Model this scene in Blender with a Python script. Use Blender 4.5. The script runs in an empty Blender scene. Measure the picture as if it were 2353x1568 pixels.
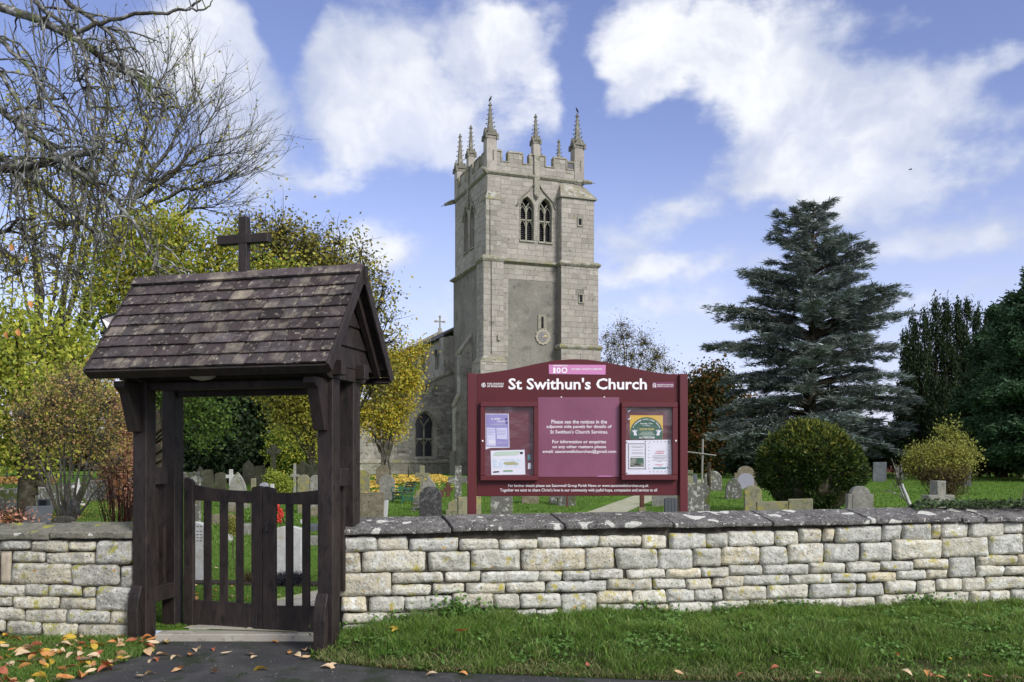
import bpy, math, random
import numpy as np
from mathutils import Vector, Matrix, noise

scene = bpy.context.scene
COL = scene.collection
rnd = random.Random(7)
R = math.radians

# ------------------------------------------------------------------ camera
F, CX, HZ, H = 2050.0, 1176.5, 1048.0, 2.1      # focal length and horizon on a 2353 x 1568 picture grid; eye height in metres
cam_d = bpy.data.cameras.new('camera')
cam = bpy.data.objects.new('camera', cam_d)
COL.objects.link(cam)
cam.location = (0, 0, H)
cam.rotation_euler = (R(90), 0, 0)
cam_d.sensor_width = 36
cam_d.lens = 36 * F / 2353
cam_d.shift_y = (HZ - 784) / 2353
cam_d.clip_end = 3000
scene.camera = cam

def W(u, v, Y):
    return Vector(((u - CX) * Y / F, Y, H - (v - HZ) * Y / F))

# ------------------------------------------------------------------ sun, sky, exposure
SUN_EL, SUN_AZ = 34, 136          # azimuth clockwise from +Y (seen from above)
sd = Vector((math.sin(R(SUN_AZ)) * math.cos(R(SUN_EL)), math.cos(R(SUN_AZ)) * math.cos(R(SUN_EL)), math.sin(R(SUN_EL))))
sun_d = bpy.data.lights.new('sun', 'SUN')
sun_d.energy = 2.4
sun_d.angle = R(20)
sun_d.color = (1.0, 0.975, 0.93)
sun = bpy.data.objects.new('sun', sun_d)
sun.rotation_euler = (-sd).to_track_quat('-Z', 'Y').to_euler()
sun.location = sd * 60
COL.objects.link(sun)

scene.view_settings.view_transform = 'Standard'
scene.view_settings.look = 'None'
scene.view_settings.gamma = 1
scene.view_settings.exposure = 0.62
scene.view_settings.use_curve_mapping = False
scene.cycles.max_bounces = 5
scene.cycles.diffuse_bounces = 3
scene.cycles.transparent_max_bounces = 6

world = bpy.data.worlds.new('World')
scene.world = world
world.use_nodes = True
nt = world.node_tree
nt.nodes.clear()

class NG:
    def __init__(s, nt): s.nt = nt
    def n(s, typ, **kw):
        nd = s.nt.nodes.new(typ)
        for k, v in kw.items(): setattr(nd, k, v)
        return nd
    def put(s, sock, val):
        if val is None: return
        if hasattr(val, 'is_output'): s.nt.links.new(val, sock)
        elif isinstance(val, (tuple, list)) and len(val) == 3 and sock.type == 'RGBA': sock.default_value = (*val, 1)
        else: sock.default_value = val
    def math(s, op, a, b=None, c=None, clamp=False):
        nd = s.n('ShaderNodeMath', operation=op, use_clamp=clamp)
        s.put(nd.inputs[0], a); s.put(nd.inputs[1], b); s.put(nd.inputs[2], c)
        return nd.outputs[0]
    def vec(s, op, a, b=None, out=0):
        nd = s.n('ShaderNodeVectorMath', operation=op)
        s.put(nd.inputs[0], a)
        if b is not None: s.put(nd.inputs[3 if op == 'SCALE' else 1], b)
        return nd.outputs[out]
    def mrange(s, v, a, b, c=0.0, d=1.0, smooth=False):
        nd = s.n('ShaderNodeMapRange')
        if smooth: nd.interpolation_type = 'SMOOTHSTEP'
        for i, x in enumerate((v, a, b, c, d)): s.put(nd.inputs[i], x)
        return nd.outputs[0]
    def mix(s, f, a, b, mode='MIX'):
        nd = s.n('ShaderNodeMix', data_type='RGBA', blend_type=mode)
        s.put(nd.inputs[0], f); s.put(nd.inputs[6], a); s.put(nd.inputs[7], b)
        return nd.outputs[2]
    def noise(s, vec, scale, detail=4, rough=.55, dist=0.0, out=0):
        nd = s.n('ShaderNodeTexNoise')
        s.put(nd.inputs['Vector'], vec)
        nd.inputs['Scale'].default_value = scale
        nd.inputs['Detail'].default_value = detail
        nd.inputs['Roughness'].default_value = rough
        nd.inputs['Distortion'].default_value = dist
        return nd.outputs[out]

g = NG(nt)
sky = g.n('ShaderNodeTexSky', sky_type='NISHITA')
sky.sun_disc = False
sky.sun_elevation = R(SUN_EL)
sky.sun_rotation = R(SUN_AZ)
sky.air_density = 1.0
sky.dust_density = 0.8
sky.ozone_density = 2.6
dirv = g.n('ShaderNodeTexCoord').outputs['Generated']
# clouds: soft masses at given directions, broken up by noise; elsewhere noise alone makes the same kind of sky
clouds = [(470,130,190,120,1),(600,250,110,120,.95),(560,330,120,60,.5),(250,110,150,110,.6),
 (775,190,100,110,1.1),(800,320,130,100,1.1),(960,230,200,130,1.25),(1120,90,110,100,1.1),(1230,60,130,70,.8),(1270,200,150,110,.8),(1000,330,170,70,.85),
 (840,560,110,60,.9),(1010,680,120,40,.45),
 (1520,80,190,110,1.2),(1640,190,190,100,1.1),(1770,60,170,90,.9),(1520,230,110,60,.7),(1820,190,140,110,.95),
 (1790,300,180,110,1.15),(1720,400,150,70,1.1),(1950,330,210,110,1.1),(2100,190,130,70,.8),(2270,100,110,60,.8),(2000,450,190,90,.9),(2250,400,110,90,.9),
 (2340,330,80,70,.8),(1590,500,90,50,.75),(2030,40,130,40,.5),(1900,620,500,45,.55),(1650,730,400,45,.60),(2250,560,260,60,.6),(1450,560,120,60,.5),(700,420,120,40,.5),(2250,720,300,40,.5),(1500,640,160,30,.5),(2130,170,150,80,.8),(2060,400,190,100,.85),(2300,240,100,60,.7),(1930,250,150,100,.9),(2150,240,160,90,.6)]
warp = g.noise(dirv, 3.2, 5, .6, out=1)
warp = g.vec('SCALE', g.vec('SUBTRACT', warp, (.5, .5, .5)), .16)
dw = g.vec('ADD', dirv, warp)
dens = None
for (u, v, ru, rv, wt) in clouds:
    c = (W(u, v, 1) - Vector((0, 0, H)))
    L = c.length
    c = c / L
    k = (F * L / ru, F * L / (0.5 * (ru + rv)), F * L / rv)
    dd = g.vec('LENGTH', g.vec('MULTIPLY', g.vec('SUBTRACT', dw, tuple(c)), k), out=1)
    b = g.mrange(dd, 1.6, 0.1, 0.0, wt * 1.1, True)
    dens = b if dens is None else g.math('MAXIMUM', dens, g.math('ADD', g.math('MULTIPLY', dens, .8), g.math('MULTIPLY', b, .8)))
for (u, v, ru, rv, wt) in [(655,110,70,130,.9),(1365,150,55,150,.8),(1450,360,170,70,.7),(690,330,60,60,.5),(1960,60,50,50,.4),(1560,300,60,40,.4),(2330,180,70,50,.5),(640,20,90,40,.6),(1180,10,60,30,.4)]:
    c = (W(u, v, 1) - Vector((0, 0, H))); L = c.length; c = c / L
    dd = g.vec('LENGTH', g.vec('MULTIPLY', g.vec('SUBTRACT', dw, tuple(c)), (F * L / ru, F * L / (0.5 * (ru + rv)), F * L / rv)), out=1)
    dens = g.math('SUBTRACT', dens, g.mrange(dd, 1.5, .2, 0, wt, True))
# generic cover behind and beside the camera
sx = g.n('ShaderNodeSeparateXYZ'); g.put(sx.inputs[0], dirv)
away = g.mrange(sx.outputs[1], .72, .35, 0.0, 1.0, True)
fl = g.n('ShaderNodeCombineXYZ')
den = g.math('ADD', g.math('ABSOLUTE', sx.outputs[2]), .22)
g.put(fl.inputs[0], g.math('DIVIDE', sx.outputs[0], den)); g.put(fl.inputs[1], g.math('DIVIDE', sx.outputs[1], den))
big = g.noise(fl.outputs[0], 1.3, 3, .5)
dens = g.math('ADD', dens, g.math('MULTIPLY', away, g.mrange(big, .34, .5, 0, 1.0, True)))
fine = g.noise(dirv, 6.0, 9, .62)
fine2 = g.noise(g.vec('MULTIPLY', dirv, (1, 1, 2.4)), 20, 4, .6)
dn = g.math('ADD', dens, g.math('ADD', g.math('MULTIPLY', g.math('SUBTRACT', fine, .5), 2.3), g.math('MULTIPLY', g.math('SUBTRACT', fine2, .5), .8)))
alpha = g.mrange(dn, .12, .86, 0, 1, True)
shade = g.noise(dw, 5.0, 4, .55)
shade = g.mrange(g.math('ADD', shade, g.math('MULTIPLY', dn, .12)), .44, .74, 0, 1, True)
ccol = g.mix(shade, (.38, .42, .53), (.67, .68, .70))
skyc = g.mix(1.0, sky.outputs[0], (.126, .102, .118), 'MULTIPLY')
# pale veil low in the sky
veil = g.mrange(sx.outputs[2], 0.0, .36, .62, 0.0, True)
skyc2 = g.mix(veil, skyc, (.50, .56, .76))
thin = g.mrange(g.noise(dw, 9.0, 5, .6), .35, .6, .62, .97, True)
col = g.mix(g.math('MULTIPLY', alpha, thin), skyc2, ccol)
bg = g.n('ShaderNodeBackground')
g.put(bg.inputs[0], col)
bg.inputs[1].default_value = 1.0
wo = g.n('ShaderNodeOutputWorld')
nt.links.new(bg.outputs[0], wo.inputs[0])
world.cycles.sampling_method = 'MANUAL'
world.cycles.sample_map_resolution = 512

# ------------------------------------------------------------------ materials
def mat(name, base, layers=(), rough=.85, bump=(), rand=0.0, spec=.25, stretch=(1, 1, 1), trans=0.0, pal=None, metal=0.0, hue=0.0):
    """base colour, then (colour, scale, lo, hi[, detail]) noise layers; bump = ((scale, strength), ...); rand = value spread between pieces;
    pal = colours picked per piece"""
    m = bpy.data.materials.new(name)
    m.use_nodes = True
    nt = m.node_tree
    nt.nodes.clear()
    g = NG(nt)
    out = g.n('ShaderNodeOutputMaterial')
    b = g.n('ShaderNodeBsdfPrincipled')
    b.inputs['Roughness'].default_value = rough
    b.inputs['Specular IOR Level'].default_value = spec
    b.inputs['Metallic'].default_value = metal
    geo = g.n('ShaderNodeNewGeometry')
    pos = geo.outputs['Position']
    if stretch != (1, 1, 1): pos = g.vec('MULTIPLY', pos, stretch)
    rv = None
    if rand or pal:
        oi = g.n('ShaderNodeObjectInfo')
        rv = g.math('FRACT', g.math('ADD', oi.outputs['Random'], geo.outputs['Random Per Island']))
    c = base
    if pal:
        cr = g.n('ShaderNodeValToRGB')
        cr.color_ramp.interpolation = 'LINEAR'
        el = cr.color_ramp.elements
        while len(el) < len(pal): el.new(.5)
        for i, p in enumerate(pal):
            el[i].position = i / (len(pal) - 1); el[i].color = (*p, 1)
        g.put(cr.inputs[0], rv)
        c = cr.outputs[0]
    off = 0
    for ly in layers:
        colr, sc, lo, hi = ly[:4]
        det = ly[4] if len(ly) > 4 else 4
        off += 7.3
        p2 = g.vec('ADD', pos, (off, off * .7, -off))
        if rv is not None:
            p2 = g.vec('ADD', p2, None); 
            cb = g.n('ShaderNodeCombineXYZ'); g.put(cb.inputs[0], g.math('MULTIPLY', rv, 9.0 if sc < 8 else 3.0))
            nt.links.new(cb.outputs[0], p2.node.inputs[1])
        nz = g.noise(p2, sc, det, .6)
        c = g.mix(g.mrange(nz, lo, hi), c, colr)
    if rand:
        hs = g.n('ShaderNodeHueSaturation')
        g.put(hs.inputs['Color'], c)
        r2 = g.math('FRACT', g.math('MULTIPLY', rv, 7.31))
        g.put(hs.inputs['Value'], g.mrange(r2, 0, 1, 1 - rand, 1 + rand))
        if hue: g.put(hs.inputs['Hue'], g.mrange(g.math('FRACT', g.math('MULTIPLY', rv, 3.7)), 0, 1, .5 - hue, .5 + hue))
        c = hs.outputs[0]
    g.put(b.inputs['Base Color'], c)
    nrm = None
    for sc, st in bump:
        bn = g.n('ShaderNodeBump')
        bn.inputs['Strength'].default_value = st
        bn.inputs['Distance'].default_value = .6 / sc
        g.put(bn.inputs['Height'], g.noise(pos, sc, 4, .6))
        if nrm is not None: nt.links.new(nrm, bn.inputs['Normal'])
        nrm = bn.outputs[0]
    if nrm is not None: nt.links.new(nrm, b.inputs['Normal'])
    sh = b.outputs[0]
    if trans:
        t = g.n('ShaderNodeBsdfTranslucent')
        g.put(t.inputs[0], g.mix(.25, c, (.35, .4, .05)) if trans > 0 else c)
        mx = g.n('ShaderNodeMixShader')
        mx.inputs[0].default_value = abs(trans)
        nt.links.new(sh, mx.inputs[1]); nt.links.new(t.outputs[0], mx.inputs[2])
        sh = mx.outputs[0]
    nt.links.new(sh, out.inputs[0])
    return m

M = {}
M['timber'] = mat('dark_stained_timber', (.022, .0155, .0140), [((.040, .029, .026), 5, .45, .72), ((.009, .007, .007), 18, .5, .7), ((.085, .072, .068), 90, .70, .80, 2)], .62, [(30, .25), (120, .2)], spec=.35, stretch=(1, 1, .35), rand=.10)
M['shingle'] = mat('weathered_shingle', (.050, .035, .034), [((.030, .022, .022), 7, .45, .7), ((.25, .215, .165), 2.6, .53, .70, 9), ((.33, .30, .23), 16, .57, .72, 6)], .75, [(22, .4), (80, .4)], rand=.25, spec=.3, pal=[(.030, .022, .022), (.075, .058, .060), (.045, .033, .033), (.105, .088, .092), (.038, .027, .027), (.078, .068, .066), (.06, .052, .053)])
M['stone_wall'] = mat('pale_limestone', (.50, .49, .42), [((.34, .33, .28), 5, .50, .68), ((.60, .60, .55), 9, .5, .64), ((.20, .20, .17), 30, .56, .66, 6), ((.40, .35, .08), 7, .585, .67, 8), ((.50, .26, .03), 10, .665, .72, 7), ((.76, .76, .71), 45, .60, .68)], .93, [(9, .5), (34, .7), (120, .5)], rand=.12, spec=.12, pal=[(.50, .49, .42), (.54, .50, .39), (.45, .45, .41), (.55, .48, .33), (.42, .42, .38), (.56, .55, .49), (.48, .45, .35)])
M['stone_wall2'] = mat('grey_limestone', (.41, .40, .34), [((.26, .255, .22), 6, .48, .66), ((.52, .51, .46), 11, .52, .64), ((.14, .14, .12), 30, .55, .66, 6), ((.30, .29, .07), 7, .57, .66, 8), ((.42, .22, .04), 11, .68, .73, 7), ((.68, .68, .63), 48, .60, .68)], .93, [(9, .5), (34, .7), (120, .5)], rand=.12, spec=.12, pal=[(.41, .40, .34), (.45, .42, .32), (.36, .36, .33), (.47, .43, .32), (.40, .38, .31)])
M['core'] = mat('dark_joint_earth', (.055, .05, .042), [((.13, .12, .10), 9, .5, .7)], 1.0, [(30, .6)], spec=.05)
M['smoothstone'] = mat('dressed_sandstone', (.40, .35, .27), [((.30, .26, .2), 7, .5, .7)], .9, [(60, .3)])
M['coping'] = mat('dark_lichened_coping', (.085, .078, .078), [((.16, .15, .145), 5, .42, .66), ((.05, .046, .045), 14, .5, .7), ((.30, .29, .26), 42, .60, .68, 5), ((.30, .23, .05), 6, .70, .76, 5), ((.55, .55, .50), 4.2, .64, .655, 1), ((.24, .24, .22), 60, .54, .62), ((.50, .49, .45), 18, .64, .66, 3)], .92, [(12, .35), (70, .6)], rand=.15, spec=.15)
M['coping2'] = mat('mossy_grey_coping', (.17, .165, .135), [((.22, .21, .16), 5, .42, .66), ((.09, .09, .07), 14, .5, .7), ((.34, .34, .05), 3.2, .60, .66, 5), ((.50, .50, .46), 42, .62, .69, 5), ((.55, .54, .50), 9, .68, .70, 2)], .92, [(12, .35), (70, .6)], rand=.1, spec=.15)
M['tarmac'] = mat('dark_tarmac', (.042, .042, .044), [((.070, .069, .068), 2.2, .45, .65), ((.024, .034, .016), 2.6, .53, .64), ((.17, .17, .16), 70, .66, .72, 1), ((.015, .015, .017), 90, .55, .7, 2)], .8, [(140, .8), (20, .2)], spec=.3)
M['slab'] = mat('worn_flagstone', (.29, .27, .23), [((.37, .35, .30), 3, .45, .65), ((.12, .11, .09), 9, .55, .75)], .9, [(30, .35)], rand=.14)
M['lightpath'] = mat('pale_path', (.31, .30, .21), [((.22, .24, .11), 1.2, .48, .66), ((.38, .37, .30), 4, .5, .65)], .95, [(20, .3)], rand=.1)
M['lawn'] = mat('lawn_ground', (.070, .145, .020), [((.115, .205, .028), .9, .42, .62), ((.050, .100, .014), 4, .50, .68), ((.13, .23, .04), 15, .50, .7), ((.05, .09, .02), 45, .5, .7)], .95, [(40, 1.0), (12, .6)], spec=.05)
M['soil'] = mat('grassy_soil', (.030, .048, .012), [((.045, .038, .022), 6, .48, .62), ((.020, .034, .010), 20, .5, .7)], 1.0, [(40, .9)], spec=.03)
M['darksoil'] = mat('dark_soil', (.03, .024, .02), [((.07, .06, .05), 30, .6, .7)], 1.0, [(60, .8)])
M['grass'] = mat('grass_blades', (0, 0, 0), [((.055, .125, .018), 1.6, .52, .64), ((.18, .29, .05), 1.1, .50, .64), ((.27, .25, .11), 5, .60, .70)], .6, rand=.30, spec=.2, trans=.35, pal=[(.055, .130, .020), (.090, .195, .028), (.135, .255, .040), (.10, .19, .045), (.28, .31, .12), (.07, .155, .026)])
M['clover'] = mat('clover_leaves', (0, 0, 0), [], .6, rand=.2, trans=.2, pal=[(.065, .15, .025), (.11, .22, .045), (.17, .28, .08)])
def leafmat(name, pal, layers=(), trans=.3, rand=.25): return mat(name, (0, 0, 0), layers, .6, rand=rand, spec=.2, trans=trans, pal=pal)
M['lf_yellowgreen'] = leafmat('yellow_green_leaves', [(.28, .34, .045), (.40, .42, .06), (.50, .48, .065), (.19, .27, .04), (.44, .43, .06)], [((.20, .27, .04), .55, .52, .68)])
M['lf_sparse'] = leafmat('sparse_yellow_leaves', [(.48, .45, .07), (.32, .33, .06), (.20, .21, .05), (.55, .46, .07), (.36, .37, .06)])
M['lf_green'] = leafmat('green_gold_leaves', [(.12, .20, .03), (.20, .28, .04), (.33, .36, .05), (.44, .38, .05), (.16, .24, .035), (.36, .30, .04)], [((.40, .34, .05), .35, .55, .66), ((.09, .17, .025), .5, .56, .68)])
M['lf_olive'] = leafmat('dark_olive_leaves', [(.12, .12, .03), (.19, .17, .04), (.30, .23, .05), (.14, .13, .04), (.09, .09, .03)])
M['lf_gold'] = leafmat('golden_leaves', [(.52, .42, .04), (.42, .38, .05), (.60, .50, .05), (.42, .25, .03), (.28, .32, .05), (.52, .44, .05)], [((.46, .21, .02), .6, .56, .66), ((.24, .27, .04), .7, .57, .67)])
M['lf_red'] = leafmat('russet_leaves', [(.46, .30, .10), (.52, .26, .14), (.44, .42, .09), (.36, .26, .09), (.50, .46, .10)], [((.58, .30, .20), .9, .52, .64), ((.28, .30, .05), 1.1, .50, .62)])
M['lf_pink'] = leafmat('pinkish_red_leaves', [(.56, .28, .20), (.50, .22, .16), (.62, .36, .24), (.40, .22, .14)])
M['lf_copper'] = leafmat('copper_leaves', [(.09, .045, .012), (.15, .06, .015), (.05, .045, .012), (.20, .09, .02), (.04, .04, .012)])
M['lf_yew'] = leafmat('dark_yew_needles', [(.010, .024, .010), (.018, .038, .014), (.030, .050, .016), (.012, .026, .010)], trans=.08)
M['lf_maple'] = leafmat('maple_green_leaves', [(.04, .09, .018), (.07, .13, .025), (.12, .19, .035), (.03, .07, .015)])
M['lf_conifer'] = leafmat('green_conifer_needles', [(.030, .078, .034), (.055, .115, .050), (.020, .050, .024), (.085, .145, .070)], trans=.08)
M['lf_cedar'] = leafmat('blue_cedar_needles', [(.12, .15, .125), (.21, .25, .225), (.07, .095, .072), (.38, .43, .41), (.16, .195, .17)], [((.21, .265, .285), .30, .53, .63)], trans=.05)
M['lf_ball'] = leafmat('clipped_yew', [(.016, .036, .010), (.030, .056, .013), (.048, .078, .016), (.012, .026, .008)], trans=.1)
M['lf_balltip'] = leafmat('golden_yew_tips', [(.12, .155, .025), (.20, .215, .035), (.08, .115, .02), (.26, .23, .045)], trans=.15)
M['lf_shrubtop'] = leafmat('lime_yellow_leaves', [(.24, .26, .06), (.38, .36, .08), (.15, .17, .05)])
M['lf_brown'] = leafmat('brown_twiggy_leaves', [(.09, .065, .035), (.14, .10, .05), (.06, .045, .03), (.13, .12, .04)])
M['lf_ivy'] = leafmat('ivy_leaves', [(.025, .05, .015), (.05, .085, .03), (.09, .12, .06), (.03, .06, .02)], trans=.1)
M['bark'] = mat('grey_bark', (.085, .078, .062), [((.17, .165, .15), 5, .48, .62), ((.045, .040, .03), 12, .5, .7), ((.12, .13, .05), 3, .58, .7)], .9, [(30, .6)], spec=.1)
M['bark_pale'] = mat('lichened_twig_bark', (.115, .112, .095), [((.32, .32, .31), 9, .50, .60), ((.045, .040, .032), 4, .48, .60), ((.13, .15, .06), 3, .56, .66)], .9, [(40, .5)], spec=.15)
M['bark_dark'] = mat('dark_bark', (.045, .038, .028), [((.09, .085, .06), 5, .5, .65)], .95, [(25, .6)], spec=.05)
M['bark_red'] = mat('red_brown_twigs', (.075, .028, .020), [((.03, .02, .015), 5, .5, .65)], .85)
M['ash'] = mat('tower_ashlar', (.315, .290, .255), [((.37, .345, .305), 1.1, .45, .62), ((.24, .23, .195), .45, .52, .68), ((.19, .18, .155), .8, .60, .74, 7), ((.15, .145, .12), 5, .58, .74), ((.21, .20, .06), .9, .66, .76, 6)], .95, [(14, .3)], rand=.10, spec=.1)
M['ashd'] = mat('dark_rubble', (.27, .26, .225), [((.35, .33, .28), 1.3, .45, .62), ((.13, .125, .11), .7, .5, .68), ((.09, .09, .075), 5, .56, .74)], .95, [(14, .4)], rand=.25, spec=.1)  # rubble a little darker and blotchier than the tower ashlar
M['render'] = mat('old_grey_render', (.235, .222, .192), [((.185, .175, .15), .35, .46, .60), ((.27, .258, .22), .8, .54, .68), ((.15, .142, .122), 1.1, .57, .66, 8), ((.30, .285, .25), 2.3, .62, .70, 6), ((.10, .095, .085), 1.6, .60, .72), ((.16, .155, .14), 9, .5, .7)], .97, [(10, .25), (40, .3)], spec=.08)
M['trim'] = mat('weathered_stone_trim', (.26, .25, .20), [((.35, .33, .28), 1.5, .48, .65), ((.13, .13, .07), 2.2, .56, .70), ((.10, .095, .08), 7, .55, .7)], .95, [(14, .4)], spec=.1, rand=.08)
M['mossytrim'] = mat('mossy_stone', (.24, .225, .17), [((.24, .23, .07), 1.5, .56, .70), ((.36, .35, .31), 2.2, .50, .62), ((.12, .11, .08), 4, .56, .68)], .95, [(14, .4)], spec=.1)
M['louvre'] = mat('slate_louvre', (.055, .055, .06), [], .7, rand=.2)
M['void'] = mat('dark_interior', (.012, .012, .014), [], .9)
M['slateroof'] = mat('church_roof_slate', (.085, .08, .068), [((.12, .11, .07), 1.2, .5, .65)], .8, [(8, .3)], rand=.2)
M['lead'] = mat('leaded_glass', (.018, .020, .026), [((.05, .055, .075), 1.6, .56, .7)], .22, spec=.6)
M['iron'] = mat('dark_iron', (.02, .02, .022), [], .5, spec=.4)
M['pipe'] = mat('grey_downpipe', (.25, .25, .26), [], .6)
M['maroon'] = mat('maroon_paint', (.088, .014, .018), [((.076, .012, .016), 3, .45, .65)], .45, [(200, .03)], spec=.3)
M['maroon2'] = mat('maroon_paint_frame', (.098, .015, .019), [], .38, spec=.45)
M['maroonback'] = mat('maroon_case_back', (.115, .020, .030), [((.20, .08, .11), 3.5, .56, .75, 6)], .35, spec=.5)
M['purple'] = mat('faded_purple_vinyl', (.205, .068, .118), [((.18, .057, .102), 2.2, .45, .65)], .38, [(8, .05)], spec=.45)
M['pink'] = mat('pink_vinyl', (.55, .22, .43), [], .4)
M['white'] = mat('white_vinyl', (.82, .80, .82), [], .45)
M['whitepaper'] = mat('white_paper', (.74, .74, .80), [], .5)
M['lilac'] = mat('lilac_paper', (.29, .26, .52), [], .45)
M['lilacpale'] = mat('pale_lilac_paper', (.60, .60, .76), [], .5)
M['palegreen'] = mat('pale_green_print', (.50, .62, .50), [], .5)
M['paleblue'] = mat('pale_blue_print', (.55, .66, .76), [((.74, .76, .78), 18, .45, .6)], .5)
M['ochreprint'] = mat('ochre_print', (.42, .40, .22), [], .5)
M['greenprint'] = mat('dark_green_print', (.035, .115, .07), [], .45)
M['yellowprint'] = mat('yellow_print', (.66, .42, .06), [((.3, .18, .06), 60, .64, .68)], .45)
M['goldprint'] = mat('gold_print', (.70, .52, .10), [], .45)
M['redprint'] = mat('red_print', (.55, .06, .09), [], .5)
M['blackprint'] = mat('black_print', (.02, .02, .025), [], .5)
M['greyprint'] = mat('grey_print', (.25, .27, .22), [((.10, .12, .08), 40, .48, .55)], .5)
M['tealprint'] = mat('teal_print', (.10, .25, .28), [], .5)
M['glass'] = None
M['gs_grey'] = mat('grey_headstone', (.21, .205, .18), [((.29, .28, .25), 6, .45, .65), ((.12, .12, .10), 14, .52, .7), ((.16, .17, .07), 3, .6, .72)], .93, [(30, .5)], rand=.12)
M['gs_brown'] = mat('brown_headstone', (.165, .145, .10), [((.24, .215, .16), 5, .48, .66), ((.09, .085, .05), 11, .52, .7), ((.40, .39, .35), 12, .66, .72)], .95, [(30, .5)], rand=.12)
M['gs_dark'] = mat('dark_lichened_headstone', (.045, .043, .045), [((.10, .10, .10), 9, .5, .62), ((.30, .30, .29), 26, .61, .70)], .92, [(30, .5)])
M['gs_lichen'] = mat('lichen_spotted_headstone', (.13, .128, .11), [((.38, .38, .35), 8, .52, .60, 6), ((.07, .07, .055), 13, .55, .68), ((.19, .20, .06), 4, .60, .7)], .94, [(30, .6)])
M['gs_white'] = mat('pale_headstone', (.43, .43, .43), [((.50, .50, .50), 10, .45, .62), ((.26, .26, .26), 30, .60, .70), ((.36, .34, .28), 3, .56, .7)], .85, [(40, .25)])
M['gs_slate'] = mat('slate_headstone', (.085, .095, .105), [((.12, .13, .14), 3, .5, .65)], .8, [(30, .2)])
M['gs_pale'] = mat('smooth_lilac_grey_stone', (.25, .25, .30), [((.29, .29, .33), 2, .5, .65)], .85)
M['gs_yellow'] = mat('yellow_lichened_stone', (.21, .20, .13), [((.29, .26, .07), 3.2, .50, .64, 6), ((.12, .12, .09), 9, .50, .66)], .95, [(30, .5)])
M['gs_moss'] = mat('mossy_headstone', (.10, .10, .09), [((.33, .33, .31), 10, .54, .62), ((.07, .09, .02), 3, .50, .60)], .95, [(30, .6)])
M['rust'] = mat('rust_brown_cross', (.11, .05, .035), [((.07, .035, .025), 6, .5, .7)], .9)
M['greenpaint'] = mat('green_painted_iron', (.018, .09, .055), [((.03, .13, .09), 12, .5, .7)], .45, spec=.5)
M['benchwood'] = mat('bench_slat_wood', (.06, .045, .03), [], .8)
M['greywood'] = mat('silvered_wood', (.24, .235, .21), [((.16, .155, .14), 6, .5, .7)], .9)
M['poppy'] = mat('poppy_red', (.48, .04, .025), [((.30, .015, .012), 40, .55, .66)], .6, rand=.2)
M['black'] = mat('black_plastic', (.012, .012, .012), [], .5)
M['reflector'] = mat('lamp_reflector', (.62, .60, .62), [((.55, .42, .25), 6, .52, .6)], .3, spec=.6)
M['cream'] = mat('cream_lamp_cover', (.42, .40, .36), [], .5)
M['leaf1'] = mat('leaf_tan', (.60, .40, .22), [((.50, .27, .13), 16, .5, .65)], .6, trans=-.15)
M['leaf2'] = mat('leaf_orange', (.56, .27, .09), [((.44, .15, .05), 14, .5, .65)], .6, trans=-.15)
M['leaf3'] = mat('leaf_red', (.40, .13, .07), [((.28, .08, .045), 14, .5, .65)], .6, trans=-.15)
M['leaf4'] = mat('leaf_yellow', (.62, .42, .06), [((.45, .25, .04), 14, .5, .65)], .6, trans=-.15)
M['leaf5'] = mat('leaf_pale', (.68, .52, .34), [((.55, .38, .22), 16, .5, .65)], .6, trans=-.15)
M['leaf6'] = mat('leaf_brown', (.20, .10, .05), [], .7)
def glassmat():
    m = bpy.data.materials.new('case_glazing'); m.use_nodes = True
    nt = m.node_tree; nt.nodes.clear(); g = NG(nt)
    o = g.n('ShaderNodeOutputMaterial'); t = g.n('ShaderNodeBsdfTransparent'); gl = g.n('ShaderNodeBsdfGlossy')
    gl.inputs['Roughness'].default_value = .12
    t.inputs[0].default_value = (.95, .95, .97, 1)
    mx = g.n('ShaderNodeMixShader')
    pos = g.n('ShaderNodeNewGeometry').outputs['Position']
    nz = g.noise(g.vec('MULTIPLY', pos, (1.5, 1, 3)), 2.6, 5, .6, 1.2)
    g.put(mx.inputs[0], g.mrange(nz, .45, .75, .035, .16))
    nt.links.new(t.outputs[0], mx.inputs[1]); nt.links.new(gl.outputs[0], mx.inputs[2]); nt.links.new(mx.outputs[0], o.inputs[0])
    return m
M['glass'] = glassmat()

# ------------------------------------------------------------------ object helpers
def thing(name, label, cat, loc=(0, 0, 0), group=None):
    o = bpy.data.objects.new(name, None)
    o.empty_display_size = .2
    COL.objects.link(o)
    o.location = loc
    o['label'] = label; o['category'] = cat
    if group: o['group'] = group
    return o

def tag(o, label=None, cat=None, group=None, kind=None):
    if label: o['label'] = label
    if cat: o['category'] = cat
    if group: o['group'] = group
    if kind: o['kind'] = kind
    return o

def wloc(o):
    v = Vector((0, 0, 0))
    while o is not None:
        v += Vector(o.location); o = o.parent
    return v

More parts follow.
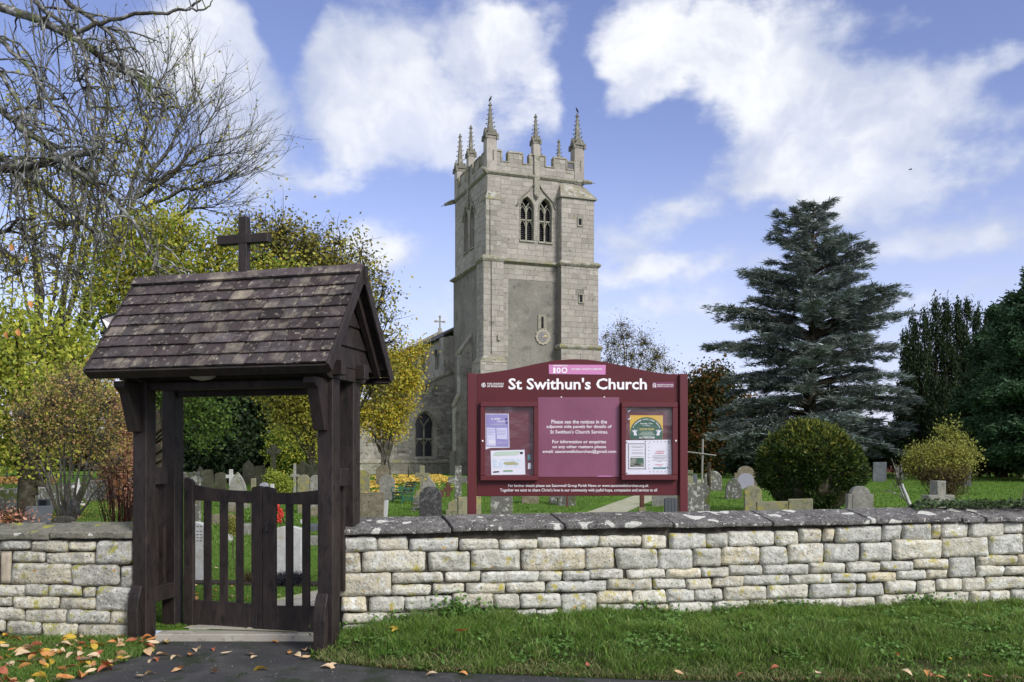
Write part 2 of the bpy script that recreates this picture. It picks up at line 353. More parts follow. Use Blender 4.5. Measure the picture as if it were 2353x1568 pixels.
def mkmesh(name, verts, faces, material, parent=None, smooth=False, loc=None, bevel=0, label=None):
    """one mesh object; verts in world coordinates. Parts share the base point of their thing."""
    me = bpy.data.meshes.new(name)
    org = np.array(wloc(parent) if parent else (loc if loc is not None else (0, 0, 0)), float)
    v = np.asarray(verts, float) - org
    if isinstance(faces, np.ndarray):
        nf, k = faces.shape
        me.vertices.add(len(v)); me.vertices.foreach_set('co', v.astype(np.float32).ravel())
        me.loops.add(nf * k); me.loops.foreach_set('vertex_index', faces.astype(np.int32).ravel())
        me.polygons.add(nf)
        me.polygons.foreach_set('loop_start', np.arange(0, nf * k, k, dtype=np.int32))
        me.update(calc_edges=True)
    else:
        me.from_pydata([tuple(x) for x in v], [], faces)
    me.materials.append(material)
    if smooth: me.polygons.foreach_set('use_smooth', np.ones(len(me.polygons), dtype=bool))
    o = bpy.data.objects.new(name, me)
    COL.objects.link(o)
    if parent: o.parent = parent
    elif loc is not None: o.location = loc
    if bevel:
        b = o.modifiers.new('bevel', 'BEVEL'); b.width = bevel; b.segments = 1; b.limit_method = 'ANGLE'; b.angle_limit = R(35)
    if label: o['label'] = label
    return o

def pivot(o, p):
    """move a part's origin to world point p without moving the mesh"""
    d = Vector(p) - wloc(o)
    o.data.transform(Matrix.Translation(-d)); o.location = Vector(o.location) + d

class MB:
    def __init__(s, fr=None): s.v = []; s.f = []; s.fr = fr
    def add(s, pts, faces):
        b = len(s.v)
        s.v += [tuple(s.fr(*p)) if s.fr else tuple(p) for p in pts]
        s.f += [tuple(b + i for i in f) for f in faces]
        return s
    def box(s, x0, x1, y0, y1, z0, z1):
        return s.add([(x0, y0, z0), (x1, y0, z0), (x1, y1, z0), (x0, y1, z0), (x0, y0, z1), (x1, y0, z1), (x1, y1, z1), (x0, y1, z1)],
                     [(0, 3, 2, 1), (4, 5, 6, 7), (0, 1, 5, 4), (1, 2, 6, 5), (2, 3, 7, 6), (3, 0, 4, 7)])
    def hexa(s, p):   # 4 bottom (ccw) then 4 top
        return s.add(p, [(0, 3, 2, 1), (4, 5, 6, 7), (0, 1, 5, 4), (1, 2, 6, 5), (2, 3, 7, 6), (3, 0, 4, 7)])
    def prism(s, poly, fn, d0, d1):
        """poly: 2D points; fn(a, b, d) -> point"""
        n = len(poly)
        pts = [fn(a, b, d0) for a, b in poly] + [fn(a, b, d1) for a, b in poly]
        fs = [tuple(range(n)), tuple(range(2 * n - 1, n - 1, -1))] + [(i, i + n, (i + 1) % n + n, (i + 1) % n) for i in range(n)]
        return s.add(pts, fs)
    def tube(s, pts, rad, n=6, cap=True):
        P = [Vector(p) for p in pts]
        rad = rad if hasattr(rad, '__len__') else [rad] * len(P)
        ring = []; b = len(s.v)
        up = None
        vs = []
        for i, p in enumerate(P):
            d = (P[min(i + 1, len(P) - 1)] - P[max(i - 1, 0)]).normalized()
            if up is None: up = Vector((0, 0, 1)) if abs(d.z) < .9 else Vector((1, 0, 0))
            x = d.cross(up)
            if x.length < 1e-4: x = d.orthogonal()
            x.normalize(); y = d.cross(x)
            up = x.cross(d)
            for k in range(n):
                a = 2 * math.pi * k / n
                vs.append(p + (x * math.cos(a) + y * math.sin(a)) * rad[i])
        fs = []
        for i in range(len(P) - 1):
            for k in range(n):
                k2 = (k + 1) % n
                fs.append((i * n + k, i * n + k2, (i + 1) * n + k2, (i + 1) * n + k))
        if cap:
            fs.append(tuple(range(n))); fs.append(tuple(range(len(P) * n - 1, (len(P) - 1) * n - 1, -1)))
        return s.add(vs, fs)
    def lathe(s, prof, c, n=10, sq=False):
        """prof: (r, z); around vertical axis at c"""
        vs = []
        for r, z in prof:
            for k in range(n):
                a = 2 * math.pi * (k + (.5 if n == 4 else 0)) / n
                vs.append((c[0] + r * math.cos(a), c[1] + r * math.sin(a), c[2] + z))
        fs = []
        for i in range(len(prof) - 1):
            for k in range(n):
                k2 = (k + 1) % n
                fs.append((i * n + k, i * n + k2, (i + 1) * n + k2, (i + 1) * n + k))
        fs.append(tuple(range(n - 1, -1, -1))); m = (len(prof) - 1) * n; fs.append(tuple(range(m, m + n)))
        return s.add(vs, fs)
    def build(s, name, m, parent=None, smooth=False, loc=None, bevel=0, label=None):
        return mkmesh(name, s.v, s.f, m, parent, smooth, loc, bevel, label)

def tubes_np(curves, n=4):
    """curves: list of (pts Kx3, rad K) -> verts, quads"""
    V = []; Fq = []; base = 0
    ang = np.arange(n) * 2 * math.pi / n
    ca, sa = np.cos(ang), np.sin(ang)
    for P, r in curves:
        P = np.asarray(P, float); k = len(P)
        d = np.gradient(P, axis=0)
        d /= np.linalg.norm(d, axis=1)[:, None] + 1e-9
        ref = np.array([.31, .17, .93]) if abs(d[0, 2]) < .85 else np.array([.9, .3, .1])
        x = np.cross(d, ref); x /= np.linalg.norm(x, axis=1)[:, None] + 1e-9
        y = np.cross(d, x)
        r = np.asarray(r, float)
        ring = P[:, None, :] + (x[:, None, :] * ca[None, :, None] + y[:, None, :] * sa[None, :, None]) * r[:, None, None]
        V.append(ring.reshape(-1, 3))
        i = np.arange(k - 1)[:, None] * n; j = np.arange(n)[None, :]; j2 = (j + 1) % n
        q = np.stack([i + j, i + j2, i + n + j2, i + n + j], -1).reshape(-1, 4) + base
        Fq.append(q); base += k * n
    return np.concatenate(V), np.concatenate(Fq)

def leaf_quads(c, size, rs, aspect=.55, droop=0.0, flat=None, outn=None):
    """rhombic leaves at centres c (N,3)"""
    N = len(c)
    a = rs.normal(size=(N, 3)); a[:, 2] -= droop
    if flat is not None: a[:, 2] *= flat
    a /= np.linalg.norm(a, axis=1)[:, None] + 1e-9
    b = rs.normal(size=(N, 3))
    if flat is not None: b[:, 2] *= flat
    b -= a * (a * b).sum(1)[:, None]
    b /= np.linalg.norm(b, axis=1)[:, None] + 1e-9
    s = size * (.6 + .8 * rs.random(N))[:, None]
    v = np.stack([c - a * s * .5, c + b * s * aspect * .5, c + a * s * .5, c - b * s * aspect * .5], 1).reshape(-1, 3)
    f = np.arange(4 * N).reshape(-1, 4)
    return v, f

def sm(x, a, b):
    t = min(1, max(0, (x - a) / (b - a))); return t * t * (3 - 2 * t)
def GZ(y):
    return .08 + .67 * sm(y, 16, 57)
def Yb(v):
    lo, hi = 10.6, 140
    for _ in range(40):
        m = .5 * (lo + hi)
        if HZ + F * (H - GZ(m)) / m > v: lo = m
        else: hi = m
    return lo
M['spire'] = mat('weathered_spirelet', (.17, .16, .13), [((.26, .25, .21), 2.5, .5, .66), ((.08, .08, .055), 4, .55, .7)], .95, [(14, .4)], rand=.1)
M['gs_dim'] = mat('painted_shade_headstone', (.085, .082, .055), [((.13, .125, .09), 4, .5, .66), ((.05, .055, .03), 9, .52, .7)], .95, [(30, .5)], rand=.2)  # darkened headstone tone: the yew's shade is put into the colour
M['ashw'] = mat('old_church_wall', (.32, .30, .255), [((.26, .24, .20), .5, .46, .62), ((.38, .36, .31), 1.4, .5, .68), ((.17, .16, .13), 2.2, .58, .68, 7)], .95, [(12, .4)], rand=.06, spec=.1)
# ================================================================== ground, path, verges
# churchyard ground: one sheet to the horizon
def yard():
    ys = np.concatenate([np.linspace(10.32, 16, 8), np.linspace(17, 60, 34), np.array([66, 75, 90, 120, 170, 260, 450, 900])])
    xs = np.concatenate([-np.array([900, 400, 200, 120]), np.linspace(-80, 80, 41), np.array([120, 200, 400, 900])])
    V = [(x, y, GZ(y)) for y in ys for x in xs]
    n = len(xs); Fq = [(j * n + i, j * n + i + 1, (j + 1) * n + i + 1, (j + 1) * n + i) for j in range(len(ys) - 1) for i in range(n - 1)]
    return V, Fq
V, Fq = yard()
tag(mkmesh('churchyard_lawn', V, Fq, M['lawn'], smooth=True), kind='structure')
tag(MB().box(-60, 60, -12, 10.32, -.3, 0).build('tarmac_path', M['tarmac']), kind='structure')

# raised verge right of the gate
edge = [(-2.02, 10.35), (-2.06, 9.95), (-2.12, 9.55), (-2.17, 9.32), (-1.9, 9.08), (-1.35, 8.84), (-.75, 8.66), (.3, 8.50), (1.33, 8.34), (3.0, 8.25), (4.75, 8.19), (9, 8.1), (20, 8.0)]
WM = .1416                              # the right wall runs slightly away from the camera
def wallY(x): return 9.97 + WM * (x + 1.95)
def wallbase(x): return .215 + .006 * (x + 1.95)
def edge_d(x, y):
    best = 9
    for (x0, y0), (x1, y1) in zip(edge[:-1], edge[1:]):
        dx, dy = x1 - x0, y1 - y0
        t = max(0, min(1, ((x - x0) * dx + (y - y0) * dy) / (dx * dx + dy * dy)))
        best = min(best, math.hypot(x - x0 - t * dx, y - y0 - t * dy))
    return best
def verge_z(x, y):
    d = edge_d(x, y)
    h = .235 * (1 - (1 - min(d / 1.15, 1)) ** 1.7)
    return .006 + h + .018 * noise.noise(Vector((x * 1.7, y * 1.7, 3))) * min(d * 4, 1)
def inside(x, y, poly):
    c = False; n = len(poly); j = n - 1
    for i in range(n):
        xi, yi = poly[i]; xj, yj = poly[j]
        if (yi > y) != (yj > y) and x < (xj - xi) * (y - yi) / (yj - yi) + xi: c = not c
        j = i
    return c
vpoly = edge + [(20, wallY(20) + .15), (-2.02, 10.36)]
xs = list(np.linspace(-2.2, 8, 103)) + [9, 10, 12, 14, 16, 20]
V = []; Fq = []
def edgeY(x):     # front edge of the verge at x
    pts = edge[3:]
    for (x0, y0), (x1, y1) in zip(pts[:-1], pts[1:]):
        if x <= x1: return y0 + (y1 - y0) * max(0, (x - x0)) / (x1 - x0)
    return pts[-1][1]
nr = 16
for x in xs:
    y0 = edgeY(x); y1 = wallY(x) + .12
    for j in range(nr):
        y = y0 + (y1 - y0) * j / (nr - 1)
        V.append((max(x, -2.15), y, verge_z(max(x, -2.15), y) if j else .002))
for i in range(len(xs) - 1):
    for j in range(nr - 1):
        a = i * nr + j; Fq.append((a, a + nr, a + nr + 1, a + 1))
tag(mkmesh('grass_verge', V, Fq, M['soil'], smooth=True), kind='structure')
# flat verge left of the gate
ledge = [(-4.25, 10.1), (-4.05, 9.95), (-3.85, 9.62), (-3.92, 9.30), (-4.0, 9.0), (-4.05, 8.75), (-4.12, 8.4), (-4.3, 8.0), (-4.7, 7.2), (-4.9, 6)]
def lx(y):
    for (x0, y0), (x1, y1) in zip(ledge[:-1], ledge[1:]):
        if y >= y1: return x0 + (x1 - x0) * (y - y0) / (y1 - y0)
    return ledge[-1][0]
def lverge_z(x, y): return .012 + .02 * min(1, max(0, (lx(y) - x) * 3)) + .012 * noise.noise(Vector((x * 2, y * 2, 9)))
V = []; Fq = []; ys = np.linspace(10.3, 5.5, 30); nx = 24
for y in ys:
    for j in range(nx):
        t = (j / (nx - 1)) ** 2
        x = lx(min(y, 10.1)) - t * 14
        V.append((x, y, lverge_z(x, y) if j else .002))
for i in range(len(ys) - 1):
    for j in range(nx - 1):
        a = i * nx + j; Fq.append((a, a + nx, a + nx + 1, a + 1))
tag(mkmesh('leafy_verge', V, Fq, M['soil'], smooth=True), kind='structure')

# threshold step and flagstones under and behind the gate
st = MB(); st.box(-4.05, -1.9, 10.10, 10.33, -.1, .082)
o = st.build('threshold_step', M['slab'], bevel=.012); tag(o, kind='structure')
def drape(poly):
    return [(x, y, GZ(y)) for x, y in poly]
fp = bpy.data.objects.new('flagstone_path', None); COL.objects.link(fp); tag(fp, kind='structure')
# bed of the path through the churchyard
ctr = [(-3.15, 10.3), (-3.0, 11.2), (-2.7, 12.2), (-1.6, 14.5), (.2, 19), (2.1, 26), (4.3, 33), (7.0, 41), (10.5, 50), (16, 60)]
V = []; Fq = []
for i, (x, y) in enumerate(ctr):
    a = Vector(ctr[max(i - 1, 0)]); b = Vector(ctr[min(i + 1, len(ctr) - 1)])
    d = (b - a).normalized(); nrm = Vector((d.y, -d.x))
    w = .70 - .10 * sm(y, 16, 30)
    for s_ in (-1, 1):
        p = Vector((x, y)) + nrm * w * s_
        V.append((p.x, p.y, GZ(p.y) + .012))
for i in range(len(ctr) - 1): Fq.append((2 * i, 2 * i + 1, 2 * i + 3, 2 * i + 2))
mkmesh('path_bed', V, Fq, M['lightpath'], fp)
def ctrpt(y):
    for (x0, y0), (x1, y1) in zip(ctr[:-1], ctr[1:]):
        if y <= y1: return x0 + (x1 - x0) * (y - y0) / (y1 - y0)
    return ctr[-1][0]
yy = 10.36
while yy < 15.5:
    ln = rnd.uniform(.42, .62); k = rnd.choice([2, 2, 3]); wd = 1.35 / k
    for q in range(k):
        cx_ = ctrpt(yy + ln / 2); x0 = cx_ - .675 + q * wd + .012; x1 = x0 + wd - .024
        dxs = ctrpt(yy + ln) - ctrpt(yy)
        p = [(x0, yy + .012), (x1, yy + .012), (x1 + dxs, yy + ln - .012), (x0 + dxs, yy + ln - .012)]
        mb = MB(); mb.hexa([(a, b, GZ(b) - .03) for a, b in p] + [(a, b, GZ(b) + rnd.uniform(.018, .028)) for a, b in p])
        mb.build('flagstone', M['slab'], fp, bevel=.006)
    yy += ln
bed = MB(); bed.hexa([(-5.4, 14.0, .05), (-2.35, 13.7, .05), (-2.35, 14.05, .05), (-5.4, 14.4, .05), (-5.4, 14.0, .112), (-2.35, 13.7, .112), (-2.35, 14.05, .112), (-5.4, 14.4, .112)])
bed.add([], [])
tag(bed.build('planting_strip', M['darksoil']), kind='structure')
# far field beyond the estate fence, strewn with leaves
tag(mkmesh('field', [(-75, 66, .775), (-38, 66, .775), (-50, 110, .775), (-100, 110, .775)], [(0, 1, 2, 3)], M['lawn']), kind='structure')

# ================================================================== lychgate
TH = .261
LO = Vector((-4.308, 10.129, 0)); la = Vector((math.cos(TH), -math.sin(TH), 0)); lb = Vector((math.sin(TH), math.cos(TH), 0))
def LG(s, t, z): return LO + la * s + lb * t + Vector((0, 0, z))
PW, LW, LL = .178, 2.306, .519
TF, TR, TB, ZE, ZR = -.461, .37, 1.158, 3.0, 4.115
SL, SR = -.218, 2.667
def lplane(u, v, t):
    """where the sight line through (u, v) meets the lychgate's plane at depth t"""
    d = Vector(((u - CX) / F, 1, -(v - HZ) / F)); o_ = Vector((0, 0, H))
    k = ((LO + lb * t) - o_).dot(lb) / d.dot(lb)
    p = o_ + d * k - LO
    return p.dot(la), p.z
gate = thing('lychgate', 'dark brown timber lychgate with shingled roof and cross over the gates', 'lychgate', tuple(LO))
tm = M['timber']
for s0, t0 in ((0, 0), (LW, 0), (0, LL), (LW, LL)):
    mb = MB(LG); mb.box(s0, s0 + PW, t0, t0 + PW, -.05 if t0 == 0 or s0 == 0 else .0, 2.93)
    p = mb.build('post', tm, gate, bevel=.008)
    for z in (2.15, 1.62) if t0 == 0 else (2.05, 1.60):
        b_ = MB(LG); b_.box(s0 + PW, s0 + PW + .006, t0 + .07, t0 + .10, z, z + .03); b_.build('bolt_head', M['iron'], p)
for s0 in (0, LW):
    # short side beam on the pair of posts, rounded ends
    mb = MB(LG)
    prof = [(-.16, 2.99), (-.13, 2.945), (-.08, 2.925), (LL + PW + .08, 2.925), (LL + PW + .13, 2.945), (LL + PW + .16, 2.99), (LL + PW + .16, 3.09), (-.16, 3.09)]
    mb.prism(prof, lambda a, b, d: (d, a, b), s0 - .01, s0 + PW + .012)
    b_ = mb.build('side_beam', tm, gate, bevel=.006)
    for tt in (.03, .10, .58, .65):
        q = MB(LG); q.box(s0 + PW + .012, s0 + PW + .019, tt, tt + .028, 2.99 + .02 * (tt > .08), 3.018 + .02 * (tt > .08)); q.build('bolt_head', M['iron'], b_)
    # low rail, high block and two thin bars between the posts
    mb = MB(LG); s0 or mb.box(s0 + .02, s0 + PW - (.004 if s0 else -.004), PW - .01, LL + .01, .42, .60); s0 or mb.build('lower_rail', tm, gate, bevel=.006)
    mb = MB(LG); mb.box(s0 + .03, s0 + PW + .010, PW - .01, PW + .2, 1.77, 1.965); mb.build('upper_rail', tm, gate, bevel=.006)
    for tt in (.24, .38): MB(LG).box(s0 + .06, s0 + .12, tt, tt + .06, .60, 1.77).build('side_bar', tm, gate)
    # bracket under the eave on the front face
    mb = MB(LG); mb.prism([(0, 2.925), (-.30, 2.925), (-.30, 2.86), (-.215, 2.80), (-.07, 2.37), (0, 2.37)], lambda a, b, d: (d, a, b), s0 - .012, s0 + .125)
    mb.build('bracket', tm, gate, bevel=.006)
    mb = MB(LG); mb.prism([(0, .03), (-.085, .03), (-.09, .35), (-.07, .50), (-.03, .60), (0, .64)], lambda a, b, d: (d, a, b), s0 - .006, s0 + .13)
    mb.build('wheel_guard', tm, gate, bevel=.008)
for t0, z0 in ((-.03, 3.09), (LL + .02, 3.09)):
    MB(LG).box(SL + .06, SR - .06, t0, t0 + .12, z0 - .13, z0 + .03).build('wall_plate', tm, gate, bevel=.006)
MB(LG).box(.18, LW, LL + .03, LL + .14, 2.80, 2.925).build('head_beam', tm, gate, bevel=.006)
MB(LG).box(.18, LW, .03, .13, 2.84, 2.925).build('head_beam', tm, gate, bevel=.006)
# roof deck
run = TR - TF; sl = math.hypot(run, ZR - ZE)
fn = lambda side: (lambda s, q, h: LG(s, (TF + run * q / sl if side == 0 else TB - (TB - TR) * q / sl) + (-1 if side == 0 else 1) * h * (ZR - ZE) / sl, ZE + .05 + (ZR - ZE) * q / sl + h * run / sl))
for side in (0, 1):
    f_ = fn(side)
    mb = MB(f_); mb.box(SL + .01, SR - .01, 0, sl - .01, -.035, -.005); mb.build('roof_boarding', tm, gate)
    # shingles: 8 courses
    NR = 8; ex = (sl - .08) / NR
    far = MB(f_)
    for r in range(NR):
        s = SL + .005
        first = True
        while s < SR - .02:
            w = rnd.uniform(.13, .30)
            if first: w *= rnd.uniform(.6, 1.1); first = False
            if SR - .02 - (s + w) < .09: w = SR - .005 - s
            q0 = r * ex - .025 + rnd.uniform(-.004, .004); q1 = q0 + ex * 1.16
            th = rnd.uniform(.018, .028); lift = rnd.uniform(0, .004)
            pts = [(s + .0055, q0, .010 + lift), (s + w - .0055, q0 + rnd.uniform(-.004, .004), .010 + lift), (s + w - .0055, q1, -.004), (s + .0055, q1, -.004),
                   (s + .0055, q0, .010 + th + lift), (s + w - .0055, q0, .010 + th + lift), (s + w - .0055, q1, .008), (s + .0055, q1, .008)]
            if side == 0: MB(f_).hexa(pts).build('shingle', M['shingle'], gate)
            else: far.hexa(pts)
            s += w
    if side: tag(far.build('rear_shingles', M['shingle'], gate), kind='stuff')
    MB(f_).box(SL - .015, SR + .01, sl - .105, sl + .012, .028, .052).build('ridge_board', M['shingle'], gate)
    MB(f_).box(SL - .01, SR, -.055, -.03, -.11, .010).build('fascia', tm, gate, bevel=.004)
    for s0 in (SL - .022, SR - .004):
        MB(f_).box(s0, s0 + .026, -.05, sl - .005, -.085, .028).build('barge_board', tm, gate, bevel=.003)
    for s0 in (.02, .8, 1.6, LW + PW + .03):
        MB(f_).box(s0, s0 + .065, .05, sl - .03, -.135, -.036).build('rafter', tm, gate)
mb = MB(LG); mb.prism([(SR + .02, 3.98), (SR - .03, 4.10), (SR - .03, 4.17), (SR + .045, 4.17), (SR + .045, 4.05)], lambda a, b, d: (a, d, b), TR - .035, TR + .035); mb.build('ridge_pendant', tm, gate)
mb = MB(LG); mb.box(LW + PW - .1, SR - .02, 1.02, 1.12, 3.10, 3.20).build('purlin_end', tm, gate, bevel=.006)
MB(LG).box(LW + PW + .01, LW + PW + .07, -.36, -.27, 3.02, 3.17).build('purlin_end', tm, gate, bevel=.006)
# gable weatherboards, lapped
for s_g, o_g in ((LW + PW - .012, 1), (0.0, -1)):
    z = 3.09
    while z < ZR - .12:
        z1 = min(z + .235, ZR - .05)
        def half(zz): return max(.015, (ZR + .02 - zz) / (ZR - ZE) * (TR - TF) - .04)
        a0, a1 = half(z), half(z1)
        mid = TR
        f2 = lambda s_, t_, z_: LG(s_, t_, z_)
        mb = MB(f2)
        outb, inn = .034 * o_g, .006 * o_g
        mb.hexa([(s_g, mid - a0, z - .02), (s_g + outb, mid - a0, z - .02), (s_g + outb, mid + a0, z - .02), (s_g, mid + a0, z - .02),
                 (s_g, mid - a1, z1), (s_g + inn, mid - a1, z1), (s_g + inn, mid + a1, z1), (s_g, mid + a1, z1)])
        mb.build('gable_board', tm, gate)
        z = z1
# cross on the ridge
def LPt(u, v, t):
    s_, z_ = lplane(u, v, t); return s_, z_
(sa, za), (sb, zb) = LPt(552, 500, TR), LPt(571, 640, TR)
cr = MB(LG).box(sa, sb, TR - .045, TR + .045, ZR - .05, za).build('cross', tm, gate, bevel=.006)
(sc, zc), (sd_, zd) = LPt(504, 553, TR), LPt(619.5, 542, TR)
zm = zc - .01
MB(LG).box(sc, sd_, TR - .05, TR + .05, zm - .052, zm + .052).build('cross_arm', tm, cr, bevel=.006)
# cream lamp under the roof
c_ = LG(.98, -.12, 3.0)
mb = MB(); mb.lathe([(.02, -.075), (.10, -.06), (.145, -.03), (.155, 0), (.155, .03)], tuple(c_), 16); mb.build('ceiling_lamp', M['cream'], gate, smooth=True)

# floodlight behind the roof
P0 = W(262, 745, 10.95)
fl_ = thing('floodlight', 'small black floodlight with pale reflector tilted up behind the lychgate roof', 'floodlight', tuple(P0))
def tilt(u, v, d=0): return W(u, v, 10.95 + d)
mb = MB(); q = [(228, 729), (274, 716), (286, 755), (246, 766)]
qi = [(234, 732), (270, 721), (281, 752), (248, 759)]
def frame_quad(mb, q, qi, d0, d1):
    for i in range(4):
        j = (i + 1) % 4
        mb.hexa([tilt(*q[i], d0), tilt(*q[j], d0), tilt(*qi[j], d0), tilt(*qi[i], d0), tilt(*q[i], d1), tilt(*q[j], d1), tilt(*qi[j], d1), tilt(*qi[i], d1)])
frame_quad(mb, q, qi, 0, .05)
mb.hexa([tilt(*p, .12) for p in qi] + [tilt(*p, .05) for p in q])
mb.build('housing', M['black'], fl_)
ctrp = tilt(262, 745, .03)
mb = MB(); mb.add([tilt(*p, .012) for p in qi] + [tilt(255, 744, .045), tilt(266, 741, .045)], [(0, 1, 5, 4), (1, 2, 5), (2, 3, 4, 5), (3, 0, 4)]); mb.build('reflector', M['reflector'], fl_)
mb = MB(); mb.tube([tilt(231, 765, .04), tilt(250, 766, .05), tilt(300, 768, .06)], .022, 6); mb.build('bracket', M['black'], fl_)

# ------------------------------------------------------------------ the two gate leaves
TG = LL + .05
def gate_leaf(label, hinge_u, stiles, rail_top, rail_bot, low_rail, pickets, loc_uv, yoff):
    s0, z0 = lplane(*loc_uv, TG)
    root = thing('wooden_gate', label, 'gate', tuple(LG(s0, TG, 0.09)), 'pair of gate leaves in the lychgate')
    T0, T1 = TG + yoff, TG + yoff + .055
    def fr(a, b, d): return LG(*(lambda sz: (sz[0], d, sz[1]))(lplane(a, b, TG)))
    for (u0, u1, vt0, vt1, vb) in stiles:
        mb = MB(); um = (u0 + u1) / 2
        poly = [(u0, vb), (u1, vb), (u1, vt1 + 5), (u1 - 3, vt1), (u0 + 4, vt0), (u0, vt0 + 4)]
        mb.prism(poly, fr, T0, T1); mb.build('stile', tm, root, bevel=.005)
    poly = rail_top + rail_bot[::-1]
    mb = MB()
    for i in range(len(rail_top) - 1):
        mb.prism([rail_bot[i], rail_bot[i + 1], rail_top[i + 1], rail_top[i]], fr, T0 + .006, T1 - .006)
    mb.build('top_rail', tm, root)
    mb = MB(); mb.prism(low_rail, fr, T0 + .006, T1 - .006); mb.build('bottom_rail', tm, root, bevel=.004)
    for (u0, u1, vt, vb) in pickets:
        mb = MB(); mb.prism([(u0, vb), (u1, vb), (u1, vt), (u0, vt)], fr, T0 + .014, T1 - .014); mb.build('picket', tm, root)
    return root, fr
gl, fr1 = gate_leaf('left leaf of the brown gate, wider and with three upright slats', 430,
    [(422, 443, 1097, 1104, 1443), (577, 602.5, 1119, 1117, 1452)],
    [(443, 1114), (470, 1120), (500, 1124.5), (535, 1127.5), (577, 1129)], [(443, 1150), (470, 1151.5), (500, 1153), (535, 1155), (577, 1157)],
    [(443, 1436), (577, 1445), (577, 1388), (443, 1379)],
    [(466, 482, 1150, 1388), (503, 520, 1151, 1390), (540, 556, 1153, 1392)], (425, 1440), 0)
gr, fr2 = gate_leaf('right leaf of the brown gate with iron latch, half hidden by the post', 740,
    [(604, 632, 1118, 1123, 1457), (760, 780, 1100, 1100, 1452)],
    [(632, 1133), (665, 1133), (700, 1130), (735, 1126), (760, 1120)], [(632, 1159), (665, 1159.5), (700, 1160), (735, 1160), (760, 1160)],
    [(632, 1451), (760, 1452), (760, 1394), (632, 1393)],
    [(655, 671, 1156, 1396), (693, 710, 1156, 1396), (731, 746, 1156, 1396)], (775, 1440), -.004)
s0, z0 = lplane(614, 1214, TG)
lt = MB(LG); lt.tube([(s0, TG - .01, z0 + .05), (s0 + .01, TG - .045, z0 + .03), (s0 + .01, TG - .045, z0 - .03), (s0, TG - .01, z0 - .05)], .009, 6)
lt.box(s0 - .025, s0 + .025, TG - .012, TG - .003, z0 - .075, z0 + .07); lt.build('latch', M['iron'], gr)
s0, z0 = lplane(590, 1450, TG)
MB(LG).box(s0 - .012, s0 + .012, TG - .012, TG - .001, .082, .26).build('drop_bolt', M['iron'], gl)

# ================================================================== boundary walls
def stone_verts(x0, x1, z0, z1, seed, flatness=0.0):
    rs = random.Random(seed)
    w, h = x1 - x0, z1 - z0
    nx = max(6, min(16, int(w / .028))); nz = max(5, min(9, int(h / .025)))
    r = min(w, h) * rs.uniform(.07, .24) * (1 - flatness * .8)
    dep = min(w, h) * rs.uniform(.08, .17) * (1 - flatness * .5)
    ck = [(rs.uniform(-1, 1) * .014 * (1 - flatness), rs.uniform(-1, 1) * .010 * (1 - flatness)) for _ in range(4)]
    tx_, tz_ = rs.uniform(-.10, .10), rs.uniform(-.16, .10)
    pts = []
    for j in range(nz + 1):
        for i in range(nx + 1):
            px = (i / nx * 2 - 1); pz = (j / nz * 2 - 1)
            x = px * w / 2; z = pz * h / 2
            cx_, cz_ = max(-(w / 2 - r), min(w / 2 - r, x)), max(-(h / 2 - r), min(h / 2 - r, z))
            dx, dz = x - cx_, z - cz_
            L = math.hypot(dx, dz)
            if L > 1e-6:
                k = max(abs(dx), abs(dz)) / L; dx *= k; dz *= k
            X, Z = cx_ + dx, cz_ + dz
            e = min((1 - abs(px)) * w / 2, (1 - abs(pz)) * h / 2)
            t = min(1, e / dep)
            y = -.033 * math.sqrt(max(0, 1 - (1 - t) ** 2)) * (1 - flatness * .5)
            q = Vector((X * 5 + seed * 3.1, Z * 5, seed * 1.7))
            nn = noise.noise(q); n2 = noise.noise(q * 2.6); n3 = noise.noise(q * 6)
            edge_ = 1 - t
            a = .011 * (1 - flatness)
            X += a * 1.1 * noise.noise(q + Vector((9, 2, 0))) + .006 * n3 * (1 - flatness)
            Z += a * noise.noise(q * 1.5 + Vector((2, 9, 0))) + .005 * noise.noise(q * 5 + Vector((3, 3, 3))) * (1 - flatness)
            y += (-.022 * nn - .020 * abs(n2) - .006 * n3 + tx_ * X * .5 + tz_ * Z) * (t * .8 + .2) * (1 - flatness * .8)
            bl = [(1 - px) * (1 - pz) / 4, (1 + px) * (1 - pz) / 4, (1 + px) * (1 + pz) / 4, (1 - px) * (1 + pz) / 4]
            X += sum(b_ * c_[0] for b_, c_ in zip(bl, ck)); Z += sum(b_ * c_[1] for b_, c_ in zip(bl, ck))
            pts.append((X + (x0 + x1) / 2, y, Z + (z0 + z1) / 2))
    fs = []
    for j in range(nz):
        for i in range(nx):
            a = j * (nx + 1) + i; fs.append((a, a + 1, a + nx + 2, a + nx + 1))
    rim = [i for i in range(nx + 1)] + [(j + 1) * (nx + 1) - 1 for j in range(1, nz + 1)] + [nz * (nx + 1) + i for i in range(nx - 1, -1, -1)] + [j * (nx + 1) for j in range(nz - 1, 0, -1)]
    b = len(pts)
    for k in rim: pts.append((pts[k][0], .10, pts[k][2]))
    n = len(rim)
    for k in range(n): fs.append((rim[k], b + k, b + (k + 1) % n, rim[(k + 1) % n]))
    return pts, fs

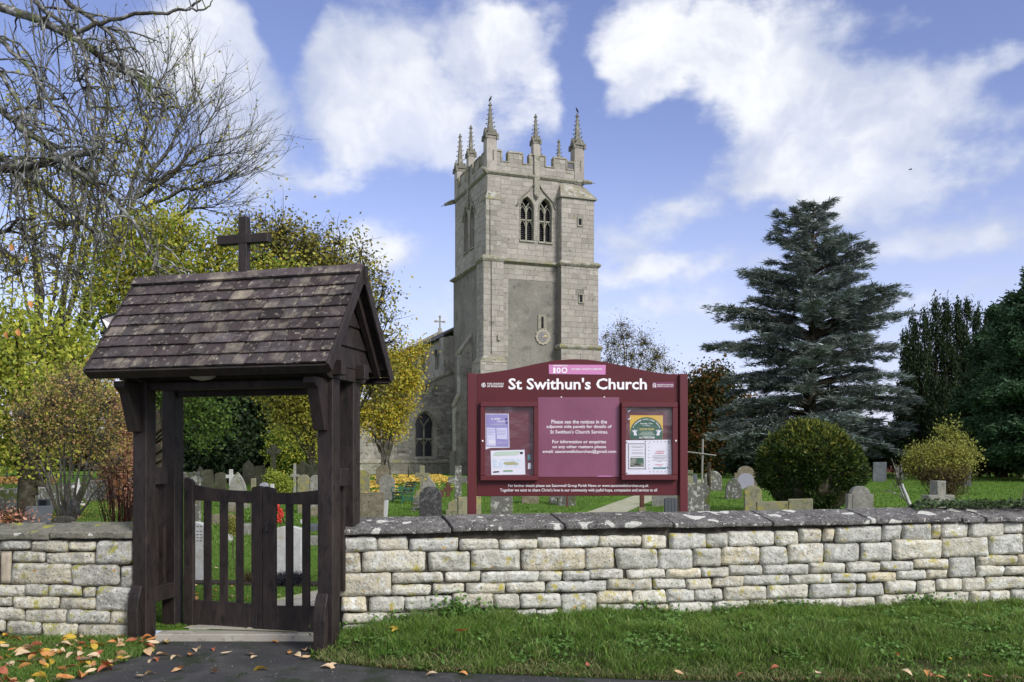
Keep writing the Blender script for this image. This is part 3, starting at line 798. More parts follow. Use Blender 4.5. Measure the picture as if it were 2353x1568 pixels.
A8 = [[(132,295,386,402),(388,300,600,388),(604,305,935,392),(940,312,1215,390),(1218,315,1480,382),(1482,300,1635,378),(1638,290,1888,368),(1893,288,2180,365),(2185,283,2350,380)],
[(128,404,278,540),(282,392,722,532),(732,392,1020,532),(1025,380,1356,525),(1362,378,1796,520),(1802,368,1998,516),(2008,372,2286,515)],
[(128,542,484,696),(488,535,840,612),(845,532,1086,605),(1090,530,1483,608),(1487,530,1645,600),(1648,525,1828,592),(1832,520,2065,588),(2080,515,2345,578)],
[(488,616,752,696),(758,612,984,680),(988,612,1256,684),(1260,602,1530,672),(1534,597,1946,668),(1950,582,2254,655)],
[(144,702,322,808),(330,702,566,812),(570,697,888,800),(895,680,1174,792),(1180,686,1354,790),(1360,678,1632,782),(1636,676,1878,858),(1882,662,2118,750),(2122,657,2345,748)],
[(152,814,480,888),(484,810,720,884),(724,802,930,874),(935,798,1112,862),(1116,798,1288,860),(1294,794,1470,856),(1476,787,1630,852),(1886,756,2040,850),(2044,752,2200,845),(2206,750,2372,838)],
[(150,892,500,960),(505,888,860,960),(864,880,1126,950),(1130,866,1290,930),(1294,864,1640,930),(1644,864,1876,925),(1880,856,2060,920),(2066,850,2410,912)]]
B1 = [[(12,262,252,366),(256,266,400,360),(404,247,710,350),(714,250,868,348),(872,228,1025,328),(1028,232,1100,325),(1104,217,1412,326),(1418,206,1545,312),(1548,200,1735,316),(1738,198,1802,302),(1806,196,1985,300),(1990,187,2212,285),(2216,182,2342,268)],
[(-61,372,164,500),(170,360,354,488),(358,350,612,470),(616,352,795,470),(798,334,1028,462),(1032,335,1270,452),(1276,324,1486,446),(1490,308,1805,434),(1810,292,2115,418),(2120,272,2342,404)],
[(0,498,225,558),(228,490,405,556),(408,472,632,545),(636,470,932,536),(936,456,1180,526),(1184,452,1406,520),(1410,446,1628,516),(1632,438,1848,498),(1855,422,2036,556),(2040,408,2306,475)],
[(-92,564,122,632),(126,562,298,640),(302,548,500,622),(502,542,802,606),(806,532,1084,596),(1088,528,1314,588),(1318,522,1506,582),(1512,502,1710,570),(1712,502,1850,562),(2040,478,2222,546),(2226,476,2400,540)],
[(-4,632,180,718),(184,630,372,712),(376,610,660,704),(664,600,934,694),(944,594,1248,688),(1252,592,1430,680),(1434,578,1644,655),(1648,574,1768,662),(1772,564,1938,640),(1942,552,2095,645),(2100,546,2353,632)],
[(26,718,304,812),(308,710,545,798),(548,704,796,784),(802,694,1144,778),(1148,684,1370,762),(1380,664,1705,756),(1710,650,1986,750),(1990,648,2120,738),(2125,642,2260,732),(2266,636,2400,728)],
[(70,814,300,880),(304,804,620,870),(624,794,900,860),(904,784,1200,850),(1204,770,1500,840),(1504,760,1800,826),(1804,754,2100,820),(2104,740,2400,806)]]
def wall_hit(u, v):
    k = (u - CX) / F
    Y = (9.97 + 1.95 * WM) / (1 - WM * k)
    return k * Y, Y, H - (v - HZ) * Y / F
wa = Vector((1, WM, 0)).normalized(); wn = Vector((-wa.y, wa.x, 0))    # along, and into the wall
def WX(s, d, z): return Vector((-1.95, 9.97, 0)) + wa * s + wn * d + Vector((0, 0, z))
rw = thing('stone_wall', 'long pale dry stone wall under dark lichened coping right of the lychgate', 'stone wall', (-1.95, 9.97, .1))
seed = 1; srow = None; Smax = 0
def put_stone(s0, s1, z0, z1, fr, parent, m, flat=0.0, prud=0.0):
    global seed
    seed += 1
    g_ = .0012
    pts, fs = stone_verts(s0 + g_, s1 - g_, z0 + g_, z1 - g_, seed, flat)
    dd = rnd.uniform(-.012, .012) + prud
    o = mkmesh('stone', [fr(x, y + dd, z) for x, y, z in pts], fs, m, parent, smooth=True)
    return o
for T, (cu, cv, k) in ((A8, (735.3, 1133.6, .3385)), (B1, (1531.9, 1133.6, .349))):
    for row in T:
        for (x0, y0, x1, y1) in row:
            u0, u1 = cu + k * x0, cu + k * x1; v0, v1 = cv + k * y0, cv + k * y1
            a = wall_hit(u0, (v0 + v1) / 2); b = wall_hit(u1, (v0 + v1) / 2); um = (u0 + u1) / 2
            zt, zb_ = wall_hit(um, v0)[2], wall_hit(um, v1)[2]
            s0 = (Vector((a[0], a[1], 0)) - Vector((-1.95, 9.97, 0))).dot(wa); s1 = (Vector((b[0], b[1], 0)) - Vector((-1.95, 9.97, 0))).dot(wa)
            put_stone(s0, s1, zb_, zt, WX, rw, M['stone_wall'])
            Smax = max(Smax, s1)
        if T is B1:
            s = s1
            while s < 11.5:
                w = rnd.uniform(.2, .5); put_stone(s, s + w, zb_ + .004, zt + .004, WX, rw, M['stone_wall']); s += w
# the wall goes on beyond the picture
zrow = [.18, .30, .46, .58, .70, .86, 1.05, 1.26]
for z0, z1 in ():
    s = Smax + .01
    while s < 11.5:
        w = rnd.uniform(.22, .5); put_stone(s, s + w, z0 + .03, z1 + .03, WX, rw, M['stone_wall']); s += w
MB(WX).box(.06, 11.5, .02, .44, 0, 1.29).build('wall_core', M['core'], rw)
# coping
def coping(breaks, fr, zf, parent, m, prof, skew=0.0):
    for (s0, s1) in breaks:
        n = max(3, int((s1 - s0) / .09)); V = []; K = len(prof)
        s0 += .014; s1 -= .014
        off = rnd.uniform(-.012, .012); dz = rnd.uniform(-.016, .014)
        for i in range(n + 1):
            for j, (d, z) in enumerate(prof):
                s = s0 + (s1 - s0) * i / n + skew * d
                q = Vector((s * 4, d * 5, z * 5 + 4))
                e = .006 * noise.noise(q) + .004 * noise.noise(q * 3.1)
                V.append(fr(s, d + off + (e * 2.2 if j < 3 else 0), zf(s) + z + dz + e))
        Fs = []
        for i in range(n):
            for j in range(K):
                j2 = (j + 1) % K; a = i * K
                Fs.append((a + j, a + j2, a + K + j2, a + K + j))
        Fs.append(tuple(range(K - 1, -1, -1))); Fs.append(tuple(range(n * K, n * K + K)))
        mkmesh('coping_stone', V, Fs, m, parent, bevel=.006)
def su(u, v=1220):
    x, y, z = wall_hit(u, v); return (Vector((x, y, 0)) - Vector((-1.95, 9.97, 0))).dot(wa)
br = [su(x) for x in (774, 1034, 1292, 1540, 1766, 1990, 2200, 2254, 2420, 2640, 2860, 3060)]
zf = lambda s: (wall_hit(800, 1228)[2] + (wall_hit(2353, 1197)[2] - wall_hit(800, 1228)[2]) * s / su(2353))
cprof = [(-.075, .0), (-.085, .012), (-.085, .048), (-.07, .062), (.18, .125), (.36, .165), (.50, .14), (.54, .06), (.52, 0)]
coping(list(zip(br[:-1], br[1:])), WX, zf, rw, M['coping'], cprof, -.22)

# left wall
lw = thing('stone_wall', 'short grey stone wall with mossy coping left of the lychgate', 'stone wall', (-6, 10.2, 0))
LWY = 10.20
def LX(s, d, z): return Vector((s, LWY + d, z))
L1 = [(0,196,304,296),(306,200,654,308),(660,210,930,300),(935,200,1304,426),(0,304,105,615),(116,305,440,415),(448,310,930,426),(108,424,690,622),(692,430,1150,640),(1158,448,1304,662),(-60,622,238,738),(244,625,452,735),(460,632,784,747),(788,650,922,752),(930,652,1300,890),(-80,742,122,830),(128,738,580,855),(586,752,918,870),(-60,848,245,966),(248,858,645,992),(650,874,1068,1000),(1072,892,1282,1004),(-60,970,55,1085),(62,974,398,1115),(400,994,756,1157),(762,1005,1276,1172),(404,1160,900,1230),(-60,1120,398,1230)]
def lwu(u): return (u - CX) * LWY / F
for (x0, y0, x1, y1) in L1:
    u0, u1 = .238 * x0, .238 * x1; v0, v1 = 1194.9 + .238 * y0, 1194.9 + .238 * y1
    sm_ = (x0, y0) == (0, 304)
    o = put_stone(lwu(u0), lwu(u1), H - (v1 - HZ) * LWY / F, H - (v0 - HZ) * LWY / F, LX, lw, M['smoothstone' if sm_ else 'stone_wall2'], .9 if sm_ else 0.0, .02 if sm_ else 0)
    if sm_: o['label'] = 'smooth dressed slab set among the rubble'
s_end = lwu(0) - .02
for z0, z1 in zip([.0, .14, .28, .40, .58, .78, .96][:-1], [.0, .14, .28, .40, .58, .78, .96][1:]):
    s = s_end - rnd.uniform(0, .1)
    while s > -9.6:
        w = rnd.uniform(.25, .55); put_stone(s - w, s, z0, z1 + .02, LX, lw, M['stone_wall2']); s -= w
for s0, s1, z0, z1 in ((s_end - .08, lwu(0) - .004, .96, 1.12),):
    put_stone(s0, s1, z0, z1, LX, lw, M['stone_wall2'])
s = s_end - .1
while s > -9.6:
    w = rnd.uniform(.3, .6); put_stone(s - w, s, .965, 1.13, LX, lw, M['stone_wall2']); s -= w
MB(LX).box(-9.8, lwu(309), .02, .42, 0, 1.15).build('wall_core', M['core'], lw)
cp2 = [(-.055, .0), (-.065, .01), (-.065, .070), (-.05, .082), (.18, .135), (.33, .165), (.45, .13), (.50, .05), (.48, 0)]
coping([(-9.6, -8.1), (-8.1, -6.9), (-6.9, lwu(121)), (lwu(121), lwu(313))], LX, lambda s: H - (1238 - HZ) * LWY / F, lw, M['coping2'], cp2, .15)
# ================================================================== church
CT = .355
CA = Vector((-1.655, 60, 0)); ca = Vector((math.cos(CT), math.sin(CT), 0)); cb = Vector((-math.sin(CT), math.cos(CT), 0))
def TW(s, t, z): return CA + ca * s + cb * t + Vector((0, 0, z))
CW, CD = 7.06, 7.53
ZC, ZS, ZG = 21.25, 15.2, .45
church = thing('church', 'grey stone parish church with tall pinnacled west tower and lower aisle behind the notice board', 'church', tuple(TW(0, 0, .7)))
def CB(name, m, *boxes, fr=TW, bevel=0, parent=church, label=None):
    mb = MB(fr)
    for b in boxes: mb.box(*b)
    return mb.build(name, m, parent, bevel=bevel, label=label)
# shaft: upper stage hollowed only where the belfry openings are -> built as slabs round them
def arch(cx_, w, zb, zsp, ztop, n=8):
    """pointed arch outline, counter-clockwise from bottom left"""
    h = ztop - zsp; hw = w / 2
    rr = (hw * hw + h * h) / (2 * hw)
    pts = [(cx_ - hw, zb), (cx_ + hw, zb)]
    a1 = math.asin(min(1, h / rr)) if rr >= h else math.pi / 2
    for i in range(n + 1):
        a = a1 * i / n
        pts.append((cx_ + hw - rr + rr * math.cos(a), zsp + rr * math.sin(a)))
    for i in range(n - 1, -1, -1):
        a = a1 * i / n
        pts.append((cx_ - hw + rr - rr * math.cos(a), zsp + rr * math.sin(a)))
    return pts
def wall_with_openings(mb, fr, s0, s1, z0, z1, ops, depth, hood=None):
    """front sheet with pointed openings: built in vertical strips between the openings; ops = arch outlines"""
    ops = sorted(ops, key=lambda o: o[0][0])
    cur = s0
    for o in ops:
        a, b = o[0][0], o[1][0]; zb = o[0][1]
        mb.hexa([fr(cur, 0, z0), fr(a, 0, z0), fr(a, depth, z0), fr(cur, depth, z0), fr(cur, 0, z1), fr(a, 0, z1), fr(a, depth, z1), fr(cur, depth, z1)])
        mb.hexa([fr(a, 0, z0), fr(b, 0, z0), fr(b, depth, z0), fr(a, depth, z0), fr(a, 0, zb), fr(b, 0, zb), fr(b, depth, zb), fr(a, depth, zb)])
        top = o[2:][::-1]      # left to right along the arch
        for (xa, za), (xb, zb2) in zip(top[:-1], top[1:]):
            mb.hexa([fr(xa, 0, za), fr(xb, 0, zb2), fr(xb, depth, zb2), fr(xa, depth, za), fr(xa, 0, z1), fr(xb, 0, z1), fr(xb, depth, z1), fr(xa, depth, z1)])
        cur = b
    mb.hexa([fr(cur, 0, z0), fr(s1, 0, z0), fr(s1, depth, z0), fr(cur, depth, z0), fr(cur, 0, z1), fr(s1, 0, z1), fr(s1, depth, z1), fr(cur, depth, z1)])
def FW(s, d, z): return TW(s, d, z)                 # west face: d inwards
def FS(s, d, z): return TW(d, s, z)                 # left face: s runs back along the tower, d inwards
def cz(v, Y=61): return H + (HZ - v) * Y / F
zsill, ztran, zspr, ztop = 16.85, 18.27, 19.0, 19.85
wop = [arch(2.86, 1.02, zsill, zspr, ztop), arch(4.22, .98, zsill, zspr, ztop)]
lop = [arch(3.3, .95, zsill, zspr, ztop), arch(4.75, .95, zsill, zspr, ztop)]
mb = MB(); wall_with_openings(mb, FW, 0, CW, ZS, ZC, wop, .6)
wall_with_openings(mb, FS, .6, CD, ZS, ZC, lop, .6)
mb.hexa([TW(.6, CD - .6, ZS), TW(CW, CD - .6, ZS), TW(CW, CD, ZS), TW(.6, CD, ZS), TW(.6, CD - .6, ZC), TW(CW, CD - .6, ZC), TW(CW, CD, ZC), TW(.6, CD, ZC)])
mb.hexa([TW(CW - .6, .6, ZS), TW(CW, .6, ZS), TW(CW, CD - .6, ZS), TW(CW - .6, CD - .6, ZS), TW(CW - .6, .6, ZC), TW(CW, .6, ZC), TW(CW, CD - .6, ZC), TW(CW - .6, CD - .6, ZC)])
mb.build('belfry_wall', M['ash'], church)
CB('tower_shaft', M['render'], (-.10, CW + .1, -.10, CD + .1, ZG, ZS))
CB('belfry_floor', M['void'], (.3, CW - .3, .3, CD - .3, ZS, ZS + .1), (.3, CW - .3, .3, CD - .3, ZC - .1, ZC))
# windows: tracery and louvres
def belfry_window(fr, cx_, w, nm, n=1):
    hw = w / 2
    f = MB()
    def bx(a, b, z0, z1, d0=.16, d1=.30): f.hexa([fr(a, d0, z0), fr(b, d0, z0), fr(b, d1, z0), fr(a, d1, z0), fr(a, d0, z1), fr(b, d0, z1), fr(b, d1, z1), fr(a, d1, z1)])
    bx(cx_ - .05, cx_ + .05, zsill, zspr + .12); bx(cx_ - hw, cx_ - hw + .07, zsill, zspr); bx(cx_ + hw - .07, cx_ + hw, zsill, zspr)
    bx(cx_ - hw, cx_ + hw, ztran - .05, ztran + .05)
    def rib(pts, r=.045): f.tube([fr(x, .23, z) for x, z in pts], r, 5)
    q = w / 4
    for zz in (ztran - .02, zspr + .22):
        for c in (cx_ - q, cx_ + q):
            rib([(c - q + .03, zz - .45), (c - q * .62, zz - .2), (c, zz), (c + q * .62, zz - .2), (c + q - .03, zz - .45)])
    rib([(cx_, zspr + .1), (cx_ - q * .7, zspr + .38), (cx_ - q * 1.1, zspr + .5)]); rib([(cx_, zspr + .1), (cx_ + q * .7, zspr + .38), (cx_ + q * 1.1, zspr + .5)])
    fo = f.build('belfry_window', M['trim'], church)
    for c in (cx_ - q, cx_ + q):
        z = zsill + .05
        while z < zspr + .15:
            m_ = MB(); m_.hexa([fr(c - q + .04, .30, z), fr(c + q - .04, .30, z), fr(c + q - .04, .33, z), fr(c - q + .04, .33, z),
                               fr(c - q + .04, .42, z + .09), fr(c + q - .04, .42, z + .09), fr(c + q - .04, .45, z + .09), fr(c - q + .04, .45, z + .09)])
            m_.build('louvre', M['louvre'], fo)
            z += .14
    m_ = MB(); m_.hexa([fr(cx_ - hw, .55, zsill), fr(cx_ + hw, .55, zsill), fr(cx_ + hw, .58, zsill), fr(cx_ - hw, .58, zsill), fr(cx_ - hw, .55, ztop), fr(cx_ + hw, .55, ztop), fr(cx_ + hw, .58, ztop), fr(cx_ - hw, .58, ztop)])
    m_.build('backing', M['void'], fo)
    m_ = MB(); m_.hexa([fr(cx_ - hw - .05, -.10, zsill - .14), fr(cx_ + hw + .05, -.10, zsill - .14), fr(cx_ + hw + .05, .3, zsill - .14), fr(cx_ - hw - .05, .3, zsill - .14),
                       fr(cx_ - hw - .05, -.06, zsill - .03), fr(cx_ + hw + .05, -.06, zsill - .03), fr(cx_ + hw + .05, .3, zsill + .04), fr(cx_ - hw - .05, .3, zsill + .04)])
    m_.build('sill', M['trim'], fo)
    # moulded arch head
    m_ = MB(); pts = arch(cx_, w + .04, zsill, zspr, ztop + .03, 8)[2:]
    m_.tube([fr(x, .0, z) for x, z in [(cx_ + hw + .02, zsill)] + pts + [(cx_ - hw - .02, zsill)]], .055, 5); m_.build('moulded_jamb', M['trim'], fo, smooth=True)
for c, w in ((2.86, 1.02), (4.22, .98)): belfry_window(FW, c, w, 'w')
for c, w in ((3.3, .95), (4.75, .95)): belfry_window(FS, c, w, 'l')
def hood(fr, xl, xm, xr, z0, z1, z2):
    m_ = MB()
    m_.tube([fr(xl - .1, -.07, z0), fr(xl, -.07, z0), fr(xl + .12, -.07, z0 + .45), fr(xl + .55, -.07, z1), fr(xm - .55, -.07, z1 + .25), fr(xm - .16, -.07, z2)], .055, 5)
    m_.tube([fr(xr + .1, -.07, z0), fr(xr, -.07, z0), fr(xr - .12, -.07, z0 + .45), fr(xr - .55, -.07, z1), fr(xm + .55, -.07, z1 + .25), fr(xm + .16, -.07, z2)], .055, 5)
    m_.build('hood_mould', M['trim'], church, smooth=True)
hood(FW, 2.15, 3.54, 4.93, 19.15, 20.0, 20.75); hood(FS, 2.65, 4.02, 5.4, 19.15, 20.0, 20.75)
for fr, c in ((FW, 3.54), (FS, 4.02)):
    m_ = MB(); m_.hexa([fr(c - .19, -.16, 20.0), fr(c + .19, -.16, 20.0), fr(c + .19, .0, 20.0), fr(c - .19, .0, 20.0), fr(c - .19, -.16, 22.7), fr(c + .19, -.16, 22.7), fr(c + .19, .2, 22.7), fr(c - .19, .2, 22.7)])
    m_.build('pilaster', M['trim'], church)
    m_ = MB(); m_.tube([fr(c, -.1, 20.0), fr(c, -.12, 19.85), fr(c, -.08, 19.68)], [.17, .15, .05], 6); m_.build('corbel', M['trim'], church)

# string courses, cornice
def ring_course(name, z0, z1, o, slope=.1, m='trim', s0=0, s1=CW, t0=0, t1=CD):
    mb = MB(TW)
    pr = [(o * .4, z0), (o, z0 + (z1 - z0) * .35), (o, z0 + (z1 - z0) * .6), (0, z1)]
    c = [(s0, t0, -1, -1), (s1, t0, 1, -1), (s1, t1, 1, 1), (s0, t1, -1, 1)]
    V = [(s + ds * e, t + dt * e, z) for (e, z) in pr for (s, t, ds, dt) in c]
    fs = [(i * 4 + k, i * 4 + (k + 1) % 4, (i + 1) * 4 + (k + 1) % 4, (i + 1) * 4 + k) for i in range(3) for k in range(4)] + [(3, 2, 1, 0), (12, 13, 14, 15)]
    mb.add(V, fs); return mb.build(name, M[m], church)
ring_course('cornice', ZC - .16, ZC + .16, .17)
ring_course('string_course', ZS - .08, ZS + .30, .34, m='mossytrim')
# corner buttress left-front, three stages
CB('corner_buttress', M['render'], (-.16, .92, -.16, .92, ZS, 19.35))
MB(TW).hexa([(-.2, -.2, 19.35), (.96, -.2, 19.35), (.96, .96, 19.35), (-.2, .96, 19.35), (-.0, -.0, 19.95), (.8, -.0, 19.95), (.8, .8, 19.95), (0, .8, 19.95)]).build('buttress_cap', M['mossytrim'], church)
CB('corner_buttress', M['render'], (-.42, 1.0, -.42, 1.0, ZG, ZS + .02))
ring_course('buttress_string', ZS - .06, ZS + .34, .12, m='mossytrim', s0=-.42, s1=1.0, t0=-.42, t1=1.0)
CB('corner_buttress', M['render'], (-.72, 1.15, -.72, 1.15, ZG, 8.35))
MB(TW).hexa([(-.75, -.75, 8.35), (1.18, -.75, 8.35), (1.18, 1.18, 8.35), (-.75, 1.18, 8.35), (-.42, -.42, 8.8), (1.0, -.42, 8.8), (1.0, 1.0, 8.8), (-.42, 1.0, 8.8)]).build('buttress_cap', M['mossytrim'], church)
# stair turret on the right
CB('stair_turret', M['render'], (5.15, 7.62, -.62, 1.6, ZS, 20.0))
MB(TW).hexa([(5.05, -.74, 19.98), (7.76, -.74, 19.98), (7.76, 1.7, 19.98), (5.05, 1.7, 19.98), (5.3, -.05, 20.9), (7.15, -.05, 20.9), (7.15, 1.2, 20.9), (5.3, 1.2, 20.9)]).build('turret_roof', M['mossytrim'], church)
CB('turret_eave', M['trim'], (5.02, 7.79, -.78, 1.7, 19.86, 19.98))
CB('stair_turret', M['render'], (5.05, 7.86, -.80, 1.8, 9.7, ZS + .04))
ring_course('turret_string', ZS - .06, ZS + .30, .16, m='mossytrim', s0=5.05, s1=7.86, t0=-.80, t1=1.8)
CB('stair_turret', M['render'], (4.98, 7.98, -.95, 2.0, ZG, 9.5))
ring_course('turret_string', 9.42, 9.78, .14, m='mossytrim', s0=4.98, s1=7.98, t0=-.92, t1=2.0)
for z, h_ in ((18.05, .45), (12.7, .5)):
    CB('slit_window', M['void'], (6.42, 6.64, -.835 if z < 15 else -.655, -.5, z, z + h_))
    CB('slit_surround', M['trim'], (6.34, 6.42, -.86 if z < 15 else -.68, -.5, z - .08, z + h_ + .08), (6.64, 6.72, -.86 if z < 15 else -.68, -.5, z - .08, z + h_ + .08), (6.42, 6.64, -.86 if z < 15 else -.68, -.5, z + h_, z + h_ + .09), (6.42, 6.64, -.86 if z < 15 else -.68, -.5, z - .09, z))
# slit over the clock
CB('slit_window', M['void'], (3.84, 4.02, -.14, 0, 10.85, 11.65))
CB('slit_surround', M['trim'], (3.62, 3.84, -.17, 0, 10.75, 11.8), (4.02, 4.24, -.17, 0, 10.75, 11.8), (3.84, 4.02, -.17, 0, 11.65, 11.8), (3.7, 4.2, -.17, 0, 10.70, 10.85))
# clock: petalled stone rim, gilt numerals and hands
cs, czz = 3.97, 10.27
def FC(x, z, d): return TW(cs + x, -.12 - d, czz + z)
pet = []
for i in range(96):
    a = 2 * math.pi * i / 96; r = .50 + .055 * abs(math.cos(a * 6))
    pet.append((r * math.cos(a), r * math.sin(a)))
mb = MB(); mb.prism(pet, FC, 0, .06); ck = mb.build('clock', mat('clock_rim', (.36, .33, .26), [((.22, .2, .16), 9, .5, .65)], .9), church)
disk = lambda r, n=32: [(r * math.cos(2 * math.pi * i / n), r * math.sin(2 * math.pi * i / n)) for i in range(n)]
mb = MB(); mb.prism(disk(.36), FC, .06, .075); mb.build('clock_face', mat('clock_blue', (.15, .16, .20)), ck)
mb = MB(); mb.prism(disk(.155), FC, .075, .088); mb.build('clock_centre', mat('clock_inner', (.20, .20, .25)), ck)
nm = MB()
for i in range(12):
    a = 2 * math.pi * i / 12
    for k in (-.035, .0, .035)[:(1, 2, 3)[i % 3]]:
        r0, r1 = .20, .325; ca_, sa_ = math.cos(a + k), math.sin(a + k); px, pz = -sa_ * .011, ca_ * .011
        nm.hexa([FC(r0 * ca_ - px, r0 * sa_ - pz, .075), FC(r0 * ca_ + px, r0 * sa_ + pz, .075), FC(r1 * ca_ + px, r1 * sa_ + pz, .075), FC(r1 * ca_ - px, r1 * sa_ - pz, .075),
                 FC(r0 * ca_ - px, r0 * sa_ - pz, .09), FC(r0 * ca_ + px, r0 * sa_ + pz, .09), FC(r1 * ca_ + px, r1 * sa_ + pz, .09), FC(r1 * ca_ - px, r1 * sa_ - pz, .09)])
gold = mat('gilt', (.62, .48, .16), [], .4, spec=.6)
nm.build('numerals', gold, ck)
for a, L, w in ((R(12), .34, .024), (R(28), .24, .034)):
    d = (math.cos(a), math.sin(a)); p = (-d[1] * w, d[0] * w)
    mb = MB(); mb.prism([(-d[0] * .07 - p[0], -d[1] * .07 - p[1]), (d[0] * L * .8 - p[0], d[1] * L * .8 - p[1]), (d[0] * L, d[1] * L), (d[0] * L * .8 + p[0], d[1] * L * .8 + p[1]), (-d[0] * .07 + p[0], -d[1] * .07 + p[1])], FC, .095, .108)
    mb.build('clock_hand', gold, ck)

# parapet with battlements
PZ0, PZ1, PZ2 = ZC + .1, 22.0, 22.68
def parapet(fr, L, mer, name):
    mb = MB(); mb.hexa([fr(0, 0, PZ0), fr(L, 0, PZ0), fr(L, .35, PZ0), fr(0, .35, PZ0), fr(0, 0, PZ1), fr(L, 0, PZ1), fr(L, .35, PZ1), fr(0, .35, PZ1)])
    mb.build('parapet', M['ash'], church)
    prev = 0
    for (a, b) in mer:
        m_ = MB(); m_.hexa([fr(a, 0, PZ1), fr(b, 0, PZ1), fr(b, .35, PZ1), fr(a, .35, PZ1), fr(a, 0, PZ2), fr(b, 0, PZ2), fr(b, .35, PZ2), fr(a, .35, PZ2)])
        mo = m_.build('merlon', M['ash'], church)
        m_ = MB(); m_.hexa([fr(a - .05, -.07, PZ2), fr(b + .05, -.07, PZ2), fr(b + .05, .42, PZ2), fr(a - .05, .42, PZ2), fr(a - .02, .02, PZ2 + .15), fr(b + .02, .02, PZ2 + .15), fr(b + .02, .3, PZ2 + .15), fr(a - .02, .3, PZ2 + .15)])
        for e, x in ((a - .1, a), (b, b + .1)):
            m_.hexa([fr(e, -.06, PZ1), fr(x, -.06, PZ1), fr(x, .38, PZ1), fr(e, .38, PZ1), fr(e, -.06, PZ2 + .04), fr(x, -.06, PZ2 + .04), fr(x, .38, PZ2 + .04), fr(e, .38, PZ2 + .04)])
        if a > prev + .2: m_.hexa([fr(prev + .1, -.06, PZ1), fr(a - .1, -.06, PZ1), fr(a - .1, .4, PZ1), fr(prev + .1, .4, PZ1), fr(prev + .1, -.0, PZ1 + .09), fr(a - .1, -.0, PZ1 + .09), fr(a - .1, .35, PZ1 + .09), fr(prev + .1, .35, PZ1 + .09)])
        prev = b
        m_.build('coping', M['mossytrim'], mo)
mer_w = [(.45, .95), (1.55, 2.5), (3.1, 4.15), (4.9, 5.75), (6.45, 6.8)]
mer_l = [(.5, 1.1), (1.75, 2.7), (3.3, 4.5), (5.1, 6.0), (6.6, 7.2)]
parapet(FW, CW, mer_w, 'w'); parapet(FS, CD, mer_l, 'l')
parapet(lambda s, d, z: TW(s, CD - d, z), CW, mer_w, 'e'); parapet(lambda s, d, z: TW(CW - d, s, z), CD, mer_l, 'r')
CB('lead_panel', M['lead'], (5.85, 6.4, .02, .1, 21.85, 22.5)); CB('panel_frame', M['mossytrim'], (5.78, 6.47, -.03, .12, 21.72, 21.85), (5.78, 5.85, -.03, .12, 21.85, 22.6), (6.4, 6.47, -.03, .12, 21.85, 22.6), (5.78, 6.47, -.03, .12, 22.5, 22.62))
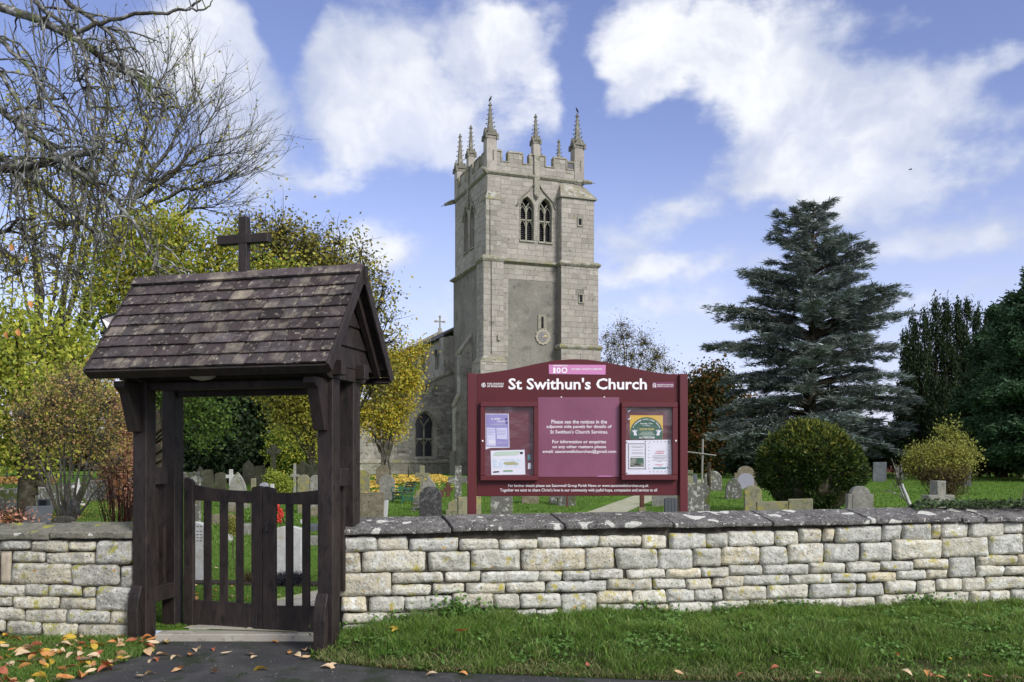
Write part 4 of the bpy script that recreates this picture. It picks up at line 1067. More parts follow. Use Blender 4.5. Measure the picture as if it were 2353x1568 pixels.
# pinnacles
def pinnacle(s, t, zb, zs_, ztip, w, cro=7):
    mb = MB(TW); mb.box(s - w / 2, s + w / 2, t - w / 2, t + w / 2, zb, zs_ - .25)
    pn = mb.build('pinnacle', M['ash'], church)
    m_ = MB(TW)
    hw = w * .55
    m_.hexa([(s - hw, t - hw, zs_ - .25), (s + hw, t - hw, zs_ - .25), (s + hw, t + hw, zs_ - .25), (s - hw, t + hw, zs_ - .25), (s - hw * .8, t - hw * .8, zs_ + .1), (s + hw * .8, t - hw * .8, zs_ + .1), (s + hw * .8, t + hw * .8, zs_ + .1), (s - hw * .8, t + hw * .8, zs_ + .1)])
    for q in range(4):       # little gables
        a = math.pi / 2 * q
        def G(x, y, z): return (s + x * math.cos(a) - y * math.sin(a), t + x * math.sin(a) + y * math.cos(a), z)
        m_.add([G(-hw * .95, -hw * 1.08, zs_ - .05), G(hw * .95, -hw * 1.08, zs_ - .05), G(0, -hw * 1.08, zs_ + hw * 1.3), G(-hw * .7, -hw * .6, zs_ - .05), G(hw * .7, -hw * .6, zs_ - .05), G(0, -hw * .5, zs_ + hw * 1.2)],
               [(0, 1, 2), (3, 5, 4), (0, 2, 5, 3), (1, 4, 5, 2)])
        m_.add([G(-hw * 1.2, -hw * 1.2, zs_ - .3), G(-hw * .8, -hw * 1.2, zs_ - .3), G(-hw * .8, -hw * .8, zs_ - .3), G(-hw * 1.2, -hw * .8, zs_ - .3), G(-hw * 1.15, -hw * 1.15, zs_ + .08), G(-hw * .8, -hw * 1.0, zs_ + .08), G(-hw * .8, -hw * .8, zs_ + .08), G(-hw * 1.0, -hw * .8, zs_ + .08)], [(0, 3, 2, 1), (4, 5, 6, 7), (0, 1, 5, 4), (1, 2, 6, 5), (2, 3, 7, 6), (3, 0, 4, 7)])
    r0 = hw * .62; hh = ztip - zs_ - .1
    m_.hexa([(s - r0 * .8, t - r0 * .8, zs_ + .05), (s + r0 * .8, t - r0 * .8, zs_ + .05), (s + r0 * .8, t + r0 * .8, zs_ + .05), (s - r0 * .8, t + r0 * .8, zs_ + .05)] + [(s + x * .05, t + y * .05, ztip - .1) for x, y in ((-1, -1), (1, -1), (1, 1), (-1, 1))])
    sp = m_.build('spirelet', M['spire'], pn)
    c_ = MB(TW)
    for k in range(cro):
        f_ = (k + .6) / (cro + .2); z = zs_ + .1 + hh * f_; rr = r0 * .8 * (1 - f_) + .05
        for x, y in ((-1, -1), (1, -1), (1, 1), (-1, 1)):
            e = .10 * (1 - f_ * .5) * (w / .6) ** .5
            px, py = s + x * (rr + e * .25), t + y * (rr + e * .25)
            c_.add([(px - e * .6, py - e * .6, z), (px + e * .6, py - e * .6, z), (px + e * .6, py + e * .6, z), (px - e * .6, py + e * .6, z), (px + x * e * .5, py + y * e * .5, z + e * .9), (px, py, z - e * .7)],
                   [(0, 1, 4), (1, 2, 4), (2, 3, 4), (3, 0, 4), (1, 0, 5), (2, 1, 5), (3, 2, 5), (0, 3, 5)])
    c_.lathe([(.03, -.12), (.11, -.04), (.12, .03), (.05, .09), (.075, .15), (.02, .2)], (s, t, ztip - .15), 6)
    tag(c_.build('crockets', M['spire'], sp), kind='stuff')
pinnacle(.30, .30, ZC + .1, 23.75, 26.0, .72)
pinnacle(CW - .3, .30, ZC - .2, 23.85, 26.1, .72)
pinnacle(.30, CD - .3, ZC + .1, 23.6, 26.2, .70)
pinnacle(CW - .3, CD - .3, ZC + .1, 23.5, 26.0, .70)
pinnacle(3.54, .12, PZ2, 23.75, 25.55, .50, 6); pinnacle(.12, 4.02, PZ2, 23.7, 25.7, .52, 6)
pinnacle(3.54, CD - .15, PZ2, 23.7, 25.5, .5, 6); pinnacle(CW - .15, 3.9, PZ2, 23.7, 25.5, .5, 6)
# gargoyles
for (p0, p1) in (((-.1, -.1, 21.2), (-.5, -.5, 21.25)), ((-.1, CD, 21.2), (-.7, CD + .45, 21.0)), ((CW, -.1, 21.25), (CW + .55, -.35, 21.15))):
    a = Vector(TW(*p0)); b = Vector(TW(*p1))
    mb = MB(); mb.tube([a, a.lerp(b, .5) + Vector((0, 0, .02)), b + Vector((0, 0, .02))], [.19, .15, .10], 6); mb.tube([b - (b - a) * .15, b + (b - a) * .35], .025, 5); mb.build('gargoyle', M['trim'], church)
CB('tower_roof', M['lead'], (.3, CW - .3, .3, CD - .3, ZC - .05, ZC + .05))

# ashlar blocks, a centimetre or two proud: the largest 300 in view are parts of their own
blocks = []
def ashlar(fr, s0, s1, z0, z1, ch, holes=(), wmin=.45, wmax=.95, m='ash', skip=0.0, th=.022, ret=False):
    z = z0; k = 0
    while z < z1 - .12:
        h_ = min(ch * rnd.uniform(.85, 1.15), z1 - z)
        if z1 - z - h_ < .14: h_ = z1 - z
        s = s0; first = True
        while s < s1 - .02:
            w = rnd.uniform(wmin, wmax)
            if first and k % 2: w *= .6
            first = False
            if s1 - s - w < wmin * .6: w = s1 - s
            segs = [(s, s + w)]
            for (a, b, c, d) in holes:
                if z + h_ > c + .02 and z < d - .02:
                    ns = []
                    for (p, q) in segs:
                        if q <= a or p >= b: ns.append((p, q)); continue
                        if p < a - .05: ns.append((p, a))
                        if q > b + .05: ns.append((b, q))
                    segs = ns
            for (p, q) in segs:
                if rnd.random() < skip or q - p < .06: continue
                t = rnd.uniform(.35, 1) * th; g_ = .008
                c_ = .008
                pts = [fr(p + g_, -t, z + g_), fr(q - g_, -t, z + g_), fr(q - g_, .02, z + g_), fr(p + g_, .02, z + g_),
                       fr(p + g_, -t, z + h_ - g_), fr(q - g_, -t, z + h_ - g_), fr(q - g_, .02, z + h_ - g_), fr(p + g_, .02, z + h_ - g_)]
                blocks.append(((q - p) * h_, pts, m))
            s += w
        z += h_; k += 1
oh = lambda ops: [(o[0][0] - .07, o[1][0] + .07, zsill - .16, ztop - .25) for o in ops]
ashlar(FW, .95, 5.13, ZS + .3, ZC - .16, .335, oh(wop) + [(3.34, 3.74, 19.9, 22), (2.4, 4.7, 19.5, 19.95)])
ashlar(FS, .95, CD, ZS + .3, ZC - .16, .335, oh(lop) + [(3.82, 4.22, 19.9, 22), (2.8, 5.3, 19.5, 19.95)])
ashlar(FW, 0, .95, 19.95, ZC - .16, .335); ashlar(FS, 0, .95, 19.95, ZC - .16, .335)
ashlar(lambda s, d, z: TW(s, -.16 + d, z), -.16, .92, ZS + .36, 19.33, .335); ashlar(lambda s, d, z: TW(-.16 + d, s, z), -.16, .92, ZS + .36, 19.33, .335)
ashlar(lambda s, d, z: TW(s, -.42 + d, z), -.42, 1.0, 8.8, ZS - .08, .36, wmin=.4, wmax=.8); ashlar(lambda s, d, z: TW(-.42 + d, s, z), -.42, 1.0, 8.8, ZS - .08, .36, wmin=.4, wmax=.8)
ashlar(lambda s, d, z: TW(s, -.72 + d, z), -.72, 1.15, 3.2, 8.33, .36, wmin=.4, wmax=.8); ashlar(lambda s, d, z: TW(-.72 + d, s, z), -.72, 1.15, 3.2, 8.33, .36, wmin=.4, wmax=.8)
sl1 = [(6.3, 6.76, 17.9, 18.65)]; sl2 = [(6.3, 6.76, 12.6, 13.3)]
ashlar(lambda s, d, z: TW(s, -.62 + d, z), 5.15, 7.62, ZS + .32, 19.84, .335, sl1)
ashlar(lambda s, d, z: TW(s, -.80 + d, z), 5.05, 7.86, 9.8, ZS - .08, .37, sl2, wmin=.5, wmax=1.05)
ashlar(lambda s, d, z: TW(s, -.95 + d, z), 4.98, 7.98, 6.8, 9.4, .37, wmin=.5, wmax=1.05)
ashlar(lambda s, d, z: TW(5.15 + d, s, z), -.60, 0, ZS + .32, 19.84, .335, wmin=.3, wmax=.6)
ashlar(lambda s, d, z: TW(s, -.1 + d, z), 1.0, 5.0, 14.1, ZS - .1, .36)             # band under the string
ashlar(lambda s, d, z: TW(s, -.1 + d, z), 1.0, 1.45, 8.8, 14.1, .36, wmin=.3, wmax=.5)
ashlar(FW, .62, 3.35, ZC + .17, PZ1 - .02, .31); ashlar(FW, 3.73, CW - .5, ZC + .17, PZ1 - .1, .31); ashlar(FS, .62, CD - .6, ZC + .17, PZ1 - .02, .31)
for a, b in mer_w[:-1]: ashlar(FW, a, b, PZ1, PZ2 - .03, .32, [(3.34, 3.74, 0, 99)], wmin=.35, wmax=.6)
for a, b in mer_l: ashlar(FS, a, b, PZ1, PZ2 - .03, .32, [(3.8, 4.25, 0, 99)], wmin=.35, wmax=.6)
blocks.sort(key=lambda b: -b[0])
HX = [(0, 3, 2, 1), (4, 5, 6, 7), (0, 1, 5, 4), (1, 2, 6, 5), (2, 3, 7, 6), (3, 0, 4, 7)]
for a, pts, m in blocks[:290]: mkmesh('ashlar_block', pts, HX, M[m], church)
mb = MB()
for a, pts, m in blocks[290:]: mb.add(pts, HX)
tag(mb.build('small_ashlar', M['ash'], church), kind='stuff')
# lightning conductor, plaque on buttress
mb = MB(TW); mb.tube([(.12, -.19, 19.3), (.12, -.19, ZS + .3), (.12, -.46, ZS), (.12, -.46, 8.9)], .022, 4); mb.build('conductor', M['iron'], church)
CB('putlog_stone', M['trim'], (.55, .72, -.56, -.4, 9.85, 10.2))

# side buttress on the left face of the tower
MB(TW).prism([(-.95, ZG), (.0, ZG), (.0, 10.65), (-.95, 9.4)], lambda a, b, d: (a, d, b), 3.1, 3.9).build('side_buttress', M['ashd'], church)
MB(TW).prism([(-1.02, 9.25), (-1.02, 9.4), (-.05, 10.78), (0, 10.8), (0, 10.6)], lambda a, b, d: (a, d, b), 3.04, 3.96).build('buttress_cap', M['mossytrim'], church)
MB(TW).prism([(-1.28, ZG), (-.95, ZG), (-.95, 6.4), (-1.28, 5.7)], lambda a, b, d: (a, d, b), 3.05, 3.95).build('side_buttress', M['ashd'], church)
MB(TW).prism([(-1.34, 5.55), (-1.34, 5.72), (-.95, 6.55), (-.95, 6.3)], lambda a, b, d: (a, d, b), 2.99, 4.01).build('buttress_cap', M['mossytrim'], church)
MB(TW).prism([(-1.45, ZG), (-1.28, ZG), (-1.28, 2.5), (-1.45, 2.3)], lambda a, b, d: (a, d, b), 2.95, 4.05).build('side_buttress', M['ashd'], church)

# ------------------------------------------------------------------ aisle west wall with pointed window, clerestory, nave roof
AT = 7.7                      # depth of the aisle's west wall
def FA(s, d, z): return TW(s, AT + d, z)
def aU(u, v):                 # picture point on the aisle wall
    d = Vector(((u - CX) / F, 1, -(v - HZ) / F)); o_ = Vector((0, 0, H))
    p0 = CA + cb * AT
    k = (p0 - o_).dot(cb) / d.dot(cb); p = o_ + d * k - CA
    return p.dot(ca), p.z
wl = aU(954, 1050); wr = aU(996, 1050); wt = aU(975, 948); ws = aU(975, 980)
awin = arch((wl[0] + wr[0]) / 2, wr[0] - wl[0], wl[1], ws[1], wt[1], 10)
r0 = aU(1043, 855); r1 = aU(965, 890); slp = (r0[1] - r1[1]) / (r0[0] - r1[0])
SLft = -7.6
ztopw = r0[1]
def lean(s): return r0[1] + slp * (s - r0[0])
mb = MB()
zlo = lean(SLft)
wall_with_openings(mb, FA, SLft, 0, ZG, min(zlo, wt[1] + .05) if zlo > wt[1] else wt[1] + .05, [awin], .5)
zt_ = min(zlo, wt[1] + .05) if zlo > wt[1] else wt[1] + .05
mb.prism([(SLft, zt_), (0, zt_), (0, lean(0)), (SLft, max(zt_ + .01, lean(SLft)))], lambda a, b, d: FA(a, d, b), 0, .5)
mb.build('aisle_wall', M['ashw'], church)
blocks = []
ashlar(FA, -4.6, 0, 1.9, lean(-2.2), .21, [(awin[0][0] - .25, awin[1][0] + .25, awin[0][1] - .3, wt[1] + .15)], wmin=.22, wmax=.62, skip=.12, th=.03)
ashlar(FA, SLft, -4.6, 1.9, lean(-5), .27, (), wmin=.3, wmax=.7, skip=.2, th=.02)
mb = MB()
for a, pts, m in blocks: mb.add(pts, HX)
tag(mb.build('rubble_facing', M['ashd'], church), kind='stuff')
MB().prism([(SLft - .2, lean(SLft) - .0), (0, lean(0)), (0, lean(0) + .16), (SLft - .2, lean(SLft) + .16)], lambda a, b, d: FA(a, d, b), -.12, .6).build('verge_coping', M['mossytrim'], church)
CB('plinth', M['trim'], (SLft - .1, 0, AT - .22, AT, ZG, 1.55)); MB(TW).hexa([(SLft - .12, AT - .27, 1.55), (0, AT - .27, 1.55), (0, AT, 1.55), (SLft - .12, AT, 1.55), (SLft - .12, AT - .27, 1.62), (0, AT - .27, 1.62), (0, AT - .02, 1.85), (SLft - .12, AT - .02, 1.85)]).build('plinth_moulding', M['mossytrim'], church)
# window in the aisle
ac = (wl[0] + wr[0]) / 2; aw = wr[0] - wl[0]
f = MB()
def bx(a, b, z0, z1, d0=.14, d1=.26): f.hexa([FA(a, d0, z0), FA(b, d0, z0), FA(b, d1, z0), FA(a, d1, z0), FA(a, d0, z1), FA(b, d0, z1), FA(b, d1, z1), FA(a, d1, z1)])
zb_ = wl[1]; zm_ = aU(975, 1009)[1]
bx(ac - .055, ac + .055, zb_, ws[1] + .1); bx(ac - aw / 2, ac - aw / 2 + .08, zb_, ws[1]); bx(ac + aw / 2 - .08, ac + aw / 2, zb_, ws[1]); bx(ac - aw / 2, ac + aw / 2, zm_ - .06, zm_ + .06)
f.tube([FA(ac, .2, ws[1] + .02), FA(ac - aw * .2, .2, ws[1] + .42), FA(ac - aw * .3, .2, ws[1] + .6)], .05, 5); f.tube([FA(ac, .2, ws[1] + .02), FA(ac + aw * .2, .2, ws[1] + .42), FA(ac + aw * .3, .2, ws[1] + .6)], .05, 5)
for zz in (zm_ - .04,):
    for c in (ac - aw / 4, ac + aw / 4):
        f.tube([FA(c - aw * .2, .2, zz - .4), FA(c - aw * .12, .2, zz - .16), FA(c, .2, zz), FA(c + aw * .12, .2, zz - .16), FA(c + aw * .2, .2, zz - .4)], .045, 5)
aw_o = f.build('aisle_window', M['mossytrim'], church)
for a0, a1 in ((ac - aw / 2, ac), (ac, ac + aw / 2)):
    for z0, z1 in ((zb_, zm_), (zm_, wt[1])):
        mb = MB(); mb.hexa([FA(a0, .28, z0), FA(a1, .28, z0), FA(a1, .30, z0), FA(a0, .30, z0), FA(a0, .28, z1), FA(a1, .28, z1), FA(a1, .30, z1), FA(a0, .30, z1)]); mb.build('pane', M['lead'], aw_o)
mb = MB(); mb.tube([FA(ac + aw * .72, -.05, ws[1] - .25)] + [FA(ac + (x - ac) * 1.22, -.05, ws[1] + (z - ws[1]) * 1.15) for x, z in awin[2:]] + [FA(ac - aw * .72, -.05, ws[1] - .25)], .085, 5); mb.build('hood_mould', M['trim'], aw_o, smooth=True)
mb = MB(); mb.hexa([FA(ac - aw * .6, -.12, zb_ - .2), FA(ac + aw * .6, -.12, zb_ - .2), FA(ac + aw * .6, .2, zb_ - .2), FA(ac - aw * .6, .2, zb_ - .2), FA(ac - aw * .6, -.08, zb_ - .08), FA(ac + aw * .6, -.08, zb_ - .08), FA(ac + aw * .6, .2, zb_ + .04), FA(ac - aw * .6, .2, zb_ + .04)]); mb.build('sill', M['mossytrim'], aw_o)
# aisle side wall and lean-to roof
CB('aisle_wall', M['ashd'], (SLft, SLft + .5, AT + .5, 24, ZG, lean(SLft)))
for k in range(4): CB('aisle_buttress', M['trim'], (SLft - .7, SLft, AT + .3 + k * 4.6, AT + 1.0 + k * 4.6, ZG, 3.9))
MB(TW).hexa([(SLft - .2, AT + .4, lean(SLft) - .02), (-.4, AT + .4, lean(-.4) - .02), (-.4, 24, lean(-.4) - .02), (SLft - .2, 24, lean(SLft) - .02), (SLft - .2, AT + .4, lean(SLft) + .10), (-.4, AT + .4, lean(-.4) + .10), (-.4, 24, lean(-.4) + .1), (SLft - .2, 24, lean(SLft) + .1)]).build('aisle_roof', M['slateroof'], church)
# clerestory wall of the nave
ZE_, ZRD = 11.15, 13.45
def FN(s, d, z): return TW(-.45 + d, s, z)
c1 = [arch(t, 1.2, 8.9, 10.0, 10.55, 6) for t in (11.0, 15.2, 19.6)]
mb = MB(); wall_with_openings(mb, FN, CD + .3, 24, 6, ZE_, c1, .5); mb.build('nave_wall', M['ashw'], church)
for o_ in c1:
    c = (o_[0][0] + o_[1][0]) / 2
    f = MB()
    for x in (-.55, -.05, .45): f.hexa([FN(c + x, .12, 8.9), FN(c + x + .1, .12, 8.9), FN(c + x + .1, .22, 8.9), FN(c + x, .22, 8.9), FN(c + x, .12, 10.3), FN(c + x + .1, .12, 10.3), FN(c + x + .1, .22, 10.3), FN(c + x, .22, 10.3)])
    wo_ = f.build('clerestory_window', M['trim'], church)
    mb = MB(); mb.hexa([FN(c - .6, .26, 8.9), FN(c + .6, .26, 8.9), FN(c + .6, .3, 8.9), FN(c - .6, .3, 8.9), FN(c - .6, .26, 10.6), FN(c + .6, .26, 10.6), FN(c + .6, .3, 10.6), FN(c - .6, .3, 10.6)]); mb.build('pane', M['lead'], wo_)
    mb = MB(); mb.tube([FN(x, -.03, z) for x, z in o_[2:]], .09, 5); mb.build('hood_mould', M['trim'], wo_)
CB('clerestory_buttress', M['ashd'], (-.85, -.4, CD + .25, CD + 1.3, 6, ZE_ - .1))
mb = MB(TW); mb.tube([(-.6, 9.3, 7.4), (-.6, 9.3, ZE_ - .35), (-.75, 9.3, ZE_ - .15)], .07, 6); mb.build('downpipe', M['pipe'], church)
CB('gutter', M['iron'], (-.85, -.62, CD + .2, 24.2, ZE_ - .02, ZE_ + .12))
MB(TW).prism([(-.75, ZE_ + .05), (3.5, ZRD), (8, ZE_ + .05), (8, ZE_ + .2), (3.5, ZRD + .16), (-.75, ZE_ + .2)], lambda a, b, d: (a, d, b), CD + .2, 24.1).build('nave_roof', M['slateroof'], church)
MB(TW).prism([(-.8, ZE_ + .1), (3.5, ZRD + .1), (7.8, ZE_ + .1), (7.8, ZE_ + .38), (3.5, ZRD + .42), (-.8, ZE_ + .38)], lambda a, b, d: (a, d, b), 23.9, 24.4).build('gable_coping', M['mossytrim'], church)
MB(TW).prism([(-.45, 1), (7.4, 1), (7.4, ZE_), (3.5, ZRD), (-.45, ZE_)], lambda a, b, d: (a, d, b), 23.7, 24.2).build('gable_wall', M['ashd'], church)
gx = MB(TW); gz = ZRD + .4
gx.box(3.36, 3.64, 24.05, 24.3, gz - .3, gz + .25); gx.box(3.44, 3.56, 24.12, 24.24, gz + .2, gz + 1.35); gx.box(3.08, 3.92, 24.13, 24.23, gz + .82, gz + .94)
for x, z in ((3.5, gz + 1.35), (3.08, gz + .88), (3.92, gz + .88)): gx.box(x - .1, x + .1, 24.11, 24.25, z - .09, z + .09)
gx.build('gable_cross', M['trim'], church)
# ================================================================== notice board
SY = 10.95; SM = .045
def spt(u, v, d=0.0):
    """point of the board's plane on the sight line through (u, v), d metres in front of it"""
    k = (u - CX) / F
    Y = (SY - SM * (-.55)) / (1 - SM * k)
    n = Vector((SM, -1, 0)).normalized()
    return Vector((k * Y, Y, H - (v - HZ) * Y / F)) + n * d
nb = thing('notice_board', "large maroon church notice board reading St Swithun's Church on two posts behind the wall", 'notice board', tuple(spt(1326, 1260)))
def SP(poly, d0, d1, name, m, parent=nb, bevel=0, label=None):
    mb = MB(); mb.prism(poly, lambda a, b, d: spt(a, b, d), d0, d1); o = mb.build(name, m, parent, bevel=bevel)
    if label: o['label'] = label
    return o
q6 = lambda x, y: (1053.9 + .2423 * x, 815 + .2423 * y)
def rect6(x0, y0, x1, y1): return [q6(x0, y1), q6(x1, y1), q6(x1, y0), q6(x0, y0)]
top = [(170,183),(240,178),(320,167),(400,156),(480,143),(560,127),(640,110),(720,92),(800,76),(880,61),(960,51),(1040,46),(1120,45),(1200,48),(1280,56),(1360,67),(1440,81),(1520,98),(1600,115),(1680,133),(1760,150),(1840,166),(1920,179),(2000,185),(2087,186)]
SP([q6(*p) for p in [(170, 1345), (2087, 1336)] + top[::-1]], -.035, 0, 'board', M['maroon'], bevel=.004)
SP([q6(82, 1900), q6(168, 1900), q6(168, 180), q6(82, 180)], -.09, .045, 'post', M['maroon2'], bevel=.008)
SP([q6(2090, 1900), q6(2168, 1900), q6(2165, 186), q6(2088, 186)], -.09, .045, 'post', M['maroon2'], bevel=.008)
SP(rect6(752, 405, 1522, 1160), .001, .006, 'vinyl_panel', M['purple'])
SP([q6(1300, 1158), q6(1470, 1158), q6(1440, 1150), q6(1340, 1149)], .006, .009, 'peeling_edge', M['pink'])
for x in (968, 1375): SP(rect6(x, 399, x + 12, 408), .006, .01, 'fixing', M['white'])
def frame_case(x0, y0, x1, y1, gx0, gy0, gx1, gy1, label):
    o = SP([q6(x0, y1), q6(x1, y1), q6(x1, gy1), q6(x0, gy1)], .0, .075, 'display_case', M['maroon2'], bevel=.006); o['label'] = label
    SP([q6(x0, gy0), q6(x1, gy0), q6(x1, y0), q6(x0, y0)], .0, .075, 'case_frame', M['maroon2'], o, .006)
    SP([q6(x0, gy1), q6(gx0, gy1), q6(gx0, gy0), q6(x0, gy0)], .0, .0745, 'case_frame', M['maroon2'], o, .006)
    SP([q6(gx1, gy1), q6(x1, gy1), q6(x1, gy0), q6(gx1, gy0)], .0, .0745, 'case_frame', M['maroon2'], o, .006)
    SP([q6(gx0, gy1), q6(gx1, gy1), q6(gx1, gy0), q6(gx0, gy0)], .001, .006, 'back_panel', M['maroonback'], o)
    mb = MB(); pts = [spt(*q6(a, b), .055) for a, b in ((gx0, gy1), (gx1, gy1), (gx1, gy0), (gx0, gy0))]
    mb.add(pts, [(0, 1, 2, 3)]); mb.build('glass', M['glass'], o)
    return o
c1_ = frame_case(205, 452, 752, 1195, 250, 500, 708, 1147, 'left glazed case with a lilac poster and a white sheet')
c2_ = frame_case(1535, 456, 2065, 1190, 1577, 504, 2015, 1140, 'right glazed case with a yellow and green poster')
SP(rect6(220, 813, 234, 827), .075, .083, 'lock', M['white'], c1_); SP(rect6(2041, 811, 2054, 825), .075, .083, 'lock', M['white'], c2_)
def text(body, x0, x1, y0, y1, m, d, parent=nb, bold=0.0, name='lettering', wcap=None):
    cu = bpy.data.curves.new('t', 'FONT'); cu.body = body; cu.offset = bold; cu.resolution_u = 2
    ob = bpy.data.objects.new('t', cu); COL.objects.link(ob)
    dg = bpy.context.evaluated_depsgraph_get()
    me = bpy.data.meshes.new_from_object(ob.evaluated_get(dg))
    V = np.array([v.co[:] for v in me.vertices]); Fc = [tuple(p.vertices) for p in me.polygons]
    bpy.data.objects.remove(ob); bpy.data.meshes.remove(me)
    mn, mx = V.min(0), V.max(0)
    out = []
    for x, y, z in V:
        a = (x - mn[0]) / (mx[0] - mn[0]); b = (y - mn[1]) / (mx[1] - mn[1])
        out.append(spt(*q6(x0 + (x1 - x0) * a, y1 + (y0 - y1) * b), d))
    return mkmesh(name, out, Fc, m, parent)
wh = M['white']
text("St Swithun's Church", 472, 1785, 222, 333, wh, .003, bold=.022)
text('THE CHURCH', 268, 425, 269, 287, wh, .003, bold=.02); text('OF ENGLAND', 268, 424, 292, 310, wh, .003, bold=.02)
mb = MB(); cxm, cym = 237, 290
def ringpoly(mb, cx_, cy_, ra, rb, d0, d1, n=28, a0=0, a1=2 * math.pi):
    for i in range(n):
        a, b = a0 + (a1 - a0) * i / n, a0 + (a1 - a0) * (i + 1) / n
        mb.prism([(cx_ + rb * math.cos(b), cy_ + rb * math.sin(b)), (cx_ + rb * math.cos(a), cy_ + rb * math.sin(a)), (cx_ + ra * math.cos(a), cy_ + ra * math.sin(a)), (cx_ + ra * math.cos(b), cy_ + ra * math.sin(b))], lambda p, q, d: spt(*q6(p, q), d), d0, d1)
ringpoly(mb, cxm, cym, 16, 21, .002, .004, a0=R(10), a1=R(330)); ringpoly(mb, cxm + 3, cym - 1, 9, 12, .002, .004, 16, R(90), R(300))
for a in ((cxm - 20, cym - 3, cxm + 20, cym + 2), (cxm - 1, cym - 22, cxm + 4, cym + 22)): mb.prism(rect6(*a), lambda p, q, d: spt(p, q, d), .002, .0045)
mb.build('church_emblem', wh, nb)
SP(rect6(1836, 262, 2040, 321), .001, .003, 'diocese_plate', mat('plum_plate', (.17, .045, .10), [], .4))
text('DIOCESE OF LINCOLN', 1883, 2034, 281, 293, wh, .005, bold=.02); text('faithful confident joyful', 1883, 2034, 297, 310, wh, .005, bold=.01)
mb = MB()
for x0, x1 in ((1841, 1845), (1849, 1853), (1861, 1865), (1867, 1871)): mb.prism(rect6(x0, 285, x1, 313), lambda p, q, d: spt(p, q, d), .003, .005)
ringpoly(mb, 1856, 286, 11, 15, .003, .005, 12, math.pi, 2 * math.pi); ringpoly(mb, 1856, 296, 4, 7, .003, .005, 10, math.pi, 2 * math.pi)
mb.build('diocese_emblem', wh, nb)
SP([q6(857, 185), q6(1392, 191), q6(1395, 99), q6(854, 96)], .001, .005, 'centenary_strip', M['pink'])
text('REMEMBRANCE', 893, 1030, 100, 114, wh, .007, bold=.02); text('1', 896, 918, 125, 178, wh, .007, bold=.02); text('0', 926, 968, 124, 178, wh, .007, bold=.03)
mb = MB(); ringpoly(mb, 1002, 151, 17, 28, .006, .008, 20); mb.build('lettering', wh, nb)
text('100 YEARS | 100 DAYS | 2 MINUTES', 1070, 1360, 131, 154, wh, .007, bold=.018)
for s_, x0, x1, y0, y1 in (('Please see the notices in the', 879, 1406, 620, 655), ('adjacent side panels for details of', 833, 1450, 668, 706), ("St Swithun's Church Services.", 868, 1416, 716, 750),
                          ('For information or enquiries', 888, 1396, 811, 852), ('on any other matters please', 888, 1398, 860, 897), ('email: saxonwellchurches@gmail.com', 795, 1492, 903, 942)):
    text(s_, x0, x1, y0, y1, wh, .0085, bold=.008)
text('For further details please see Saxonwell Group Parish News or www.saxonwellchurches.org.uk', 470, 1800, 1229, 1264, wh, .003, bold=.004)
text("Together we exist to share Christ's love in our community with joyful hope, compassion and service to all", 392, 1880, 1270, 1308, wh, .003, bold=.004)
# papers in the left case
def sheet(name, poly, m, d, parent, label=None): return SP([q6(*p) for p in poly], d, d + .0015, name, m, parent, label=label)
pl = sheet('poster', [(256, 900), (300, 886), (482, 884), (474, 562), (254, 562)], M['whitepaper'], .010, c1_, 'lilac poster')
sheet('poster_print', [(262, 872), (476, 878), (468, 568), (258, 568)], M['lilac'], .012, c1_)
sheet('poster_print', [(267, 865), (352, 868), (347, 696), (264, 694)], M['lilacpale'], .014, c1_); sheet('poster_print', [(362, 800), (462, 806), (458, 696), (356, 697)], M['lilacpale'], .014, c1_)
sheet('poster_print', [(286, 845), (345, 850), (345, 815), (286, 815)], M['whitepaper'], .0155, c1_)
text('a safer', 308, 402, 598, 618, wh, .015, c1_, .02); text('church', 365, 436, 622, 643, wh, .015, c1_, .02)
for i, (x0, x1, y) in enumerate(((300, 440, 660), (296, 450, 668), (366, 456, 830), (366, 450, 840), (270, 340, 710), (270, 338, 725), (270, 342, 740), (270, 330, 755), (362, 455, 715), (362, 450, 730), (362, 452, 745), (362, 440, 760))):
    sheet('print_line', [(x0, y + 3), (x1, y + 3), (x1, y), (x0, y)], M['lilacpale'] if i < 4 else M['lilac'], .0155, c1_)
mb = MB(); ringpoly(mb, 452, 612, 4, 10, .015, .017, 12); ringpoly(mb, 456, 648, 3, 9, .015, .017, 10); mb.build('poster_emblem', M['blackprint'], c1_)
sheet('notice', [(310, 1142), (632, 1138), (625, 903), (303, 912)], M['whitepaper'], .010, c1_)
sheet('notice_print', [(328, 960), (560, 955), (580, 912), (340, 925)], M['palegreen'], .012, c1_); sheet('notice_print', [(330, 1075), (600, 1068), (590, 985), (325, 995)], M['paleblue'], .012, c1_)
sheet('notice_print', [(430, 1040), (470, 1048), (560, 1045), (572, 1035), (520, 1015), (470, 1018), (425, 1022)], M['ochreprint'], .014, c1_)
sheet('notice_print', [(330, 1122), (385, 1116), (383, 1105), (330, 1108)], M['blackprint'], .014, c1_); sheet('notice_print', [(425, 1112), (514, 1110), (512, 1094), (425, 1096)], mat('mid_green_print', (.25, .40, .25)), .014, c1_)
sheet('notice_print', [(582, 945), (610, 942), (606, 922), (580, 925)], M['blackprint'], .014, c1_)
sheet('card', [(656, 1088), (685, 1084), (686, 1030), (658, 1028)], M['whitepaper'], .010, c1_); sheet('card', [(655, 998), (682, 1002), (680, 948), (652, 950)], M['tealprint'], .010, c1_)
